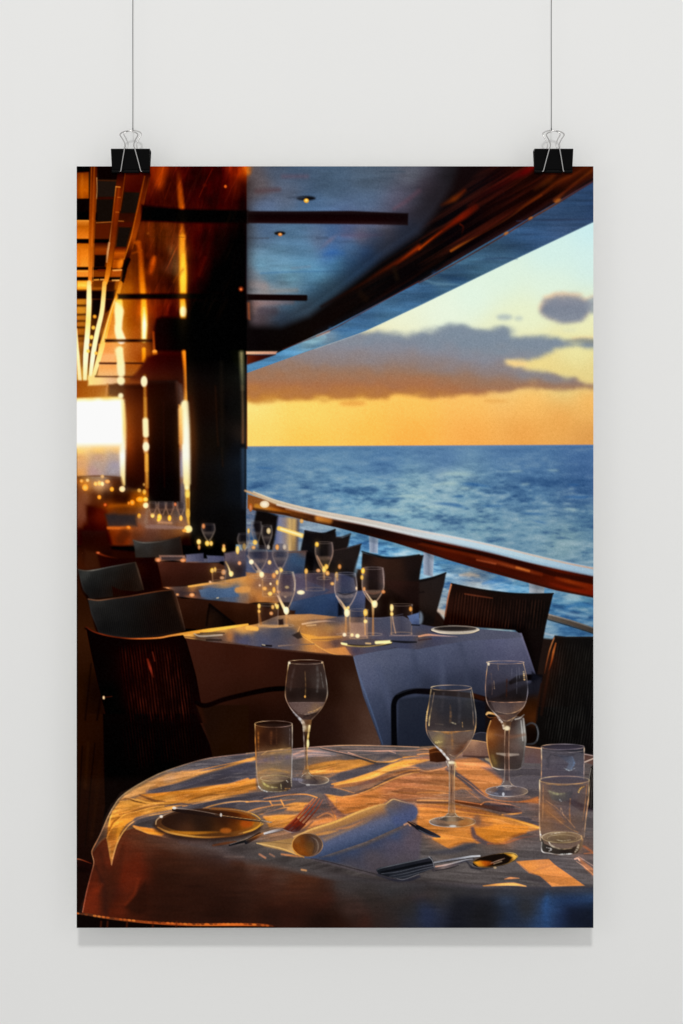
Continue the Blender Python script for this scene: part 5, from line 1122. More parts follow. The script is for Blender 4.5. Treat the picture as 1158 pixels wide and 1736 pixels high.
    V('''
S('D1', "300,610 420,640 600,690 800,720 1158,770", [20,40,60,70,60], '4a1c0c 4a2618 4a3028 3e2c2a 463a3e', f=10, a=.7)
S('D1', "700,665 850,690 1000,705 1158,720", [20,30,30,24], '453c48 443a40 4c4044', f=6, a=.8)
S('D1', "1000,766 1130,766", [10,26,14], '6a504c 7a6058', f=5, a=.8)
# skirt folds
S('E3', "842,868 830,960 832,1095", [26,34,30], '1f4680 1e4078 1c3866', f=14, a=.75)
P('E3', "980,960 1150,930 1150,1100 960,1100", '0f1320', f=26, a=.7)
P('E3', "420,940 520,900 560,1000 500,1095 400,1095", '15161c', f=26, a=.6)
S('F1', "330,446 450,462 600,482 800,516 1000,556 1158,590", [16,36,50,64,66,60], '523024 4e3630 4a3c3c 48403f 464040 423a3c', f=20, a=.85)
S('F1', "420,560 600,600 800,650 1000,690", [50,80,90,70], '461e0f 441d0f 3c1a10 341a14', f=44, a=.6)
S('F1', "70,760 110,640 130,560", [30,50,30], '681a06', f=20, a=.6)
S('F1', "200,760 250,640 280,520", [50,60,30], '5c1806', f=24, a=.6)
S('F1', "1020,800 1120,720", [30,50], '3a160e', f=26, a=.5)
S('F2', "60,760 240,740 420,690", [70,50,30], '3a2420', f=30, a=.5)
P('F1', "330,560 420,530 620,540 760,620 860,720 900,820 330,820 290,720", '220f08', f=40, a=.40)
P('F1', "110,520 150,600 160,700 140,790 110,790 100,640", '37140a', f=14, a=.7)
S('F1', "700,560 860,590 1060,640", [20,40,30], '482010', f=24, a=.5)
P('F1', "820,780 960,720 1100,760 1158,860 800,860", '1a0d0a', f=30, a=.45)
P('F2', "0,640 300,650 560,670 900,672 1158,670 1158,700 900,706 500,712 200,690 0,672", '312c2e', f=18, a=.6)
P('F2', "520,700 700,720 680,860 500,860", '14141a', f=26, a=.7)
P('F2', "120,700 330,700 380,860 160,860", '25201f', f=26, a=.6)
P('D1', "250,820 300,700 330,690 300,900 230,1100 190,1100 200,960", '3a1408', f=10, a=.5)
P('D1', "330,1110 400,1020 470,930 480,1140 420,1150", '240c05', f=8, a=.6)
S('D1', "130,830 190,980 200,1150", [14,30,30], '34120a', f=7, a=.7)
S('D1', "420,920 390,1020 330,1090", [14,24,16], '6a1c06', f=6, a=.6)
S('D1', "60,1090 130,1000 170,960", [30,40,20], '701c05', f=9, a=.6)
S('D1', "42,1140 70,1000 98,890 118,808 105,745 112,712 160,620 212,500 240,446", [6,6,6,5,5,6,5,4,4], 'c86a48 c05a3c a04c34 8a4028 c8885c c88c58 a08068 c0a078 d8c0a0', f=1.8, a=.85)
S('D1', "240,446 285,378 340,330 420,278 560,205 720,148 900,100 1158,70", 4, 'd8c098 dcc498 e0c490 d8b488 d0a488 c89c84 c09080', f=2.2, a=.7)
S('D2', "-10,708 60,700 150,690 300,678 400,668 500,660 620,653 750,652 900,655 1158,664", 5, 'c0a078 d8b080 c09888 b08c88 c89c80 e8b880 e0b078 c8a080 e0b080 d8a880', f=1.6, a=.8)
''')
    # streaks of low sun over the folds
    V('''
S('D1', "560,290 700,262 850,215 1000,165 1158,112", [10,22,26,20,16], 'c89450 d8a04a d09a44 dca040 e0a440', f=4, a=.75)
S('D1', "660,215 760,185 850,185 700,210", [10,20,12], 'a88454', f=4, a=.5)
S('D1', "720,205 900,165 1158,110", [6,8,6], 'c09048 d89c44 e0a440', f=2, a=.7)
S('D1', "480,325 650,300 850,240 1000,195 1158,150", [14,44,60,56,50], '54485a 444158 3e3e58 42425e 46466a', f=7, a=.85)
S('D1', "440,350 560,345 700,330 850,320 1000,292 1158,246", [10,20,20,16,18,26], 'a87028 c8842c c8882e c8862e d89034 e09a3c', f=3, a=.8)
S('D1', "430,350 520,385 600,392", [10,18,6], '5a3c28', f=3, a=.7)
S('D1', "700,325 850,312 1000,284 1100,270", [4,5,4], 'f0b45c', f=2.6, a=0.64)
S('D1', "600,400 750,392 900,370 1040,345 1158,325", [14,26,28,20,14], 'b07a30 d89a40 dca044 c88c38 c08434', f=3.5, a=.8)
S('D1', "760,385 880,352 960,345", [6,14,6], '7a5024', f=3, a=.7)
S('D1', "800,360 950,330 1100,318", [3,6,4], '8a5c28', f=2, a=.6)
S('D1', "720,425 850,400 1000,370 1158,352", [6,9,9,7], 'e0a448 f0b850 e8b04c d8983c', f=2.6, a=0.74)
S('D1', "850,445 920,420 1010,400 1100,392 1160,394", [8,10,10,8,6], 'd89c48 e0a848 f0bc60 f0c070 e8b868', f=2.6, a=0.83)
S('D1', "760,420 900,405 1100,365 1158,355", [10,30,24,16], '423e56 403e58 42405c', f=4, a=.6)
S('D1', "340,372 420,385 500,402 620,408 760,405", [8,9,8,7,5], 'e8b860 ecb854 e8b04c e8b04c d8a048', f=2.6, a=0.78)
S('D1', "300,395 370,400 470,415", [10,24,8], 'dca448', f=4, a=.8)
S('D1', "290,388 340,372 400,392 470,408", [4,10,10,3], '6a4826', f=2.2, a=.8)
S('D1', "290,480 360,470 450,440 560,418 680,412", [5,12,16,12,5], '6a4624 74502c 7a5630', f=3, a=.75)
S('D1', "280,520 330,480 400,462 520,432 640,418", [4,5,5,5,3], 'f0b44c e8b04c ecb450 e8b860', f=2.6, a=0.78)
S('D1', "220,560 232,500 262,460 300,440", [5,9,10,6], 'e8b048 ecb850 e0a848 d89c40', f=2, a=.9)
S('D1', "206,640 230,585 262,545 300,515", [5,10,10,6], 'd89440 e0a040 e8a83c d09430', f=2.6, a=0.83)
S('D1', "225,590 245,540 290,500", [6,14,8], '7a4a18', f=3, a=.7)
S('D1', "275,660 290,590 310,545 380,510", [10,26,40,14], 'c88a2c d0922e d0922e c08834', f=4, a=.85)
S('D1', "238,822 250,760 275,680 310,610 360,550 420,512 500,488 600,470 660,455", [4,6,8,7,6,5,5,4,4], 'd89a60 e0a860 e0a850 e8b050 f0c070 e8b868 d8a850 c89848 c09048', f=2.6, a=0.87)
S('D1', "250,800 290,690 340,600", [10,26,18], '5a2410', f=5, a=.6)
S('D1', "390,560 440,580 500,600 580,612", [12,20,26,16], 'f0a448 e89c38 e8982c d88c2c', f=3.5, a=.9)
S('D1', "400,520 480,510 540,515", [20,40,20], '483e46', f=6, a=.7)
S('D1', "600,425 700,410 780,415", [8,16,8], '504450', f=3, a=.7)
S('D1', "330,340 420,300 560,240 640,205", [8,26,26,10], 'c89c58', f=6, a=.5)
''')
    V('''
S('D2', "310,715 380,690 450,690 560,705", [10,14,14,8], 'b8987c c8a888 b89880 8c746c', f=2.5, a=.7)
S('D2', "330,735 420,715 560,720", [4,5,4], 'd8b890', f=2.6, a=0.55)
S('D2', "0,752 40,745", 18, 'e0a850', f=3, a=.8)
S('D2', "620,690 760,688 900,690 1060,688 1158,684", [4,8,10,8,6], 'b89884 c8a890 c8a48c c0a088 b89480', f=2, a=.8)
S('D2', "640,670 800,672 1000,676", [6,9,7], '9c8078', f=2.5, a=.6)
S('D2', "760,700 900,712 1020,700", [10,30,14], '564a58', f=5, a=.6)
S('D2', "960,692 1000,705", 6, 'd8b088', f=2, a=.7)
S('D2', "680,700 780,735 880,765 980,760 1050,735 1158,725", [6,6,8,9,9,6], 'c8a488 b08c6c c89848 e0a848 d89c44 a87c4c', f=2, a=.85)
S('D2', "880,745 960,715 1040,735", [14,30,14], '4e4858', f=5, a=.7)
S('D2', "490,672 560,690 680,715 780,745 860,770 950,772", [8,10,14,15,13,5], '4a4048 403840 38343c 4a4038 3a3430', f=2.6, a=0.87)
S('D2', "492,668 580,688 690,712 790,740", [3,4,4,4], 'e0b080 e8b888 c8a080 b09070', f=2.6, a=0.83)
S('D2', "430,790 520,775 620,762 720,760", [8,20,22,8], 'b88440 cc923e d09640 b88440', f=4, a=.8)
S('D2', "440,830 560,800 650,785", [6,12,6], 'c88c3c', f=3, a=.7)
S('D2', "480,820 600,790", [4,5], '7a5834', f=2, a=.6)
S('D2', "440,850 540,835 650,815 760,790 850,775", [6,16,14,10,6], 'b8823c d09640 d8a044 c08a3c', f=3, a=.75)
S('D2', "560,880 640,855 760,825 880,790 950,780", [14,44,50,36,10], '4e4654 4c4452 4e4452 524652', f=5, a=.9)
S('D2', "570,915 680,895 780,865 880,830 960,795 1060,770 1158,755", [10,24,26,24,22,18,12], 'dc9e44 e0a444 e4a846 e4a846 e8ac48 dca044 d49a40', f=3, a=.9)
S('D2', "600,920 760,890 880,842 960,798", [3,4,4,3], 'f8c868', f=2.6, a=0.64)
S('D2', "570,935 680,920 820,900 950,862 1060,830 1158,820", [10,24,26,20,20,16], '8a6040 7c563c 6a4c40 7a5438 8a5c38 9a683c', f=4, a=.8)
S('D2', "940,900 1000,855 1090,825 1158,818", [4,5,6,5], 'd8a058 e0a850 e0a858', f=2.6, a=0.64)
S('D2', "1010,805 1080,800 1158,802", [4,8,5], 'd8a060', f=2, a=.7)
S('D2', "680,985 780,965 880,920 980,870 1080,835 1158,828", [5,8,12,14,12,8], '5a4444 54423e 54423a 5c4638 6a4c38 7a5638', f=2.5, a=.85)
S('D2', "520,985 560,988 640,1000 720,990 820,955 920,908 1020,868 1120,838 1158,835", [8,9,8,7,7,7,7,6,5], 'e8ac50 e0a44c d89c4c d89a4c e0a450 e8ac54 e8ac54 d8a050 c89448', f=2.6, a=0.83)
S('D2', "560,935 640,950 720,975", [4,5,4], 'c89454 d09a54 b0844c', f=2.6, a=0.74)
P('D2', "470,950 570,935 690,975 640,998 560,985 500,980", '4e4652', f=5, a=.8)
S('D2', "740,978 850,1000 960,1022", [3,4,3], '7c5230', f=2.6, a=0.74)
S('D2', "950,985 1050,972 1158,985", [6,12,8], 'a06c38', f=3, a=.6)
S('D2', "1000,945 1080,930 1158,940", [6,9,6], '9a6836', f=3, a=.5)
S('D2', "1040,1030 1158,1018", [10,12], '8a5c40', f=3, a=.7)
S('D2', "520,990 560,1050 610,1110 680,1140", [20,34,40,14], '5e4a4c 644c4a 6c5048 7a5840', f=5, a=.85)
S('D2', "-10,985 80,980 160,975 300,985 420,992", [10,22,24,22,10], '564a58 5a4c58 584a56 54485a', f=5, a=.8)
S('D2', "110,1012 200,998 300,985 400,985 470,1005", [5,8,9,9,7], 'a87c50 b08450 c08c50 d89c48 dca048', f=2, a=.85)
S('D2', "-10,1035 60,1030 150,1030 240,1025 320,1018", [9,9,7,6,4], 'e0a44c e0a44c d09848 c08c50 a07850', f=2.6, a=0.78)
S('D2', "150,1030 165,1058", 9, 'd89c48', f=2, a=.9)
S('D2', "225,1022 245,1062", 9, 'd89c4c', f=2, a=.9)
S('D2', "170,1055 240,1050", [6,6], 'd0984c', f=2.6, a=0.74)
S('D2', "-10,1105 60,1082 160,1062 240,1055", [8,8,6,4], 'd89c48 d0964a c08a48 a87c48', f=2.6, a=0.78)
S('D2', "20,1075 100,1058 160,1050", [10,20,8], '5c4c50', f=4, a=.7)
S('D2', "80,1120 180,1092 270,1072 320,1098", [6,7,7,5], 'a88050 b08650 d09a50 b08850', f=2, a=.85)
S('D2', "110,1110 200,1095 260,1085", [10,26,10], '4c444c', f=5, a=.6)
S('D2', "250,1060 330,1045 420,1048", [8,16,10], 'c88c3e d49840 c08840', f=3, a=.8)
S('D2', "110,1140 160,1150 260,1140 340,1135", [8,26,26,10], 'd8983c e0a040 d49640 b8823c', f=5, a=.85)
S('D2', "150,1180 260,1165 300,1150", [14,20,10], 'c88c3e', f=4, a=.7)
S('D2', "320,1240 420,1190 520,1160 640,1140", [10,22,22,10], 'b87c3c c0823c b87a3c a06c3c', f=4, a=.7)
S('D2', "470,1080 540,1090 600,1120", [10,22,14], '7a5844', f=4, a=.6)
S('D2', "470,1140 540,1110 600,1150", [6,10,8], 'c88a48', f=3, a=.6)
# right-hand part of the cloth
S('D3', "-10,690 60,685 130,700 200,720", [6,9,8,6], 'd8a060 d89c54 c88c48 a87040', f=2.2, a=.8)
S('D3', "-10,660 40,655 70,660", [6,8,6], 'c89868', f=2, a=.7)
S('D3', "-10,720 60,710 110,705", [10,18,8], '8a6450', f=4, a=.7)
S('D3', "-10,785 60,800 160,780 180,770", [5,7,8,6], 'd09a60 d8a060 d0985c', f=2.6, a=0.74)
S('D3', "-10,765 60,765 140,760", [16,26,16], '5a4a54', f=5, a=.8)
S('D3', "-10,830 90,822 190,830", [8,14,10], 'b88048', f=3, a=.7)
S('D3', "-10,870 100,862 190,872", [6,10,8], '8a5c38', f=3, a=.6)
S('D3', "-10,905 90,905 195,918", [8,14,10], '96643a', f=3, a=.6)
S('D3', "-10,940 90,938 195,945", [6,10,6], 'd8964a', f=3, a=.6)
S('D3', "-10,960 100,965 195,970", [6,8,6], '8a5c3a', f=2.5, a=.7)
S('D3', "230,760 330,765 410,775 470,805 530,850", [6,8,8,8,4], 'c08448 c08648 b88048 a87448 8a6450', f=3, a=.6)
P('D3', "240,780 400,775 470,810 545,855 540,890 450,960 420,965 330,880 260,830", 'b67d44', f=5, a=.75)
P('D3', "410,775 560,770 800,770 800,960 700,960 700,930 560,870 520,840 470,805", '4e465a', f=7, a=.6)
S('D3', "180,790 260,830 330,885 400,945 450,985 520,995", [10,30,36,34,20,8], '6a5048 564852 5a4a50 5c4a50 6a5450 8a6450', f=4, a=.9)
S('D3', "250,825 330,880 430,960 520,990 640,1000 720,995 785,985", [3,4,5,6,6,9,9], 'b08458 c08c58 c89458 c08850 b87c4c c07c40 c88444', f=2.6, a=0.78)
S('D3', "230,850 310,920 400,990", [4,5,4], 'a87c50', f=2.6, a=0.64)
P('D3', "640,1000 720,985 780,965 785,1010 720,1005", 'c07c40', f=3.5, a=.8)
# knife lying behind the first glass
S('D3', "-10,990 100,990 190,992", [8,8,8], 'e0a860 f0b868 e8b060', f=2.6, a=0.87)
S('D3', "-10,1002 190,1006", 9, '6a4a34', f=2, a=.8)
S('D3', "235,995 330,1012 420,1025 520,1040 600,1055 670,1065", [20,24,30,44,40,14], '5a3418 50301c 4c3020 48302a 52383a 5c4444', f=2.2, a=.95)
S('D3', "235,990 330,1004 405,1016", [5,6,5], 'd0905c c88450 b87848', f=2.6, a=0.83)
S('D3', "405,1018 440,1000 520,1005 600,1020 660,1040", [6,7,6,5,4], 'd8985c d09458 a87454 8a6458', f=2.6, a=0.78)
S('D3', "430,1015 520,1018 620,1035", [10,20,12], '483848', f=3, a=.8)
S('D3', "470,1010 540,1015 600,1018", [4,9,4], 'b0805c', f=2, a=.7)
S('D3', "545,1085 600,1082 670,1072", [8,14,6], 'e8a84c f0b858 d89848', f=2.6, a=0.83)
S('D3', "-10,1030 100,1030 240,1045 400,1075 540,1100", [10,16,16,14,8], '8a5c3c 9a6640 94603c 8a5a3c', f=3.5, a=.7)
S('D3', "240,1060 400,1082 560,1105 680,1135 785,1165", [5,8,9,12,8], 'c88a3c d49640 d89a40 e0a444 f0b850', f=2.5, a=.85)
S('D3', "640,1125 720,1150 790,1172", [8,12,10], 'e8a844 f8bc54 f0b450', f=2.5, a=.8)
S('D3', "560,1085 700,1110 780,1150", [8,26,12], '544658', f=5, a=.8)
S('D3', "370,1120 420,1160 470,1150", [24,60,24], '6a4c3c', f=10, a=.5)
''')
    V('''
P('E3', "85,510 150,470 280,450 350,490 410,535 330,545 210,580", 'cd8d3e', f=3.5, a=.85)
S('E3', "200,555 270,530 340,520", [6,14,6], 'b07430', f=4, a=.6)
S('E3', "230,545 300,535 380,540", [4,7,4], '8a5a30', f=2.5, a=.6)
S('E3', "350,440 370,490 430,530 480,540", [24,44,34,12], '5a4650', f=6, a=.8)
P('E3', "365,440 560,410 720,430 700,470 610,500 560,535 500,540 430,515 375,480", 'c78530', f=5, a=.85)
S('E3', "450,540 560,535 680,500 790,490", [8,14,10,6], 'a86c38 a4683a 8a5c44 6a5050', f=4, a=.7)
S('E3', "560,520 640,485 700,470", [10,18,8], '8a5830', f=4, a=.6)
S('E3', "80,600 200,590 300,560 360,545", [14,40,50,24], '3e4560 3a4260 36405e 3a4058', f=8, a=.7)
P('E3', "638,655 850,640 885,675 1085,815 870,820 790,750 720,725", Mesh('E3', "690,680,bd8342 830,665,b07c48 760,725,c48840 850,700,c98c4a 900,760,cb8b49 1000,790,c98a47 900,810,c68846"), f=2.2)
S('E3', "720,730 800,700 880,675", [10,16,12], 'a87548', f=3, a=.5)
S('E3', "640,660 720,728 800,755 870,818", [5,6,6,5], 'd89a58 d09050 a87448 c08850', f=2, a=.6)
S('E3', "560,772 600,765 655,766", [4,14,4], 'd89858', f=2.5, a=.85)
S('E3', "420,816 520,808 620,805 700,818", [6,16,20,6], 'b07434 f0ac54 f8b860 e0a050', f=2.2, a=.95)
S('E3', "720,770 800,790 850,818", [14,28,14], '453f4a', f=6, a=.7)
P('E3', "1050,545 1145,610 1145,595 1090,555", 'a87048', f=4, a=.8)
S('E3', "1080,605 1145,600", [6,8], 'b87c4c', f=2.5, a=.7)
P('E3', "1030,630 1060,640 1150,710 1150,760 1090,710", 'b07c50', f=4, a=.75)
S('E3', "1030,655 1080,690 1145,745", [4,5,5], 'e0b890 d8a878 e0a868', f=2.6, a=0.83)
S('E3', "1045,625 1100,660 1145,688", [4,4,4], 'd8b090', f=2.6, a=0.74)
S('E3', "1020,640 1040,635 1050,650", 10, 'd8b898', f=2, a=.8)
S('E2', "80,630 120,655", 14, 'a87c58', f=3, a=.8)
S('E2', "150,628 180,645", 12, '8a6a50', f=3, a=.8)
S('E2', "365,735 395,740", 12, 'c88850', f=3, a=.9)
S('E2', "230,630 300,640 360,645", [10,14,8], 'c88c50', f=4, a=.8)
''')
    grade(np.clip(shape_mask(lambda: P('O', out, 'ffffff', f=3)) - shape_mask(lambda: P('O', top, 'ffffff', f=12)), 0, 1), mul=(1.16, 1.18, 1.15), sat=.80)
    # fine pressed ridges catching the light
    tmk = shape_mask(lambda: P('O', top, 'ffffff', f=10))
    ra = rnoise(110, 9, 3, 311, -14); rb = rnoise(110, 8, 3, 312, 5); rc = noise((PH, PW), 150, 9, 3, 313)
    wx = np.clip((X - 520) / 220, 0, 1); far = np.clip((1330 - Y) / 40, 0, 1)
    rg = ra * (1 - wx) + rb * wx
    rg = rg * (1 - far) + rc * far
    line = np.clip(1 - np.abs(rg) * 5.5, 0, 1) ** 2
    side = np.clip(rg * 4, -1, 1)
    lum = np.clip((IMG.mean(2) - .16) / .3, .15, 1)
    amt = (line * tmk * lum * np.clip((1455 - Y) / 60, 0, 1))[..., None]
    IMG[:] = IMG + (hexc('ecb878') - IMG) * np.clip(amt * .30, 0, .8)
    IMG[:] = np.clip(IMG * (1 + (.075 * side * tmk)[..., None]), 0, 1)
    # print contrast of the cloth, then its linen weave
    m = shape_mask(lambda: P('O', top, 'ffffff', f=10))[..., None]
    g = IMG.mean(2, keepdims=True)
    c = .36 + (g - .36) * 1.20
    warm = np.clip((IMG[..., :1] - IMG[..., 2:] - .05) * 6, 0, 1)
    v = c + (IMG - g) * (1.14 * warm + .42 * (1 - warm)) + (1 - warm) * np.array([.008, -.006, -.008], np.float32)
    v = v * (1 + warm * np.array([.035, -.045, .0], np.float32))
    IMG[:] = IMG + (np.clip(v, .02, 1) - IMG) * m
    wv = noise((PH, PW), 2.2, 1.6, 2, 81); ws = noise((PH, PW), 34, 5, 4, 82)
    m = ((Y > 1262) & (X > 140)).astype(np.float32)
    IMG[:] = np.clip(IMG * (1 + ((.026 * wv + .04 * ws) * m * np.clip((Y - 1260) / 40, 0, 1))[..., None]), 0, 1)
    # ---- plate, knife
    V('''
E('O', 352, 1400, 92, 26, '241410', f=8, a=.7)
E('O', 352, 1395.5, 89, 25.5, Mesh('O', "270,1398,4a2a16 285,1380,3a241a 320,1375,2c1a14 380,1374,3a1c0e 430,1385,7a4216 440,1395,a86c24 290,1408,6a4018 330,1415,5a3414 380,1415,4a2a12 420,1408,7a461a"), f=1.8)
E('O', 353, 1393, 79, 19.5, Mesh('O', "285,1395,2a160e 310,1382,241510 340,1390,241610 380,1390,2c160c 400,1385,3a1608 420,1390,7a3408 432,1396,c06c14 320,1405,4a2a18 370,1408,4a2810 400,1405,5a2c0c 415,1402,8a480e 350,1400,2a180e"), f=2.2)
S('O', "268,1402 285,1410 315,1416 350,1419 390,1417", [2,3.5,3,3,2], '9a6430 e0a048 d09440 9a6028 6a3c1c', f=1.6, a=.9)
S('O', "290,1409.5 320,1412 350,1411 380,1410", [3,6,4,2], 'c0741c e08c20 c0741c 5a3414', f=3, a=.7)
S('O', "264.5,1397 266,1390 274,1384 290,1377 308,1372", [1.6,1.8,1.8,1.6,1.4], 'c8a070 c0a080 a88468 8a6850 7a5c44', f=1.3, a=.9)
S('O', "345,1369.6 380,1370.5 410,1374 432,1381 442,1390 440,1399 428,1407 405,1413", [1.2,1.5,1.6,2,2,2,2,2], '9a7050 a87850 c08848 d8a050 e0a84c d89c40 e0b058 8a5830', f=1.4, a=.85)
S('O', "360,1370 395,1373 425,1380", [4,6,4], '8a4c18', f=3, a=.6)
E('D1', 1010, 590, 38, 18, 'c0641c', f=5, a=.7)
E('D1', 1150, 545, 40, 24, 'a84810', f=7, a=.8)
S('D1', "1130,605 1200,580 1260,545", [6,12,10], 'f0b048 d89428 e0a030', f=2.5, a=.8)
S('D1', "925,690 1010,675 1080,665", [10,18,8], '6a3010', f=4, a=.7)
E('D1', 574, 495, 11, 9, 'f0e0d0', f=2)
S('D1', "655,450 800,470 960,492", [18,27,22], '1c1110 20130f 241612', f=1.8)
S('D1', "665,437 760,446 860,462 960,482", [5,5,5,5], 'b0a094 8a7468 7a6458 9a8474', f=1.4, a=.9)
S('D1', "940,484 1060,502 1158,516 1240,524 1325,533", [12,16,17,16,4], '3a2418 2c1c16 2a1c16 4a3828 6a5848', f=1.6)
S('D1', "900,447 1040,448 1158,462", [3,4,3], 'a07858', f=1.5, a=.7)
S('D1', "970,486 1158,511 1322,531", [3,4,3], 'c08c5c d09858 b8a088', f=1.3, a=.9)
E('D1', 978, 484, 7, 12, 'd0c8c0', f=1.8)
E('D1', 662, 437, 13, 9, 'e8e0d8', f=1.8)
S('D2', "90,1162 130,1168 158,1176", [14,12,5], '54463c 7a6858 8a7a70', f=1.5)
S('D2', "90,1158 150,1172", 3, 'c8b098', f=1.2, a=.9)
# fork
S('D1', "1035,690 1100,672 1158,655 1240,610", [10,16,18,20], '12141a 0f1014 1a1614 3a2418', f=1.8)
S('D1', "1040,682 1158,642", 4, '6a6468 9a7c5c', f=1.4, a=.8)
S('E2', "-10,552 60,515 120,488", [22,22,18], '17171c 5a3018 a0785c', f=1.6)
S('E2', "-10,538 60,505 110,484", [4,6,6], '5a4a40 a86428 c88448', f=1.5, a=.8)
S('E2', "115,490 170,475 240,460", [14,17,16], 'd8d4d4 b8b0b0 6a5854', f=1.4)
S('E2', "118,497 240,468", 5, '584c50', f=1.3, a=.8)
P('E2', "238,458 275,425 330,375 345,400 372,420 395,428 345,478 300,484 258,472", Mesh('E2', "260,462,4a2018 300,470,5a3a38 340,460,3c1a18 320,420,6a1e10 370,420,6a2414", k=.5), f=1.5)
S('E2', "248,455 300,412 350,360 400,305 446,255", [8,11,11,10,6], '6a2c1c 8a3018 963c20 a84c2c c87850', f=1.2)
S('E2', "270,462 322,420 372,368 420,312 466,252", [8,10,11,10,6], '5a1c10 7a2410 8a3018 984024 c0704a', f=1.2)
S('E2', "296,470 345,430 398,374 444,318 487,254", [8,10,11,10,6], '4c1a10 6c2010 7a2a16 8a3820 b0664a', f=1.2)
S('E2', "330,476 378,430 426,378 472,322 508,262", [8,10,11,10,6], '44201a 5c2418 6a2c1c 7a3a28 a06450', f=1.2)
S('E2', "248,450 300,406 350,354 400,299 446,249", 3, 'b8643c d07c50 d88858 e09a68', f=1.2, a=.8)
S('E2', "318,418 368,366 416,310 464,250", 2.5, 'c06a44 c87048 d08058', f=1.2, a=.7)
S('E2', "240,462 280,478 310,484 345,478", [7,7,6,4], '8a746c a88c84 8a6a64', f=1.4, a=.9)
S('E2', "300,490 380,460 440,410", [10,18,10], '4c3c40', f=4, a=.6)
''')
    # ---- rolled napkin
    V('''
P('E2', "440,655 560,640 800,570 1000,480 1090,425 1180,470 1158,700 900,770 640,700", Mesh('E2', "560,660,2a3a5a 700,610,2a3c60 850,560,2c3c60 1000,500,35466a 1080,470,4a4a5e 700,690,464048 850,650,4c444c 1000,560,504858 1100,540,584c58 900,720,483f45 1050,650,4c444c 1130,490,564a54"), f=9, a=.85)
P('E2', "60,552 160,545 300,520 330,560 360,640 300,622 200,596 110,575", Mesh('E2', "90,558,d0a060 180,560,b08850 260,575,a87c48 300,600,d8a868 330,625,e0a858 280,540,a07848"), f=2, a=.95)
S('E2', "62,556 150,573 250,598 330,632", [5,7,8,8], 'f0c880 e8bc78 f0c070 e8a858', f=1.8, a=.9)
S('E2', "70,552 160,548 300,560", [4,5,6], '7a5c3c', f=2, a=.7)
P('E2', "298,545 315,510 380,482 450,452 600,405 760,338 880,298 935,288 970,262 990,256 1040,270 1120,295 1145,320 1150,350 1135,388 1085,418 990,460 800,545 640,600 520,640 440,662 380,655 320,620", Lin('E2', (640,385), (712,590), "0:c08c50 .10:b07c48 .22:90694e .34:695a5c .46:5c5f76 .62:525b78 .8:434f6c 1:313d58"), f=1.8)
P('E2', "935,288 970,262 990,256 1040,270 1120,295 1148,325 1150,350 1135,388 1085,418 1000,440 960,380 930,320", Mesh('E2', "960,290,5e5458 1000,275,504c5a 1080,300,4a4c64 1130,340,4c5274 1080,390,454f74 1000,400,445078 960,340,505468", k=.5), f=12, a=.85)
P('E2', "500,520 640,470 760,420 840,385 800,420 660,480 520,545", 'a47850', f=7, a=.6)
S('E2', "310,512 380,484 450,455 600,408 760,340 880,300 935,290", [8,10,13,14,14,11,6], 'e0b070 e8b468 f0b860 f0b458 f0b660 e8b060 c89458', f=2, a=.9)
S('E2', "935,290 970,264 992,258 1040,272 1110,292", [6,7,6,5,4], 'd8a860 f0c080 d8ac7c a88870 7c7484', f=1.6, a=.9)
S('E2', "460,500 540,485 610,470", [12,22,10], 'd08c48 d8944c b07c4c', f=3, a=.8)
S('E2', "600,460 680,448 760,415 790,400", [8,16,12,6], 'c07c50 c8844c b87848 9a6c50', f=3, a=.75)
S('E2', "560,455 700,405 850,340", [16,26,14], 'a8753c', f=5, a=.5)
S('E2', "1060,430 1085,420 1100,435", 12, 'd8986c', f=2.5, a=.8)
''')
    nz = noise((PH, PW), 1.8, 1.8, 2, 91)
    sl = box_of('E2', 420, 250, 1158, 720)
    IMG[sl] = np.clip(IMG[sl] * (1 + .03 * nz[sl][..., None]), 0, 1)
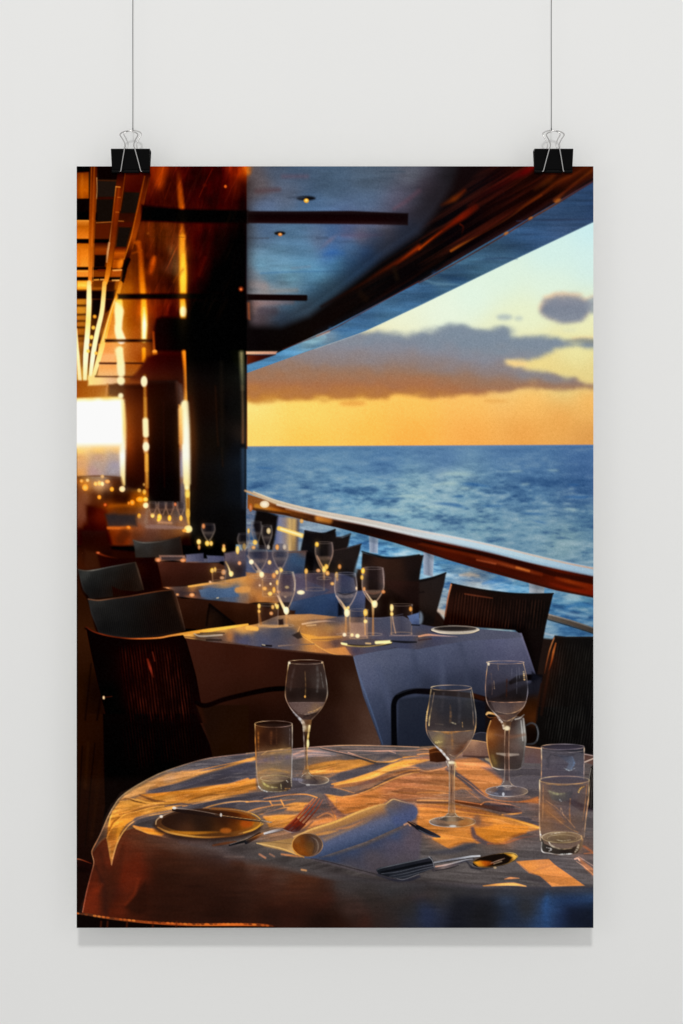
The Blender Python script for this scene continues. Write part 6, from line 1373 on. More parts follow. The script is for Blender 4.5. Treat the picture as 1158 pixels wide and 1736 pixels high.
    V('''
E('E2', 404, 567, 104, 80, Mesh('E2', "330,570,7a3a0c 360,540,6a3410 400,520,4a2c1c 440,530,4c3a34 480,570,54433c 470,610,4a3a34 420,600,70441c 370,610,8a4410 340,540,7c4a20 420,560,5a3818 390,640,6a3814"), f=1.8)
E('E2', 404, 567, 103, 79, 'c89860 8a6a58 5c5048 d8a050 e8ac58 c89868 7a6250 a88058', f=1.5, a=.8, ring=6)
S('E2', "430,515 465,535 478,575 468,615 440,640", [6,9,9,8,6], '5c4c44 7a685c 84705f 7a5e4c 6a4c38', f=2, a=.85)
S('E2', "400,505 440,525 455,575 440,625", [4,6,6,4], '3a2a22', f=2, a=.7)
S('E2', "310,600 340,632 380,650", [6,9,8], 'e08c30 f09c38 d08430', f=2.2, a=.8)
S('E2', "340,560 350,600 400,630", [12,24,14], '8a4812', f=6, a=.6)
S('E2', "430,658 560,685 700,722 870,765", [4,5,5,5], '3a2c30 2c2428 2a2226 2a2428', f=1.5, a=.9)
S('E2', "440,668 560,696 700,733 860,776", [6,8,8,8], '544a52', f=3, a=.6)
S('E2', "1085,412 1120,430 1170,462", [10,24,30], '2a1a16 17141a 14141a', f=2)
S('E2', "1090,408 1165,448", 4, 'a87450', f=1.6, a=.8)
S('E3', "-10,432 50,462 100,484 136,495", [30,32,28,12], '12131a 191a22 20202a 3a3438', f=1.8)
S('E3', "0,450 60,480 120,498", 5, '5a5a66', f=1.6, a=.8)
# cutlery in front
S('E2', "880,770 1000,805 1100,800 1158,780", [10,16,20,18], '1e2030', f=5, a=.7)
P('E2', "868,735 890,722 1000,698 1158,664 1240,646 1262,690 1265,722 1150,765 1070,798 1010,794 950,783 885,764", Mesh('E2', "900,745,1c1f26 1000,725,1a1c24 1100,705,181a20 1200,690,202028 1000,770,24262e 1080,780,2a2c34 1150,740,1e2028 1230,710,26262e 920,765,14161c"), f=1.5)
S('E2', "874,738 900,725 1000,702 1158,668 1236,650", [4,6,6,6,5], '6a7078 a8aab0 9498a0 a0a2a8 b0b0b4', f=1.6, a=.5)
S('E2', "900,752 1010,732 1158,700 1250,682", [10,16,18,14], '090a0e', f=2.2, a=.9)
S('E2', "905,762 1020,748 1158,716 1258,697", [3,4,4,4], '8a8e98', f=1.6, a=.5)
S('E2', "960,780 1070,758 1180,730 1262,712", [3,4,4,4], '6a6e78 8a8e98 9a9ca4', f=1.6, a=.5)
S('E2', "990,790 1080,776 1180,746 1264,722", [3,4,4,3], '5a5e68 84888f 6c7078', f=1.6, a=.5)
S('E2', "1010,796 1060,800 1158,764", [4,5,4], 'a0a4ac 8a8c94', f=1.6, a=.5)
S('E3', "66,626 88,650 102,700", [5,5,5], '9a9a9e 84848a 6a6668', f=1.4, a=.9)
S('E3', "100,664 180,650 280,634 340,624 398,620", [12,13,13,12,10], '8a888c 7c7c86 8a8a94 b8bac0 d8d8dc', f=1.4)
S('E3', "100,672 200,654 300,640 360,632", [4,5,5,4], '1a1a20', f=1.3, a=.9)
S('E3', "96,712 170,694 240,672 300,654 345,668", [22,22,18,14,10], '3a3438 7a6a68 584c50 3c3a42 4a484e', f=1.6)
S('E3', "110,690 180,678 250,660 310,645 350,640", [8,10,8,6,6], 'e0a890 d8b8b0 b0a8a8 a8a8b0 8a8a94', f=1.5, a=.9)
S('E3', "110,716 190,702 260,682", [5,6,4], '1c1a1e', f=1.6, a=.9)
P('E3', "310,655 350,690 400,700 480,696 400,712 340,702", '1c1c26', f=4, a=.8)
E('E3', 498, 650, 147, 40, '16100e', f=1.8, rot=-9)
P('E3', "352,655 400,630 480,610 560,600 620,603 646,622 630,645 560,678 480,694 420,697 378,688", '140c08', f=1.5)
P('E3', "356,660 400,650 470,655 500,668 440,690 390,688", Mesh('E3', "370,668,f0a028 400,680,d8881c 430,660,b8500c 460,680,8a3c0c 490,668,4a1c08", k=.5), f=4)
P('E3', "560,604 620,605 645,622 630,643 590,660 610,630", Mesh('E3', "590,608,d89428 630,615,ffcc60 636,630,f0b040 605,650,7a4810", k=.5), f=4)
S('E3', "356,660 380,640 440,620 520,606 590,600 630,606 645,622", [3,3,3,3,5,5,4], 'b88430 5a3a1c 4a3428 6a4c30 d8a848 f8d070 e0b058', f=1.5, a=.65)
S('E3', "360,668 400,690 460,692 540,680 600,660 642,628", [4,6,5,4,5,5], 'd89838 a87c3c 7a6038 6a5438 c89848 e8c060', f=1.5, a=.65)
S('E3', "470,668 520,650 560,636", [3,7,3], 'c8a088', f=1.8, a=.8)
S('E3', "490,672 540,655", [6,8], 'd8b898', f=1.8, a=.6)
E('E3', 498, 697, 10, 7, 'b09878', f=2)
''')
    # ---- things behind the glasses
    V('''
P('D3', "66,660 90,645 150,640 185,655 180,735 120,742 72,735", Mesh('D3', "90,665,5a2a0e 140,660,42200e 90,710,3c1a0a 150,720,2a1209 110,690,301509"), f=2.2)
S('D3', "70,655 110,646 170,652", [7,6,5], 'c8884c a87040 7a4c30', f=1.8, a=.9)
S('D3', "72,680 120,672 175,678", 5, '8a4c20', f=2, a=.8)
P('D3', "345,600 352,560 400,545 450,548 445,610", Mesh('D3', "370,570,262630 420,570,23232c 400,600,2e2a30"), f=2.2)
S('D3', "355,560 400,546 445,550", 4, '5a5866', f=2, a=.8)
P('D3', "285,640 320,605 350,598 450,612 460,700 400,705 290,695", Mesh('D3', "320,630,8a6650 400,640,7c5c4e 430,680,6a4c44 330,680,74544a 350,605,b88868"), f=2.2)
S('D3', "320,604 350,597 450,612", [5,6,5], 'e8b078 e0a870 d0986c', f=1.6, a=.9)
S('D3', "290,700 400,708 470,705", [10,16,10], '3a2420', f=3, a=.8)
P('D3', "690,632 800,645 802,750 690,745", Mesh('D3', "720,660,6a5048 780,670,6a4c44 740,720,5c484c"), f=2.5, a=.9)
S('D3', "690,638 800,652", 6, 'f0b078', f=1.6, a=.9)
S('D3', "440,720 470,735 480,765", [14,22,12], 'c8a878', f=3, a=.7)
P('D3', "1080,690 1145,705 1145,760 1080,740", '5a3c34', f=3, a=.8)
S('D3', "1082,688 1145,700", 5, 'c0a098', f=1.6, a=.9)
S('D3', "1084,740 1145,715", 8, 'd8c0b0', f=1.8, a=.9)
P('D3', "1122,775 1150,750 1150,1055 1104,1045 1095,960 1105,880", '14100e', f=1.8)
S('D3', "1125,780 1108,880 1100,960", 5, 'a09890', f=1.5, a=.8)
S('D3', "1135,790 1118,920 1112,1020", 4, '5a5450', f=1.4, a=.8)
S('D3', "1143,800 1130,920 1124,1040", 4, '5a5450', f=1.4, a=.8)
P('D3', "960,990 1010,985 1060,1010 1110,1030 1145,1050 1145,1060 1060,1060 1000,1020", '2a2028', f=5, a=.7)
# jug
P('D3', "470,465 455,510 444,570 450,650 465,720 478,772 560,786 640,785 668,775 685,690 697,600 692,520 684,450 620,430 520,430", Mesh('D3', "470,500,5a2c10 460,560,a86a34 470,620,6a3818 480,700,5c3a20 490,755,6a5430 520,480,42200f 540,560,5c3420 540,640,4c3428 540,720,33241f 540,770,3a302c 620,480,2c1c18 620,560,4a3832 640,640,64504a 620,720,3c302e 650,760,3a3230 670,500,605c5a 685,560,88847e 688,620,5c5854 670,700,4a403e"), f=1.8)
S('D3', "470,470 450,530 444,580 450,650 466,730 480,770", [6,8,9,7,7,8], 'f0b468 c07c3c e8a860 d09450 a87440 e0b478', f=1.6, a=.85)
S('D3', "684,455 690,520 697,600 686,690 670,772", [8,14,12,7,5], 'a8a4a0 c0beb8 8a8884 5c5654 5a5452', f=2.2, a=.8)
S('D3', "668,470 675,540 680,600", [6,12,6], 'd8d8d4', f=2.5, a=.6)
S('D3', "480,772 520,788 570,790 640,790 668,778", [4,6,4,5,4], 'e0d0b8 f0e8d8 8a7868 6a6058 8a8078', f=1.6, a=.9)
S('D3', "510,684 580,692 650,690", [10,22,12], 'a89888 b8a898 9a8a80', f=3, a=.8)
S('D3', "500,560 600,575 690,560", [10,24,14], '7a5440', f=6, a=.6)
S('D3', "480,700 500,745", 20, '7c6234', f=5, a=.6)
S('D3', "442,428 455,418 490,425 520,440", [12,16,12,8], 'e8b470 f0c078 c88c4c a87440', f=1.8, a=.95)
S('D3', "445,440 470,450 530,440", [4,5,4], '8a4c1c', f=1.8, a=.8)
S('D3', "630,460 660,452 688,430", [10,8,6], 'a8a098 b8b0a8 6a6460', f=1.8, a=.9)
S('D3', "700,500 735,485 766,500 779,540 775,590 750,618 705,622", [10,12,12,11,11,12,10], '2c2c30 3c3c40 44464a 4c4e52 3c3e42 34363a 2a2a2e', f=2.2, a=.9)
S('D3', "770,510 780,550 772,600", [3,4,3], '6a6c70', f=1.6, a=.8)
''')
    # ---- glasses
    GLASS.append(1)
    def bowl(t, L, Rr, rim, fill, fa, f=1.4):
        P(t, J((t, L), (t, ' '.join(reversed(Rr.split())))) if False else ' '.join(L.split() + list(reversed(Rr.split()))), fill, f=f, a=fa)
    V('''
# small wine glass, left
P('D2', "275,90 262,190 253,290 262,350 290,405 330,450 365,480 430,480 470,445 510,390 535,340 542,290 530,190 512,90", Mesh('D2', "290,150,3a2c28 393,130,382c2a 500,150,4a4240 275,250,4a3a34 350,250,38302e 393,250,2c2422 460,230,54504e 520,250,504c4c 300,320,1a1210 400,310,15100f 500,320,241e1e 300,380,6a5450 400,385,786260 480,380,78625c 350,420,7c6660 440,420,8a6c58 393,450,5a4a48 450,450,2c2220"), f=1.5, a=0.50)
P('D2', "268,265 390,262 532,275 528,320 515,355 285,362 265,320", 'f'*0+'14100f', f=3, a=0.37)
P('D2', "275,362 400,360 520,362 500,400 460,432 400,440 340,430 300,400", Mesh('D2', "300,375,6c5856 400,380,7c6864 500,375,7a6662 400,420,8a7268 460,410,a8825c 340,410,7a6460"), f=2, a=0.53)
S('D2', "276,364 400,362 520,363", 4, '9a8480 a08a84 8a7470', f=1.5, a=.6)
S('D2', "410,430 460,415 500,390", [6,10,5], 'c89c68 e0b070 a88058', f=1.8, a=.85)
S('D2', "340,435 400,442 450,428", [4,6,4], 'b09888', f=1.6, a=.8)
S('D2', "380,462 410,450 450,440 480,425", [10,16,14,6], '241a18', f=2, a=.8)
E('D2', 393, 89, 118, 15, 'c8a890 a88c7c 8a7468 e8c088 f8d8a0 c8a888 b89c8c c0a490', f=1.2, a=.9, ring=4)
S('D2', "278,95 265,180 255,280 260,340 290,400 330,448 360,480", [7,6,6,6,6,8,10], 'fff0c0 e0a860 a87850 b8906c c8a088 d8ccc8 f0f0f4', f=1.3, a=.95)
E('D2', 283, 94, 7, 9, 'fff4d8', f=2.4, a=.85)
S('D2', "510,92 528,185 540,285 532,340 508,390 470,440 435,475", [6,6,6,6,6,6,8], 'e8b880 8a7c74 9a948e b0a494 c89c70 b08a68 8a7060', f=1.3, a=.9)
E('D2', 503, 92, 5, 7, 'f8d8a8', f=2, a=.8)
S('D2', "388,150 392,240 390,320", [5,7,6], '7a5c40 a87c48 c0904c', f=2, a=.7)
E('D2', 388, 323, 6, 8, 'e8a850', f=1.6)
S('D2', "470,120 476,200 470,290", [14,20,10], '6c6866', f=4, a=.6)
S('D2', "320,120 300,200 290,280", [10,14,8], '5a4c48', f=4, a=.5)
S('D2', "495,160 512,260", [5,6], '7a7672', f=2, a=.7)
S('D2', "310,430 345,465 375,500 385,540", [8,16,22,20], 'b8bcc8 e8ecf4 fff8ec e8d8c0', f=2, a=.85)
P('D2', "362,478 435,478 428,520 422,560 374,560 372,520", Mesh('D2', "380,500,c0a890 400,500,7a5030 425,500,a87440 385,540,fff4d8 415,530,ffe098 400,550,c89c58"), f=1.5, a=0.56)
S('D2', "378,545 382,640 388,760 382,830", [10,8,7,9], 'c8bcb0 a89488 8a7464 a08874', f=1.4, a=.9)
S('D2', "418,520 408,600 402,660 402,760 410,835", [12,12,11,10,10], 'ffe8b0 ffd878 ffc850 d89848 b08858', f=1.5, a=.95)
S('D2', "395,560 394,700 396,830", [16,14,16], '6a4c34 54382a 6a4c38', f=2, a=.7)
E('D2', 408, 640, 8, 28, 'fff0b0', f=3)
E('D2', 446, 888, 102, 32, Mesh('D2', "360,885,8a8690 400,905,5c4c48 450,905,3c3030 500,890,6a5444 540,885,a89070 450,870,5a4638", k=.5), f=1.6, a=.6)
P('D2', "384,815 412,815 424,842 448,866 420,880 380,880 352,872 374,846", Mesh('D2', "395,830,7a6048 380,865,4a3a36 410,865,9a8468 430,868,5a4638", k=.5), f=2, a=.8)
S('D2', "362,866 380,848 396,838", [5,7,7], 'c8c0bc e8d8c0 a89078', f=1.5, a=.8)
S('D2', "414,838 430,856 450,868", [6,6,4], 'f0d8a8 d8c0a0 8a7464', f=1.5, a=.8)
E('D2', 446, 888, 102, 31, 'fff0d0 c8b498 e8e4e0 8a7c78 6a5c58 a89480 c8b090 e8d8b8', f=1.4, a=.9, ring=5)
S('D2', "430,862 450,878 470,895", [10,12,6], '3a2c2c', f=2, a=.8)
E('D2', 408, 920, 14, 6, 'd8d4d0', f=2.4, a=.7)
S('D2', "300,880 360,885 350,900", [16,20,10], '8a88a0', f=4, a=.7)
# tumbler, left
P('D2', "48,510 303,510 300,700 298,930 270,962 160,968 95,960 70,930 55,800", Mesh('D2', "70,560,8a4c20 175,540,2c1a14 285,560,4a4244 80,640,5a3018 175,620,2a1812 280,640,3c3030 120,600,3c1e12 160,600,5a3420 100,700,a87850 180,690,b88850 260,690,c89858 80,760,6c5c60 180,750,74645c 270,760,706468 90,830,a88050 180,830,b08448 270,830,a87c50 100,880,9a7c50 180,880,a88c60 260,880,5c4838 120,930,8a7850 180,940,5a4634 250,930,2c2018"), f=1.6, a=0.53)
S('D2', "95,715 140,690 220,680 290,670", [5,7,8,6], 'e0b070 d0a068 e0b070 f0c078', f=1.6, a=.85)
S('D2', "70,720 160,705 290,690", [6,16,12], 'c08c50', f=3, a=.6)
S('D2', "80,760 180,740 280,730", [16,40,30], '645868', f=6, a=.7)
S('D2', "70,840 150,815 280,835", [8,20,12], 'c08c48', f=4, a=.6)
E('D2', 175, 508, 126, 22, 'e0c098 a8847c 8a6450 d8a060 f0c080 b89880 a08478 d8c0a8', f=1.2, a=.95, ring=5)
E('D2', 175, 512, 116, 14, '1c1210', f=3, a=.5)
S('D2', "50,515 52,620 58,760 66,880 78,935", [7,8,8,7,8], 'ffd890 e8903c c8803c b8a088 a89484', f=1.4, a=.95)
S('D2', "302,515 302,650 299,800 297,920", [6,6,6,8], 'e8d0b0 c8c0bc c0bcbc b0a8a0', f=1.3, a=.95)
S('D2', "285,540 284,660", 4, '8a8080', f=1.6, a=.7)
S('D2', "72,560 74,680", [12,8], 'c87428', f=3, a=.7)
S('D2', "160,560 158,640", [14,10], '7a4424', f=4, a=.6)
S('D2', "195,540 196,640", 8, '5a3824', f=3, a=.6)
E('D2', 185, 875, 98, 20, 'd8c090 c8b088 a89060 e8d8a0 f0e0b0 b89c68 a08c60 c8b080', f=1.5, a=.8, ring=5)
P('D2', "82,880 100,905 150,915 220,905 285,870 298,890 296,940 262,960 170,966 110,945", Mesh('D2', "110,910,a08c50 150,930,7a6434 200,930,3a2c18 250,915,241a14 285,900,2a201c 270,945,3a2c24 180,955,6a5840"), f=2, a=0.53)
S('D2', "100,895 120,920 160,935 200,938", [10,14,12,6], 'e0d890 d0c070 f0e0a0 a08c50', f=2, a=.85)
S('D2', "75,930 95,952 130,965", [9,10,8], 'f4f4f0 d0d0cc b8bcc4', f=1.6, a=.95)
S('D2', "130,965 200,966 260,958", [6,7,6], 'e8e0d0 8a7c68 c89858', f=1.5, a=.9)
S('D2', "225,915 228,945", 6, 'f0e0a0', f=1.6, a=.8)
S('D2', "255,945 285,945", 8, 'c88c48', f=2, a=.8)
S('D2', "292,870 298,930", 6, 'd8c8b0', f=1.5, a=.8)
S('D2', "262,890 272,900", 6, 'f8f0e0', f=1.6, a=.9)
''')
    V('''
# back wine glass, right
P('D3', "447,95 438,180 434,260 440,330 460,380 500,425 545,480 600,475 650,420 690,370 708,310 712,250 702,170 686,92", Mesh('D3', "470,150,3c3844 560,140,343440 640,150,3c3c4a 680,180,50505c 455,250,3a3036 530,220,2e2a34 600,250,241a18 660,250,2e2c34 470,320,241a1c 560,310,140f10 650,310,14100f 695,290,2a2628 500,380,5a4c4c 580,380,5c4c4c 660,370,6a5650 560,430,6a5650 520,430,7a6a68"), f=1.5, a=0.53)
P('D3', "450,240 700,180 708,300 695,338 470,340 445,320", '120d0e', f=8, a=0.34)
P('D3', "470,348 700,346 680,385 640,412 560,425 500,410", Mesh('D3', "500,370,5c4e50 600,370,5a4c4e 680,360,6a5654 560,405,7a6660 640,395,8a6c5c"), f=2, a=0.53)
S('D3', "456,342 560,350 700,345", [3,5,5], 'a87c64 e0a078 d8a484', f=1.4, a=.9)
S('D3', "500,408 580,424 650,405 690,370", [4,6,6,4], 'b09880 a88c78 d8a878 c89870', f=1.6, a=.85)
E('D3', 565, 88, 121, 10, 'e8c090 b89480 c0a090 f0c8a0 ffe0b0 c8a088 d8b098 f0ccb0', f=1.2, a=.95, ring=4)
S('D3', "450,95 440,180 435,260 441,330 462,382 500,426 545,478", [6,5,5,6,6,8,10], 'ffe8b8 c89468 b08870 c8a08c d8b8a8 e0d8d4 f0ece8', f=1.3, a=.95)
E('D3', 456, 99, 7, 10, 'fff0d0', f=2.4, a=.85)
S('D3', "684,96 702,175 712,255 706,320 688,372 650,420 605,472", [5,6,6,5,5,6,8], 'f0c898 c8a080 8a8890 9a94a0 c0a898 b09080 8a7460', f=1.3, a=.95)
S('D3', "685,150 690,200", [10,12], 'ffd898 f8c888', f=2.2, a=.9)
S('D3', "490,210 494,260", [4,5], 'c8a078', f=2, a=.7)
S('D3', "472,160 480,240 478,300", 4, '7a5c50', f=2, a=.6)
S('D3', "516,95 520,140", 4, 'a07c60', f=1.8, a=.7)
S('D3', "575,200 572,320", 8, '3c1a0e', f=3, a=.8)
S('D3', "610,130 606,180", [3,3], '8a8a98', f=1.6, a=.6)
S('D3', "640,120 640,290", [3,4], '7a7a84', f=1.6, a=.7)
S('D3', "655,120 658,190", [3,3], '8a8a98', f=1.6, a=.6)
S('D3', "505,430 545,462 580,470 640,440", [6,8,8,4], 'f0ece4 8a7c74 c8a070 b8946c', f=1.6, a=.85)
S('D3', "515,450 545,485 556,520", [8,14,14], 'd8d0cc f0e4d4 f8ecd0', f=1.8, a=.9)
P('D3', "548,480 605,476 596,530 562,535", Mesh('D3', "560,500,c0a078 580,495,3a2418 598,495,6a4428 578,520,fff0c8 570,530,ffe8b0"), f=1.6, a=0.59)
E('D3', 577, 518, 16, 14, 'fff0c8', f=3.5, a=.8)
S('D3', "563,535 560,650 562,780 556,865", [6,5,5,7], 'c8a888 b08c74 a88878 b8a090', f=1.3, a=.9)
S('D3', "590,530 588,650 590,780 592,865", [6,6,6,7], 'd8a470 c89878 c0907c b09080', f=1.3, a=.9)
S('D3', "577,545 575,700 576,860", [18,18,20], '3c2820 5a3a2c 4c3430', f=2, a=.85)
E('D3', 574, 930, 138, 36, Mesh('D3', "460,930,5c6474 520,945,3a3e50 574,955,4a4c5c 640,945,5c5054 700,930,a08468 574,905,4a4450", k=.5), f=1.6, a=.65)
P('D3', "552,860 594,860 606,886 640,906 600,925 540,925 505,910 540,888", Mesh('D3', "575,880,6a5c58 540,910,44485a 575,915,8a7c78 615,908,5a4a48", k=.5), f=2, a=.8)
S('D3', "508,908 538,888 556,866", [5,6,6], 'd8ccc4 b8a8a0 c8b8a8', f=1.4, a=.8)
S('D3', "594,866 610,888 640,904", [5,6,4], 'd8b898 e8c8a8 a88c78', f=1.4, a=.8)
E('D3', 574, 930, 138, 35, 'ffe0b0 c8a484 d8dce4 a0a4b4 b8b8c4 e0d8d0 8a8088 d8b898', f=1.3, a=.95, ring=5)
S('D3', "545,895 580,905 610,895", [4,6,4], 'd8c8b8', f=1.6, a=.8)
S('D3', "460,935 520,950", [10,12], '8c90a4', f=3, a=.7)
E('D3', 552, 950, 8, 12, 'e0e4ec', f=2, a=.8)
# front wine glass, right
P('D3', "80,262 62,370 46,470 52,545 80,600 130,655 195,722 240,715 300,660 345,590 370,520 374,450 362,350 346,262", Mesh('D3', "100,320,3e3836 200,300,373539 300,320,424146 340,350,52504e 70,430,5a4638 150,400,302c2e 250,400,2c2a2e 330,420,3c3a3c 80,500,4c3830 200,500,2e2624 320,500,3c3430 90,560,7a665a 200,560,786258 320,560,806a5e 120,620,a8884c 200,620,7a6050 280,610,8a6c5c 200,670,6a5448 260,660,3c2014"), f=1.5, a=0.53)
P('D3', "58,538 200,542 358,538 340,590 300,640 250,690 200,700 150,660 90,600", Mesh('D3', "90,560,7c6860 200,560,846e62 330,555,8a7468 130,600,d0b068 110,610,8a7450 200,610,9a7050 280,600,80685c 180,650,5c4a44 240,640,7a5c48 290,640,5a2c14 260,670,4c2410"), f=1.8, a=0.53)
S('D3', "58,534 130,540 200,543 290,538 360,532", [4,6,6,5,6], 'd89c60 f0bc80 d8904c c88c54 f0b870', f=1.4, a=.95)
S('D3', "150,545 200,552 250,545", [5,14,6], 'b0702c', f=3, a=.7)
S('D3', "215,545 218,600 220,650", [10,14,8], 'b07840', f=4, a=.6)
E('D3', 212, 254, 132, 18, 'e8c090 a8887c 9a8070 e0b888 ffe0a8 b89c88 a8907c d8b898', f=1.2, a=.95, ring=5)
S('D3', "80,265 64,365 48,465 52,545 82,602 130,655 195,722", [6,6,8,6,6,7,10], 'ffe0a8 e0b068 ffcf80 c08c60 c0a898 d8d4d4 f0f0f0', f=1.3, a=.95)
S('D3', "100,285 84,380 70,450 66,500", [4,5,8,8], 'c0a080 8a7464 ffd890 f8d898', f=1.8, a=.85)
S('D3', "54,410 50,470", [8,9], 'ffd890', f=2.4, a=.8)
S('D3', "346,265 362,352 374,450 368,525 345,590 300,660 240,715", [6,6,6,7,6,6,8], 'ffe0b0 c0a888 9a9490 d8a870 b09480 c8946c a87c58', f=1.3, a=.95)
S('D3', "338,280 352,400 358,500", [4,5,6], 'a8a09a 7a7470 c09068', f=1.8, a=.8)
S('D3', "205,370 208,430 205,480", [8,14,14], '6a4c34 8a6444 7a5838', f=3, a=.7)
S('D3', "212,480 240,490", [8,10], 'd8c8a0', f=2.2, a=.8)
S('D3', "284,480 286,510", [5,6], 'd8a868', f=1.8, a=.8)
S('D3', "110,490 160,495", [6,6], '6a5c50', f=2.4, a=.7)
S('D3', "260,290 268,400 262,480", [14,22,14], '46444a', f=5, a=.6)
S('D3', "160,290 150,400", [14,20], '444044', f=5, a=.5)
S('D3', "130,602 110,612 150,608", [8,14,8], 'e0c880', f=2.2, a=.85)
S('D3', "110,635 150,670 190,720 200,745", [8,14,16,14], 'b8bcc8 f0f0f4 ffffff fff4d8', f=1.8, a=.95)
S('D3', "200,690 240,705 280,680", [5,7,4], 'c8b098 8a6c58 b88c5c', f=1.6, a=.85)
S('D3', "205,715 235,715", [14,12], '7a6a60', f=2, a=.8)
E('D3', 215, 745, 20, 12, 'fff4d0', f=4, a=.85)
S('D3', "235,745 250,775", [16,4], 'ffdc80', f=2.5, a=.85)
S('D3', "180,735 195,770", [8,6], 'e8e4dc', f=2, a=.8)
P('D3', "195,750 237,750 234,900 236,1080 192,1080 196,900", Mesh('D3', "200,800,8a7464 216,800,7c5c44 232,800,b08c64 200,950,6c5450 216,950,8a644c 232,950,96745c 200,1060,6c5c54 216,1060,a07c58 232,1060,8a7464"), f=1.5, a=0.53)
S('D3', "196,755 199,850 198,980 193,1080", [6,5,5,7], 'e8d8c0 c0ac98 a89484 b8a898', f=1.3, a=.9)
S('D3', "236,760 232,860 233,980 238,1080", [6,5,5,6], 'ffe0a0 d0a878 b89478 c0a488', f=1.3, a=.9)
S('D3', "214,770 214,900 212,1060", [8,8,10], '3a2820 4c342a 7a5434', f=2, a=.85)
E('D3', 220, 1130, 151, 36, Mesh('D3', "90,1132,6a7484 150,1148,3e404c 220,1155,7a7470 290,1146,7a4c28 350,1130,a07c54 220,1108,5a4a42", k=.5), f=1.6, a=.68)
P('D3', "186,1075 242,1075 258,1096 300,1112 250,1128 180,1128 130,1114 168,1096", Mesh('D3', "215,1090,8a7460 170,1110,3c3836 215,1118,9a8468 262,1110,5a4434", k=.5), f=2, a=.8)
S('D3', "132,1112 166,1096 190,1076", [5,6,6], 'd8d0c4 b0a498 c8b8a4', f=1.4, a=.8)
S('D3', "238,1076 256,1096 298,1112", [6,6,4], 'd8c4a0 f0dcb8 b09878', f=1.4, a=.8)
E('D3', 220, 1130, 151, 35, 'ffe4b0 d8b488 f0f0f4 b8bcc8 d0ccc8 f0e4d0 a08c7c e0c49c', f=1.3, a=.95, ring=5)
E('D3', 222, 1158, 22, 6, 'e8ecf0', f=2.6, a=.7)
S('D3', "190,1085 212,1092 236,1085", [6,9,6], '4c3c34', f=1.8, a=.8)
S('D3', "60,1118 100,1112", [6,8], 'e0a860', f=2.2, a=.8)
S('D3', "270,1130 330,1122 360,1130", [8,12,8], 'b07c40', f=3, a=.7)
E('D3', 380, 1120, 26, 34, '6a5048', f=8, a=.6)
''')
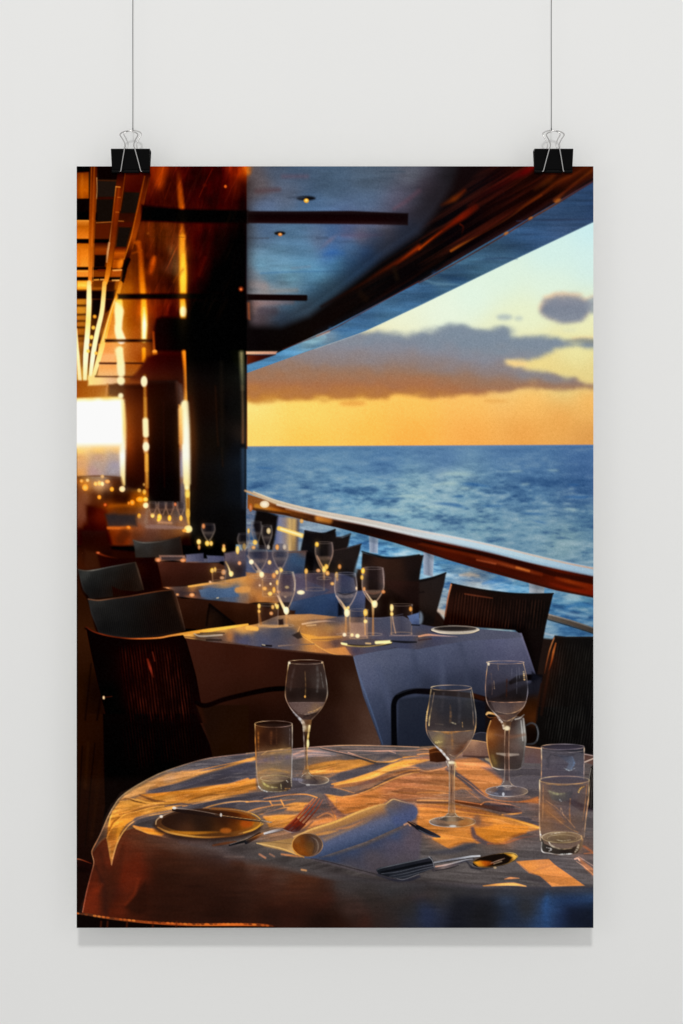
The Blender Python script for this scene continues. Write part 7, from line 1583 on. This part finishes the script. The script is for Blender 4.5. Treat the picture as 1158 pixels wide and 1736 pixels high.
    V('''
# back tumbler, right
P('D3', "800,640 1082,640 1078,860 1000,850 800,860", Mesh('D3', "830,700,4a4650 940,690,3e3b46 1050,700,4a4c5a 830,780,4c4858 940,770,48465a 1050,780,4c5064 850,830,54485a 1000,830,4c4656"), f=1.6, a=0.53)
E('D3', 940, 640, 140, 18, '3a3440', f=2, a=.8)
P('D3', "900,690 1000,700 1020,740 1000,790 960,790 980,750", Mesh('D3', "960,710,3c3e4c 1000,750,5a6c88 985,785,74869c"), f=4, a=0.50)
S('D3', "1005,710 1015,750 995,785", [8,12,10], '6a80a0', f=3, a=.8)
S('D3', "950,780 985,795 1020,780", [4,8,4], 'b8c4cc', f=2, a=.8)
P('D3', "830,720 860,690 850,780 835,770", '2e2c34', f=5, a=0.37)
S('D3', "860,690 940,705 1020,690", [4,6,4], '2a2830', f=3, a=.7)
E('D3', 940, 640, 140, 18, 'd8b8a0 8a7c88 6c6470 d0a078 f0c090 a09098 8a8490 c0a8a0', f=1.2, a=.95, ring=5)
S('D3', "805,665 940,680 1078,668", [4,6,4], '8a8088 7a7480 b09c94', f=1.6, a=.7)
S('D3', "801,648 802,740 800,850", [7,7,6], 'fff0d0 e0a878 d09c78', f=1.4, a=.95)
S('D3', "1081,648 1080,740 1078,850", [6,6,6], 'f0d0b0 c0a8a0 b8a09a', f=1.4, a=.95)
# front tumbler, right
P('D3', "787,860 1116,860 1110,980 1090,1120 1078,1240 1070,1330 1030,1345 900,1350 812,1325 792,1230 788,1000", Mesh('D3', "810,920,8a6048 900,900,4a424e 1000,900,4a4450 1090,900,7c5848 820,1000,8a5c40 900,960,5a5450 1000,960,4c4450 1070,1000,6c5048 830,1060,a06838 920,1050,5c4c50 1000,1040,54464c 1060,1100,6c5448 830,1150,94643c 920,1130,6c5048 1000,1140,7c5a48 1050,1180,6c544c 830,1210,7c5c44 930,1200,7c5c48 1040,1220,7a624c"), f=1.6, a=0.46)
P('D3', "840,920 920,945 1010,925 990,985 930,1000 870,985", Mesh('D3', "870,945,8a8468 930,950,6c6858 980,950,3c3c44 920,985,3a3c44 870,975,4a4a4c"), f=3, a=0.53)
S('D3', "850,930 900,948 950,945", [8,16,8], 'a8a078', f=2.5, a=.8)
S('D3', "920,985 930,995", 8, 'c8c8c8', f=2, a=.7)
P('D3', "790,1010 840,1010 900,1060 960,1130 930,1150 830,1080", 'a4683a', f=7, a=0.37)
S('D3', "830,990 900,1040 960,1100 1020,1170", [4,6,6,4], 'c88c5c', f=2.2, a=.8)
S('D3', "840,1060 900,1110 980,1170 1040,1200", [4,6,6,4], 'b8804c', f=2.2, a=.8)
S('D3', "925,1060 930,1040 945,1090", [3,5,3], 'e0b088', f=1.8, a=.8)
S('D3', "990,980 985,1060 990,1130", [6,8,6], 'c87c40', f=2.5, a=.7)
S('D3', "1040,935 1060,910 1080,900", [6,10,8], 'f0b048', f=2, a=.9)
S('D3', "1045,940 1050,925", 5, 'ffd880', f=1.6, a=.9)
S('D3', "1020,1000 1060,1020 1100,1030", [12,24,16], '3a2c30', f=5, a=.6)
E('D3', 952, 858, 162, 26, 'f0d0a0 c89c74 a88060 e0a860 ffe4a8 b08c7c a08880 e8c898', f=1.2, a=.95, ring=6)
E('D3', 952, 860, 148, 17, '463e48', f=3, a=.5)
S('D3', "830,884 950,890 1070,880", [4,5,4], 'd8984c', f=1.6, a=.7)
S('D3', "789,862 790,960 787,1060 790,1180 795,1250", [8,8,8,8,8], 'fff0c8 e8b888 e8c0a0 d8a878 f0d8b8', f=1.3, a=.95)
S('D3', "812,890 812,1000 808,1120", [5,7,5], 'c88c5c d09058 b07c50', f=2, a=.8)
S('D3', "1114,865 1108,980 1092,1110 1080,1230", [7,8,8,7], 'ffe0a8 e8b080 e0a878 d8b088', f=1.3, a=.95)
S('D3', "1098,890 1088,1000 1072,1120", [5,7,5], 'c08050 c88448 a87048', f=2, a=.8)
E('E3', 935, 500, 130, 38, Mesh('E3', "830,490,a88c6c 930,475,9c805c 1040,490,b89470 850,520,5a4838 930,520,54432f 1020,520,4a382c"), f=1.8, a=.85)
E('E3', 935, 498, 130, 36, 'e8d0a0 b09468 d8c090 e0c898 fff0d0 c8ac80 d0b488 f0d8b0', f=1.4, a=.85, ring=5)
E('E3', 935, 505, 96, 24, 'b89c70 8a7454 e0cca0 a08860', f=1.6, a=.7, ring=4)
P('E3', "800,500 820,540 900,570 980,575 1050,545 1072,500 1068,560 1035,602 960,612 880,606 812,590 800,560", Mesh('E3', "815,560,3c3834 850,560,241e1c 900,590,2c2622 960,590,1c1614 1010,575,2a201a 1050,560,8a6c50 870,545,54483c 980,560,302620"), f=1.8, a=.95)
S('E3', "793,462 797,490 803,500", [9,9,7], 'fff4e0 ffffff e8d0b0', f=1.6, a=.95)
S('E3', "803,530 806,590 860,603 930,612 1000,606", [6,7,6,7,6], 'e0d8d0 f0ece8 c8c0b8 f0f0ec d8d4d0', f=1.5, a=.95)
S('E3', "850,530 870,555 930,575 1000,570", [6,12,9,5], 'f0e8d8 e8d8b8 b89c78 8a7458', f=2, a=.85)
S('E3', "835,565 865,575 850,590", [6,12,5], 'e8e4e0', f=2, a=.85)
S('E3', "1045,545 1035,575 1018,600", [10,16,8], 'c8b090 e8d8c0 b09880', f=2, a=.85)
S('E3', "1062,490 1070,520", [12,12], 'd8a068', f=2.2, a=.8)
S('E3', "855,480 900,470 960,465", [3,6,3], 'fff0d8', f=1.6, a=.8)
S('E3', "900,515 940,522 990,515", [4,7,4], 'd8c8a8', f=1.8, a=.8)
S('E3', "930,608 990,606", [6,8], 'ffffff', f=1.8, a=.8)
''')
    GLASS.clear()
    # ---- cane rim of the chair in the very front
    P('O', "122,1548 145,1549 168,1553 205,1558 255,1563 318,1567 420,1567 455,1568 470,1571 470,1590 122,1590", '0b0504', f=2.2)
    S('O', "130,1548 150,1550 168,1553.5 205,1558.5 255,1563.5 318,1567 400,1567 450,1568 466,1571", [2.5, 3.5, 3.5, 4, 4, 4, 4.5, 4.5, 2], '3a2a20 6a3a22 7a3818 b8501c a8481a d06420 e87028 c85a20 3a140a', f=2)
    g = np.random.default_rng(5)
    for k in range(46):
        x = 132 + k * 7.3
        y = np.interp(x, [130, 168, 205, 255, 318, 420, 466], [1548, 1553.5, 1558.5, 1563, 1566.5, 1566.5, 1570])
        E('O', x, y - .4, 3.2, 1.6, ['8a3c18', 'c85c20', 'f08434', 'e87028', '5a2814'][int(g.integers(5))], f=1.8, a=.75, rot=8)
    for x in (172, 183, 216, 260, 300):
        S('O', "%d,1562 %d,1575" % (x, x - 1), 3, '5a200c', f=3, a=.6)


def art_finish():
    n = noise((PH, PW), 1.5, 1.5, 2, 101)
    lum = IMG.mean(2)
    amp = .015 * np.clip(lum / .35, .35, 1.0) * np.clip((1.02 - lum) / .3, .25, 1)
    IMG[:] = np.clip(IMG + (n * amp)[..., None], 0, 1)


# ---------------------------------------------------------------- the place
import bpy, bmesh, math
from mathutils import Vector

C = bpy.context.scene.collection
U = 0.6 / PW                                   # metres per picture unit: a 60 cm wide poster
CX, CY = 579.0, 868.0
WALL_Y = 0.034                                 # the poster hangs 34 mm clear of the wall
CAM_D = 2.2


def at(px, py, y=0.0):
    return Vector(((px - CX) * U, y, (CY - py) * U))


def node_mat(name, color, rough=.5, spec=.3, metal=0., bump=None):
    m = bpy.data.materials.new(name)
    m.use_nodes = True
    nt = m.node_tree
    b = nt.nodes['Principled BSDF']
    b.inputs['Base Color'].default_value = (*color, 1)
    b.inputs['Roughness'].default_value = rough
    b.inputs['Specular IOR Level'].default_value = spec
    b.inputs['Metallic'].default_value = metal
    if bump:
        scale, strength, dist, tint = bump
        tc = nt.nodes.new('ShaderNodeTexCoord')
        n = nt.nodes.new('ShaderNodeTexNoise')
        n.inputs['Scale'].default_value = scale
        n.inputs['Detail'].default_value = 6
        nt.links.new(tc.outputs['Object'], n.inputs['Vector'])
        bp = nt.nodes.new('ShaderNodeBump')
        bp.inputs['Strength'].default_value = strength
        bp.inputs['Distance'].default_value = dist
        nt.links.new(n.outputs['Fac'], bp.inputs['Height'])
        nt.links.new(bp.outputs['Normal'], b.inputs['Normal'])
        if tint:
            n2 = nt.nodes.new('ShaderNodeTexNoise')
            n2.inputs['Scale'].default_value = 2.3
            n2.inputs['Detail'].default_value = 4
            nt.links.new(tc.outputs['Object'], n2.inputs['Vector'])
            r = nt.nodes.new('ShaderNodeValToRGB')
            r.color_ramp.elements[0].position = .3
            r.color_ramp.elements[1].position = .7
            r.color_ramp.elements[0].color = (*[c * (1 - tint) for c in color], 1)
            r.color_ramp.elements[1].color = (*[min(1, c * (1 + tint)) for c in color], 1)
            nt.links.new(n2.outputs['Fac'], r.inputs['Fac'])
            nt.links.new(r.outputs['Color'], b.inputs['Base Color'])
    return m


def link(name, mesh, mats, parent=None):
    o = bpy.data.objects.new(name, mesh)
    for m in mats:
        mesh.materials.append(m)
    C.objects.link(o)
    if parent:
        o.parent = parent
    return o


def tag(o, label=None, cat=None, group=None, kind=None):
    for k, v in (('label', label), ('category', cat), ('group', group), ('kind', kind)):
        if v:
            o[k] = v
    return o


def tube(bm, path, r, seg=14, cap=True):
    """a round wire along a path, with parallel-transported rings"""
    path = [Vector(p) for p in path]
    t = (path[1] - path[0]).normalized()
    n = t.orthogonal().normalized()
    rings = []
    for i, p in enumerate(path):
        a = path[max(0, i - 1)]; b = path[min(len(path) - 1, i + 1)]
        t2 = (b - a).normalized()
        n = (n - t2 * n.dot(t2)).normalized()
        bn = t2.cross(n)
        rr = r[i] if isinstance(r, (list, tuple)) else r
        rings.append([bm.verts.new(p + (n * math.cos(k * 2 * math.pi / seg) + bn * math.sin(k * 2 * math.pi / seg)) * rr) for k in range(seg)])
    for A, B in zip(rings, rings[1:]):
        for k in range(seg):
            f = bm.faces.new((A[k], A[(k + 1) % seg], B[(k + 1) % seg], B[k]))
            f.smooth = True
    if cap:
        bm.faces.new(rings[0][::-1]); bm.faces.new(rings[-1])


def done(bm, name):
    bmesh.ops.recalc_face_normals(bm, faces=bm.faces)
    me = bpy.data.meshes.new(name)
    bm.to_mesh(me); bm.free()
    return me


# ---- materials
M_WALL = node_mat('wall_paint', (.80, .80, .79), .9, .1, 0, (420, .04, .0006, .004))
M_PAPER = node_mat('white_paper', (.82, .82, .80), .8, .1)
M_CLIP = node_mat('black_enamel', (.0015, .0015, .0016), .30, .06, 0)
M_STEEL = node_mat('nickel_wire', (.55, .54, .53), .25, .5, 1.0, (700, .05, .0002, 0))
M_THREAD = node_mat('dark_thread', (.055, .055, .058), .7, .2, 0, (1500, .3, .0002, 0))
M_PRINT = node_mat('printed_ink', (.5, .5, .5), .75, .0)
nt = M_PRINT.node_tree
ca = nt.nodes.new('ShaderNodeVertexColor')
ca.layer_name = 'ink'
nt.links.new(ca.outputs['Color'], nt.nodes['Principled BSDF'].inputs['Base Color'])

# ---- wall
bm = bmesh.new()
bmesh.ops.create_cube(bm, size=1)
for v in bm.verts:
    v.co = Vector((v.co.x * 5.0, v.co.y * .12 + .06 + WALL_Y, v.co.z * 4.0))
tag(link('wall', done(bm, 'wall'), [M_WALL]), kind='structure')

# ---- poster: one sheet of paper whose front vertices carry the printed colours
for f in (art_sky_sea, art_ceiling, art_interior, art_tables, art_near, art_finish):
    f()


def poster_mesh():
    nx, ny = PW, PH
    gx = ((np.linspace(PX, PX + PW, nx)) - CX) * U
    gz = (CY - np.linspace(PY, PY + PH, ny)) * U
    thick = .0003
    co = np.zeros((nx * ny + 8, 3), np.float32)
    co[:nx * ny, 0] = np.tile(gx, ny)
    co[:nx * ny, 2] = np.repeat(gz, nx)
    x0, x1, z0, z1 = gx[0], gx[-1], gz[0], gz[-1]
    co[nx * ny:] = [(x0, 0, z0), (x1, 0, z0), (x1, 0, z1), (x0, 0, z1),
                    (x0, thick, z0), (x1, thick, z0), (x1, thick, z1), (x0, thick, z1)]
    i = np.arange((ny - 1) * nx).reshape(ny - 1, nx)[:, :-1].ravel()
    q = np.stack([i, i + nx, i + nx + 1, i + 1], 1)
    b = nx * ny
    side = np.array([(4, 5, 6, 7), (0, 1, 5, 4), (1, 2, 6, 5), (2, 3, 7, 6), (3, 0, 4, 7)]) + b
    faces = np.vstack([q, side]).astype(np.int32)
    me = bpy.data.meshes.new('poster')
    me.vertices.add(len(co)); me.vertices.foreach_set('co', co.ravel())
    me.loops.add(faces.size); me.loops.foreach_set('vertex_index', faces.ravel())
    me.polygons.add(len(faces))
    me.polygons.foreach_set('loop_start', np.arange(0, faces.size, 4, dtype=np.int32))
    mi = np.zeros(len(faces), np.int32); mi[len(q):] = 1
    me.materials.append(M_PRINT); me.materials.append(M_PAPER)
    me.polygons.foreach_set('material_index', mi)
    me.update(calc_edges=True)
    s = np.clip(IMG, 0, 1)
    lin = np.where(s <= .04045, s / 12.92, ((s + .055) / 1.055) ** 2.4) * INK
    rgba = np.ones((len(co), 4), np.float32)
    rgba[:nx * ny, :3] = np.clip(lin.reshape(-1, 3), 0, 1)
    a = me.color_attributes.new('ink', 'FLOAT_COLOR', 'POINT')
    a.data.foreach_set('color', rgba.ravel())
    return me


INK = 1.07
poster = bpy.data.objects.new('poster', poster_mesh())
C.objects.link(poster)
tag(poster, 'unframed paper poster showing a sunset dinner on a ship deck, hung on two clips', 'poster')


# ---- binder clips
def clip_body(w):
    """sheet-steel wedge: flat spine on top, two plates closing on the paper, rolled lips"""
    bm = bmesh.new()
    h = 37 * U; d = .0092; th = .0006; r = .0022
    prof = [(-.0012, 0)]
    prof += [(-d + .0004, h - r)]
    for k in range(1, 7):
        a = math.pi - k * math.pi / 12
        prof.append((-d + r + r * math.cos(a) , h - r + r * math.sin(a)))
    prof += [(-y, z) for y, z in prof[::-1]]
    n = len(prof)
    nrm = []
    for i in range(n):
        a = prof[max(0, i - 1)]; b = prof[min(n - 1, i + 1)]
        t = Vector((b[0] - a[0], b[1] - a[1])).normalized()
        nrm.append((t.y, -t.x))
    rows = []
    # plates are slightly narrower at the lips than along the spine
    for sx in (-1, 1):
        outer, inner = [], []
        for (y, z), (ny_, nz_) in zip(prof, nrm):
            hw = w / 2 * (.985 + .015 * z / h)
            outer.append(bm.verts.new((sx * hw, y, z)))
            inner.append(bm.verts.new((sx * hw, y + ny_ * th, z + nz_ * th)))
        rows.append((outer, inner))
    (o0, i0), (o1, i1) = rows
    for k in range(n - 1):
        for A, B in ((o0, o1), (i0, i1)):
            f = bm.faces.new((A[k], A[k + 1], B[k + 1], B[k])); f.smooth = 1 < k < n - 3
        for A, B in ((o0, i0), (o1, i1)):
            bm.faces.new((A[k], A[k + 1], B[k + 1], B[k]))
    for k in (0, n - 1):
        bm.faces.new((o0[k], o1[k], i1[k], i0[k]))
    # rolled lips, left open where the wire handle plugs in
    gap = .0032; hx = 17 * U
    for sy in (-1, 1):
        for a, b in ((-w / 2 * .985, -hx - gap / 2), (-hx + gap / 2, hx - gap / 2), (hx + gap / 2, w / 2 * .985)):
            k = 6
            tube(bm, [(a + (b - a) * i / k, sy * .0022, -.0002) for i in range(k + 1)], .0019, 14)
    return done(bm, 'clip_body')


def handle_mesh(rise, reach, sy):
    """bent wire handle: both ends in the lip, waist, round eye on top"""
    top = [(-17, 0), (-16.2, .05), (-12, .34), (-8.6, .56), (-7.3, .64), (-7.9, .70), (-11, .80), (-14.6, .885), (-14.2, .93), (-9, .975), (0, 1.0)]
    pts = top + [(-x, z) for x, z in top[-2::-1]]
    P3 = []
    for x, z in pts:
        y = .0030 + reach * z
        P3.append(np.array((x * U, sy * y, rise * z)))
    P3 = np.array(P3)
    m = len(P3); q = np.vstack([2 * P3[0] - P3[1], P3, 2 * P3[-1] - P3[-2]])
    out = []
    for i in range(m - 1):
        a, b, c, d = q[i:i + 4]
        for k in range(6):
            u = k / 6
            out.append(.5 * (2 * b + (c - a) * u + (2 * a - 5 * b + 4 * c - d) * u * u + (3 * b - a - 3 * c + d) * u ** 3))
    out.append(P3[-1])
    bm = bmesh.new()
    foot = .0030
    path = [(out[0][0] - foot, sy * .0024, -.0001), (out[0][0] - foot * .4, sy * .0024, -.0001)] + [tuple(p) for p in out] + \
           [(out[-1][0] + foot * .4, sy * .0024, -.0001), (out[-1][0] + foot, sy * .0024, -.0001)]
    tube(bm, path, .00070, 12)
    return done(bm, 'handle')


CLIPS = [(222.3, 'black binder clip on the poster\'s top left corner, its steel handles upright', 0),
         (937.7, 'black binder clip on the poster\'s top right corner, beside the printed dark beam', 0)]
body_me = clip_body(65.5 * U)
front_me = handle_mesh(62 * U, .0215, -1)
back_me = handle_mesh(75.5 * U, .0150, 1)
for me in (body_me,):
    me.materials.append(M_CLIP)
for me in (front_me, back_me):
    me.materials.append(M_STEEL)
for px, label, _ in CLIPS:
    e = bpy.data.objects.new('binder_clip', None)
    e.location = at(px, 291.0)
    e.empty_display_size = .02
    C.objects.link(e)
    tag(e, label, 'binder clip', 'binder clips holding the poster')
    for nm, me in (('body', body_me), ('handle', front_me), ('handle', back_me)):
        o = bpy.data.objects.new(nm, me)
        C.objects.link(o); o.parent = e

# ---- threads, tied to the rear handles
for px, label in ((222.3, 'thin dark thread going straight up from the left binder clip'),
                  (937.7, 'thin dark thread going straight up from the right binder clip')):
    base = at(px, 291.0)
    y = .0030 + .0150
    zt = base.z + 75.5 * U
    bm = bmesh.new()
    r = .00040
    loop = [(base.x + .0002, y + .0012 * math.cos(a), zt + .0012 * math.sin(a)) for a in [math.pi / 2 + k * 2 * math.pi / 16 for k in range(17)]]
    tube(bm, loop, r * .8, 8)
    k = 40
    tube(bm, [(base.x + .00006 * math.sin(i * .7), y, zt + .0010 + i * (1.1 - zt) / k) for i in range(k + 1)], r, 10)
    bmesh.ops.create_uvsphere(bm, u_segments=10, v_segments=6, radius=.0008)
    for v in bm.verts[-(10 * 5 + 2):]:
        v.co += Vector((base.x, y, zt + .0016))
    me = done(bm, 'thread')
    tag(link('thread', me, [M_THREAD]), label, 'thread', 'threads the poster hangs from')

# ---- light: soft room light all round, one lamp above and in front, added side fills
w = bpy.data.worlds.new('World')
bpy.context.scene.world = w
w.use_nodes = True
bg = w.node_tree.nodes['Background']
bg.inputs['Color'].default_value = (1.0, 1.0, .995, 1)
bg.inputs['Strength'].default_value = .62


def lamp(name, where, aim, size, watts):
    L = bpy.data.lights.new(name, 'AREA')
    L.shape = 'DISK'
    L.size = size
    L.energy = watts
    L.color = (1, .995, .985)
    o = bpy.data.objects.new(name, L)
    C.objects.link(o)
    o.location = where
    o.rotation_euler = (Vector(aim) - Vector(where)).to_track_quat('-Z', 'Y').to_euler()


lamp('key_lamp', (0.0, -3.5, 2.55), (0, 0, -.1), .45, 60)
lamp('side_fill', (-.95, -1.3, .05), (0, 0, .05), .7, 1.1)  # weak fill pair added out of frame to brighten the wall at mid height
lamp('side_fill', (.95, -1.3, .05), (0, 0, .05), .7, 1.1)

# ---- camera and film
cam = bpy.data.cameras.new('camera')
cam.sensor_fit = 'VERTICAL'
cam.sensor_height = 36
cam.lens = 36 * CAM_D / (1736 * U)
cam.clip_start = .05
cam.clip_end = 50
co = bpy.data.objects.new('camera', cam)
C.objects.link(co)
co.location = (0, -CAM_D, 0)
co.rotation_euler = (math.pi / 2, 0, 0)
sc = bpy.context.scene
sc.camera = co
sc.render.engine = 'CYCLES'
sc.view_settings.view_transform = 'Standard'
sc.view_settings.look = 'None'
sc.view_settings.exposure = 0
sc.view_settings.gamma = 1
sc.view_settings.use_curve_mapping = False
sc.render.film_transparent = False
sc.cycles.use_denoising = True
sc.cycles.denoiser = 'OPENIMAGEDENOISE'
sc.cycles.denoising_input_passes = 'RGB_ALBEDO_NORMAL'
sc.cycles.denoising_prefilter = 'ACCURATE'
sc.cycles.max_bounces = 6
sc.render.filter_size = 1.2 if hasattr(sc.render, 'filter_size') else 1.5
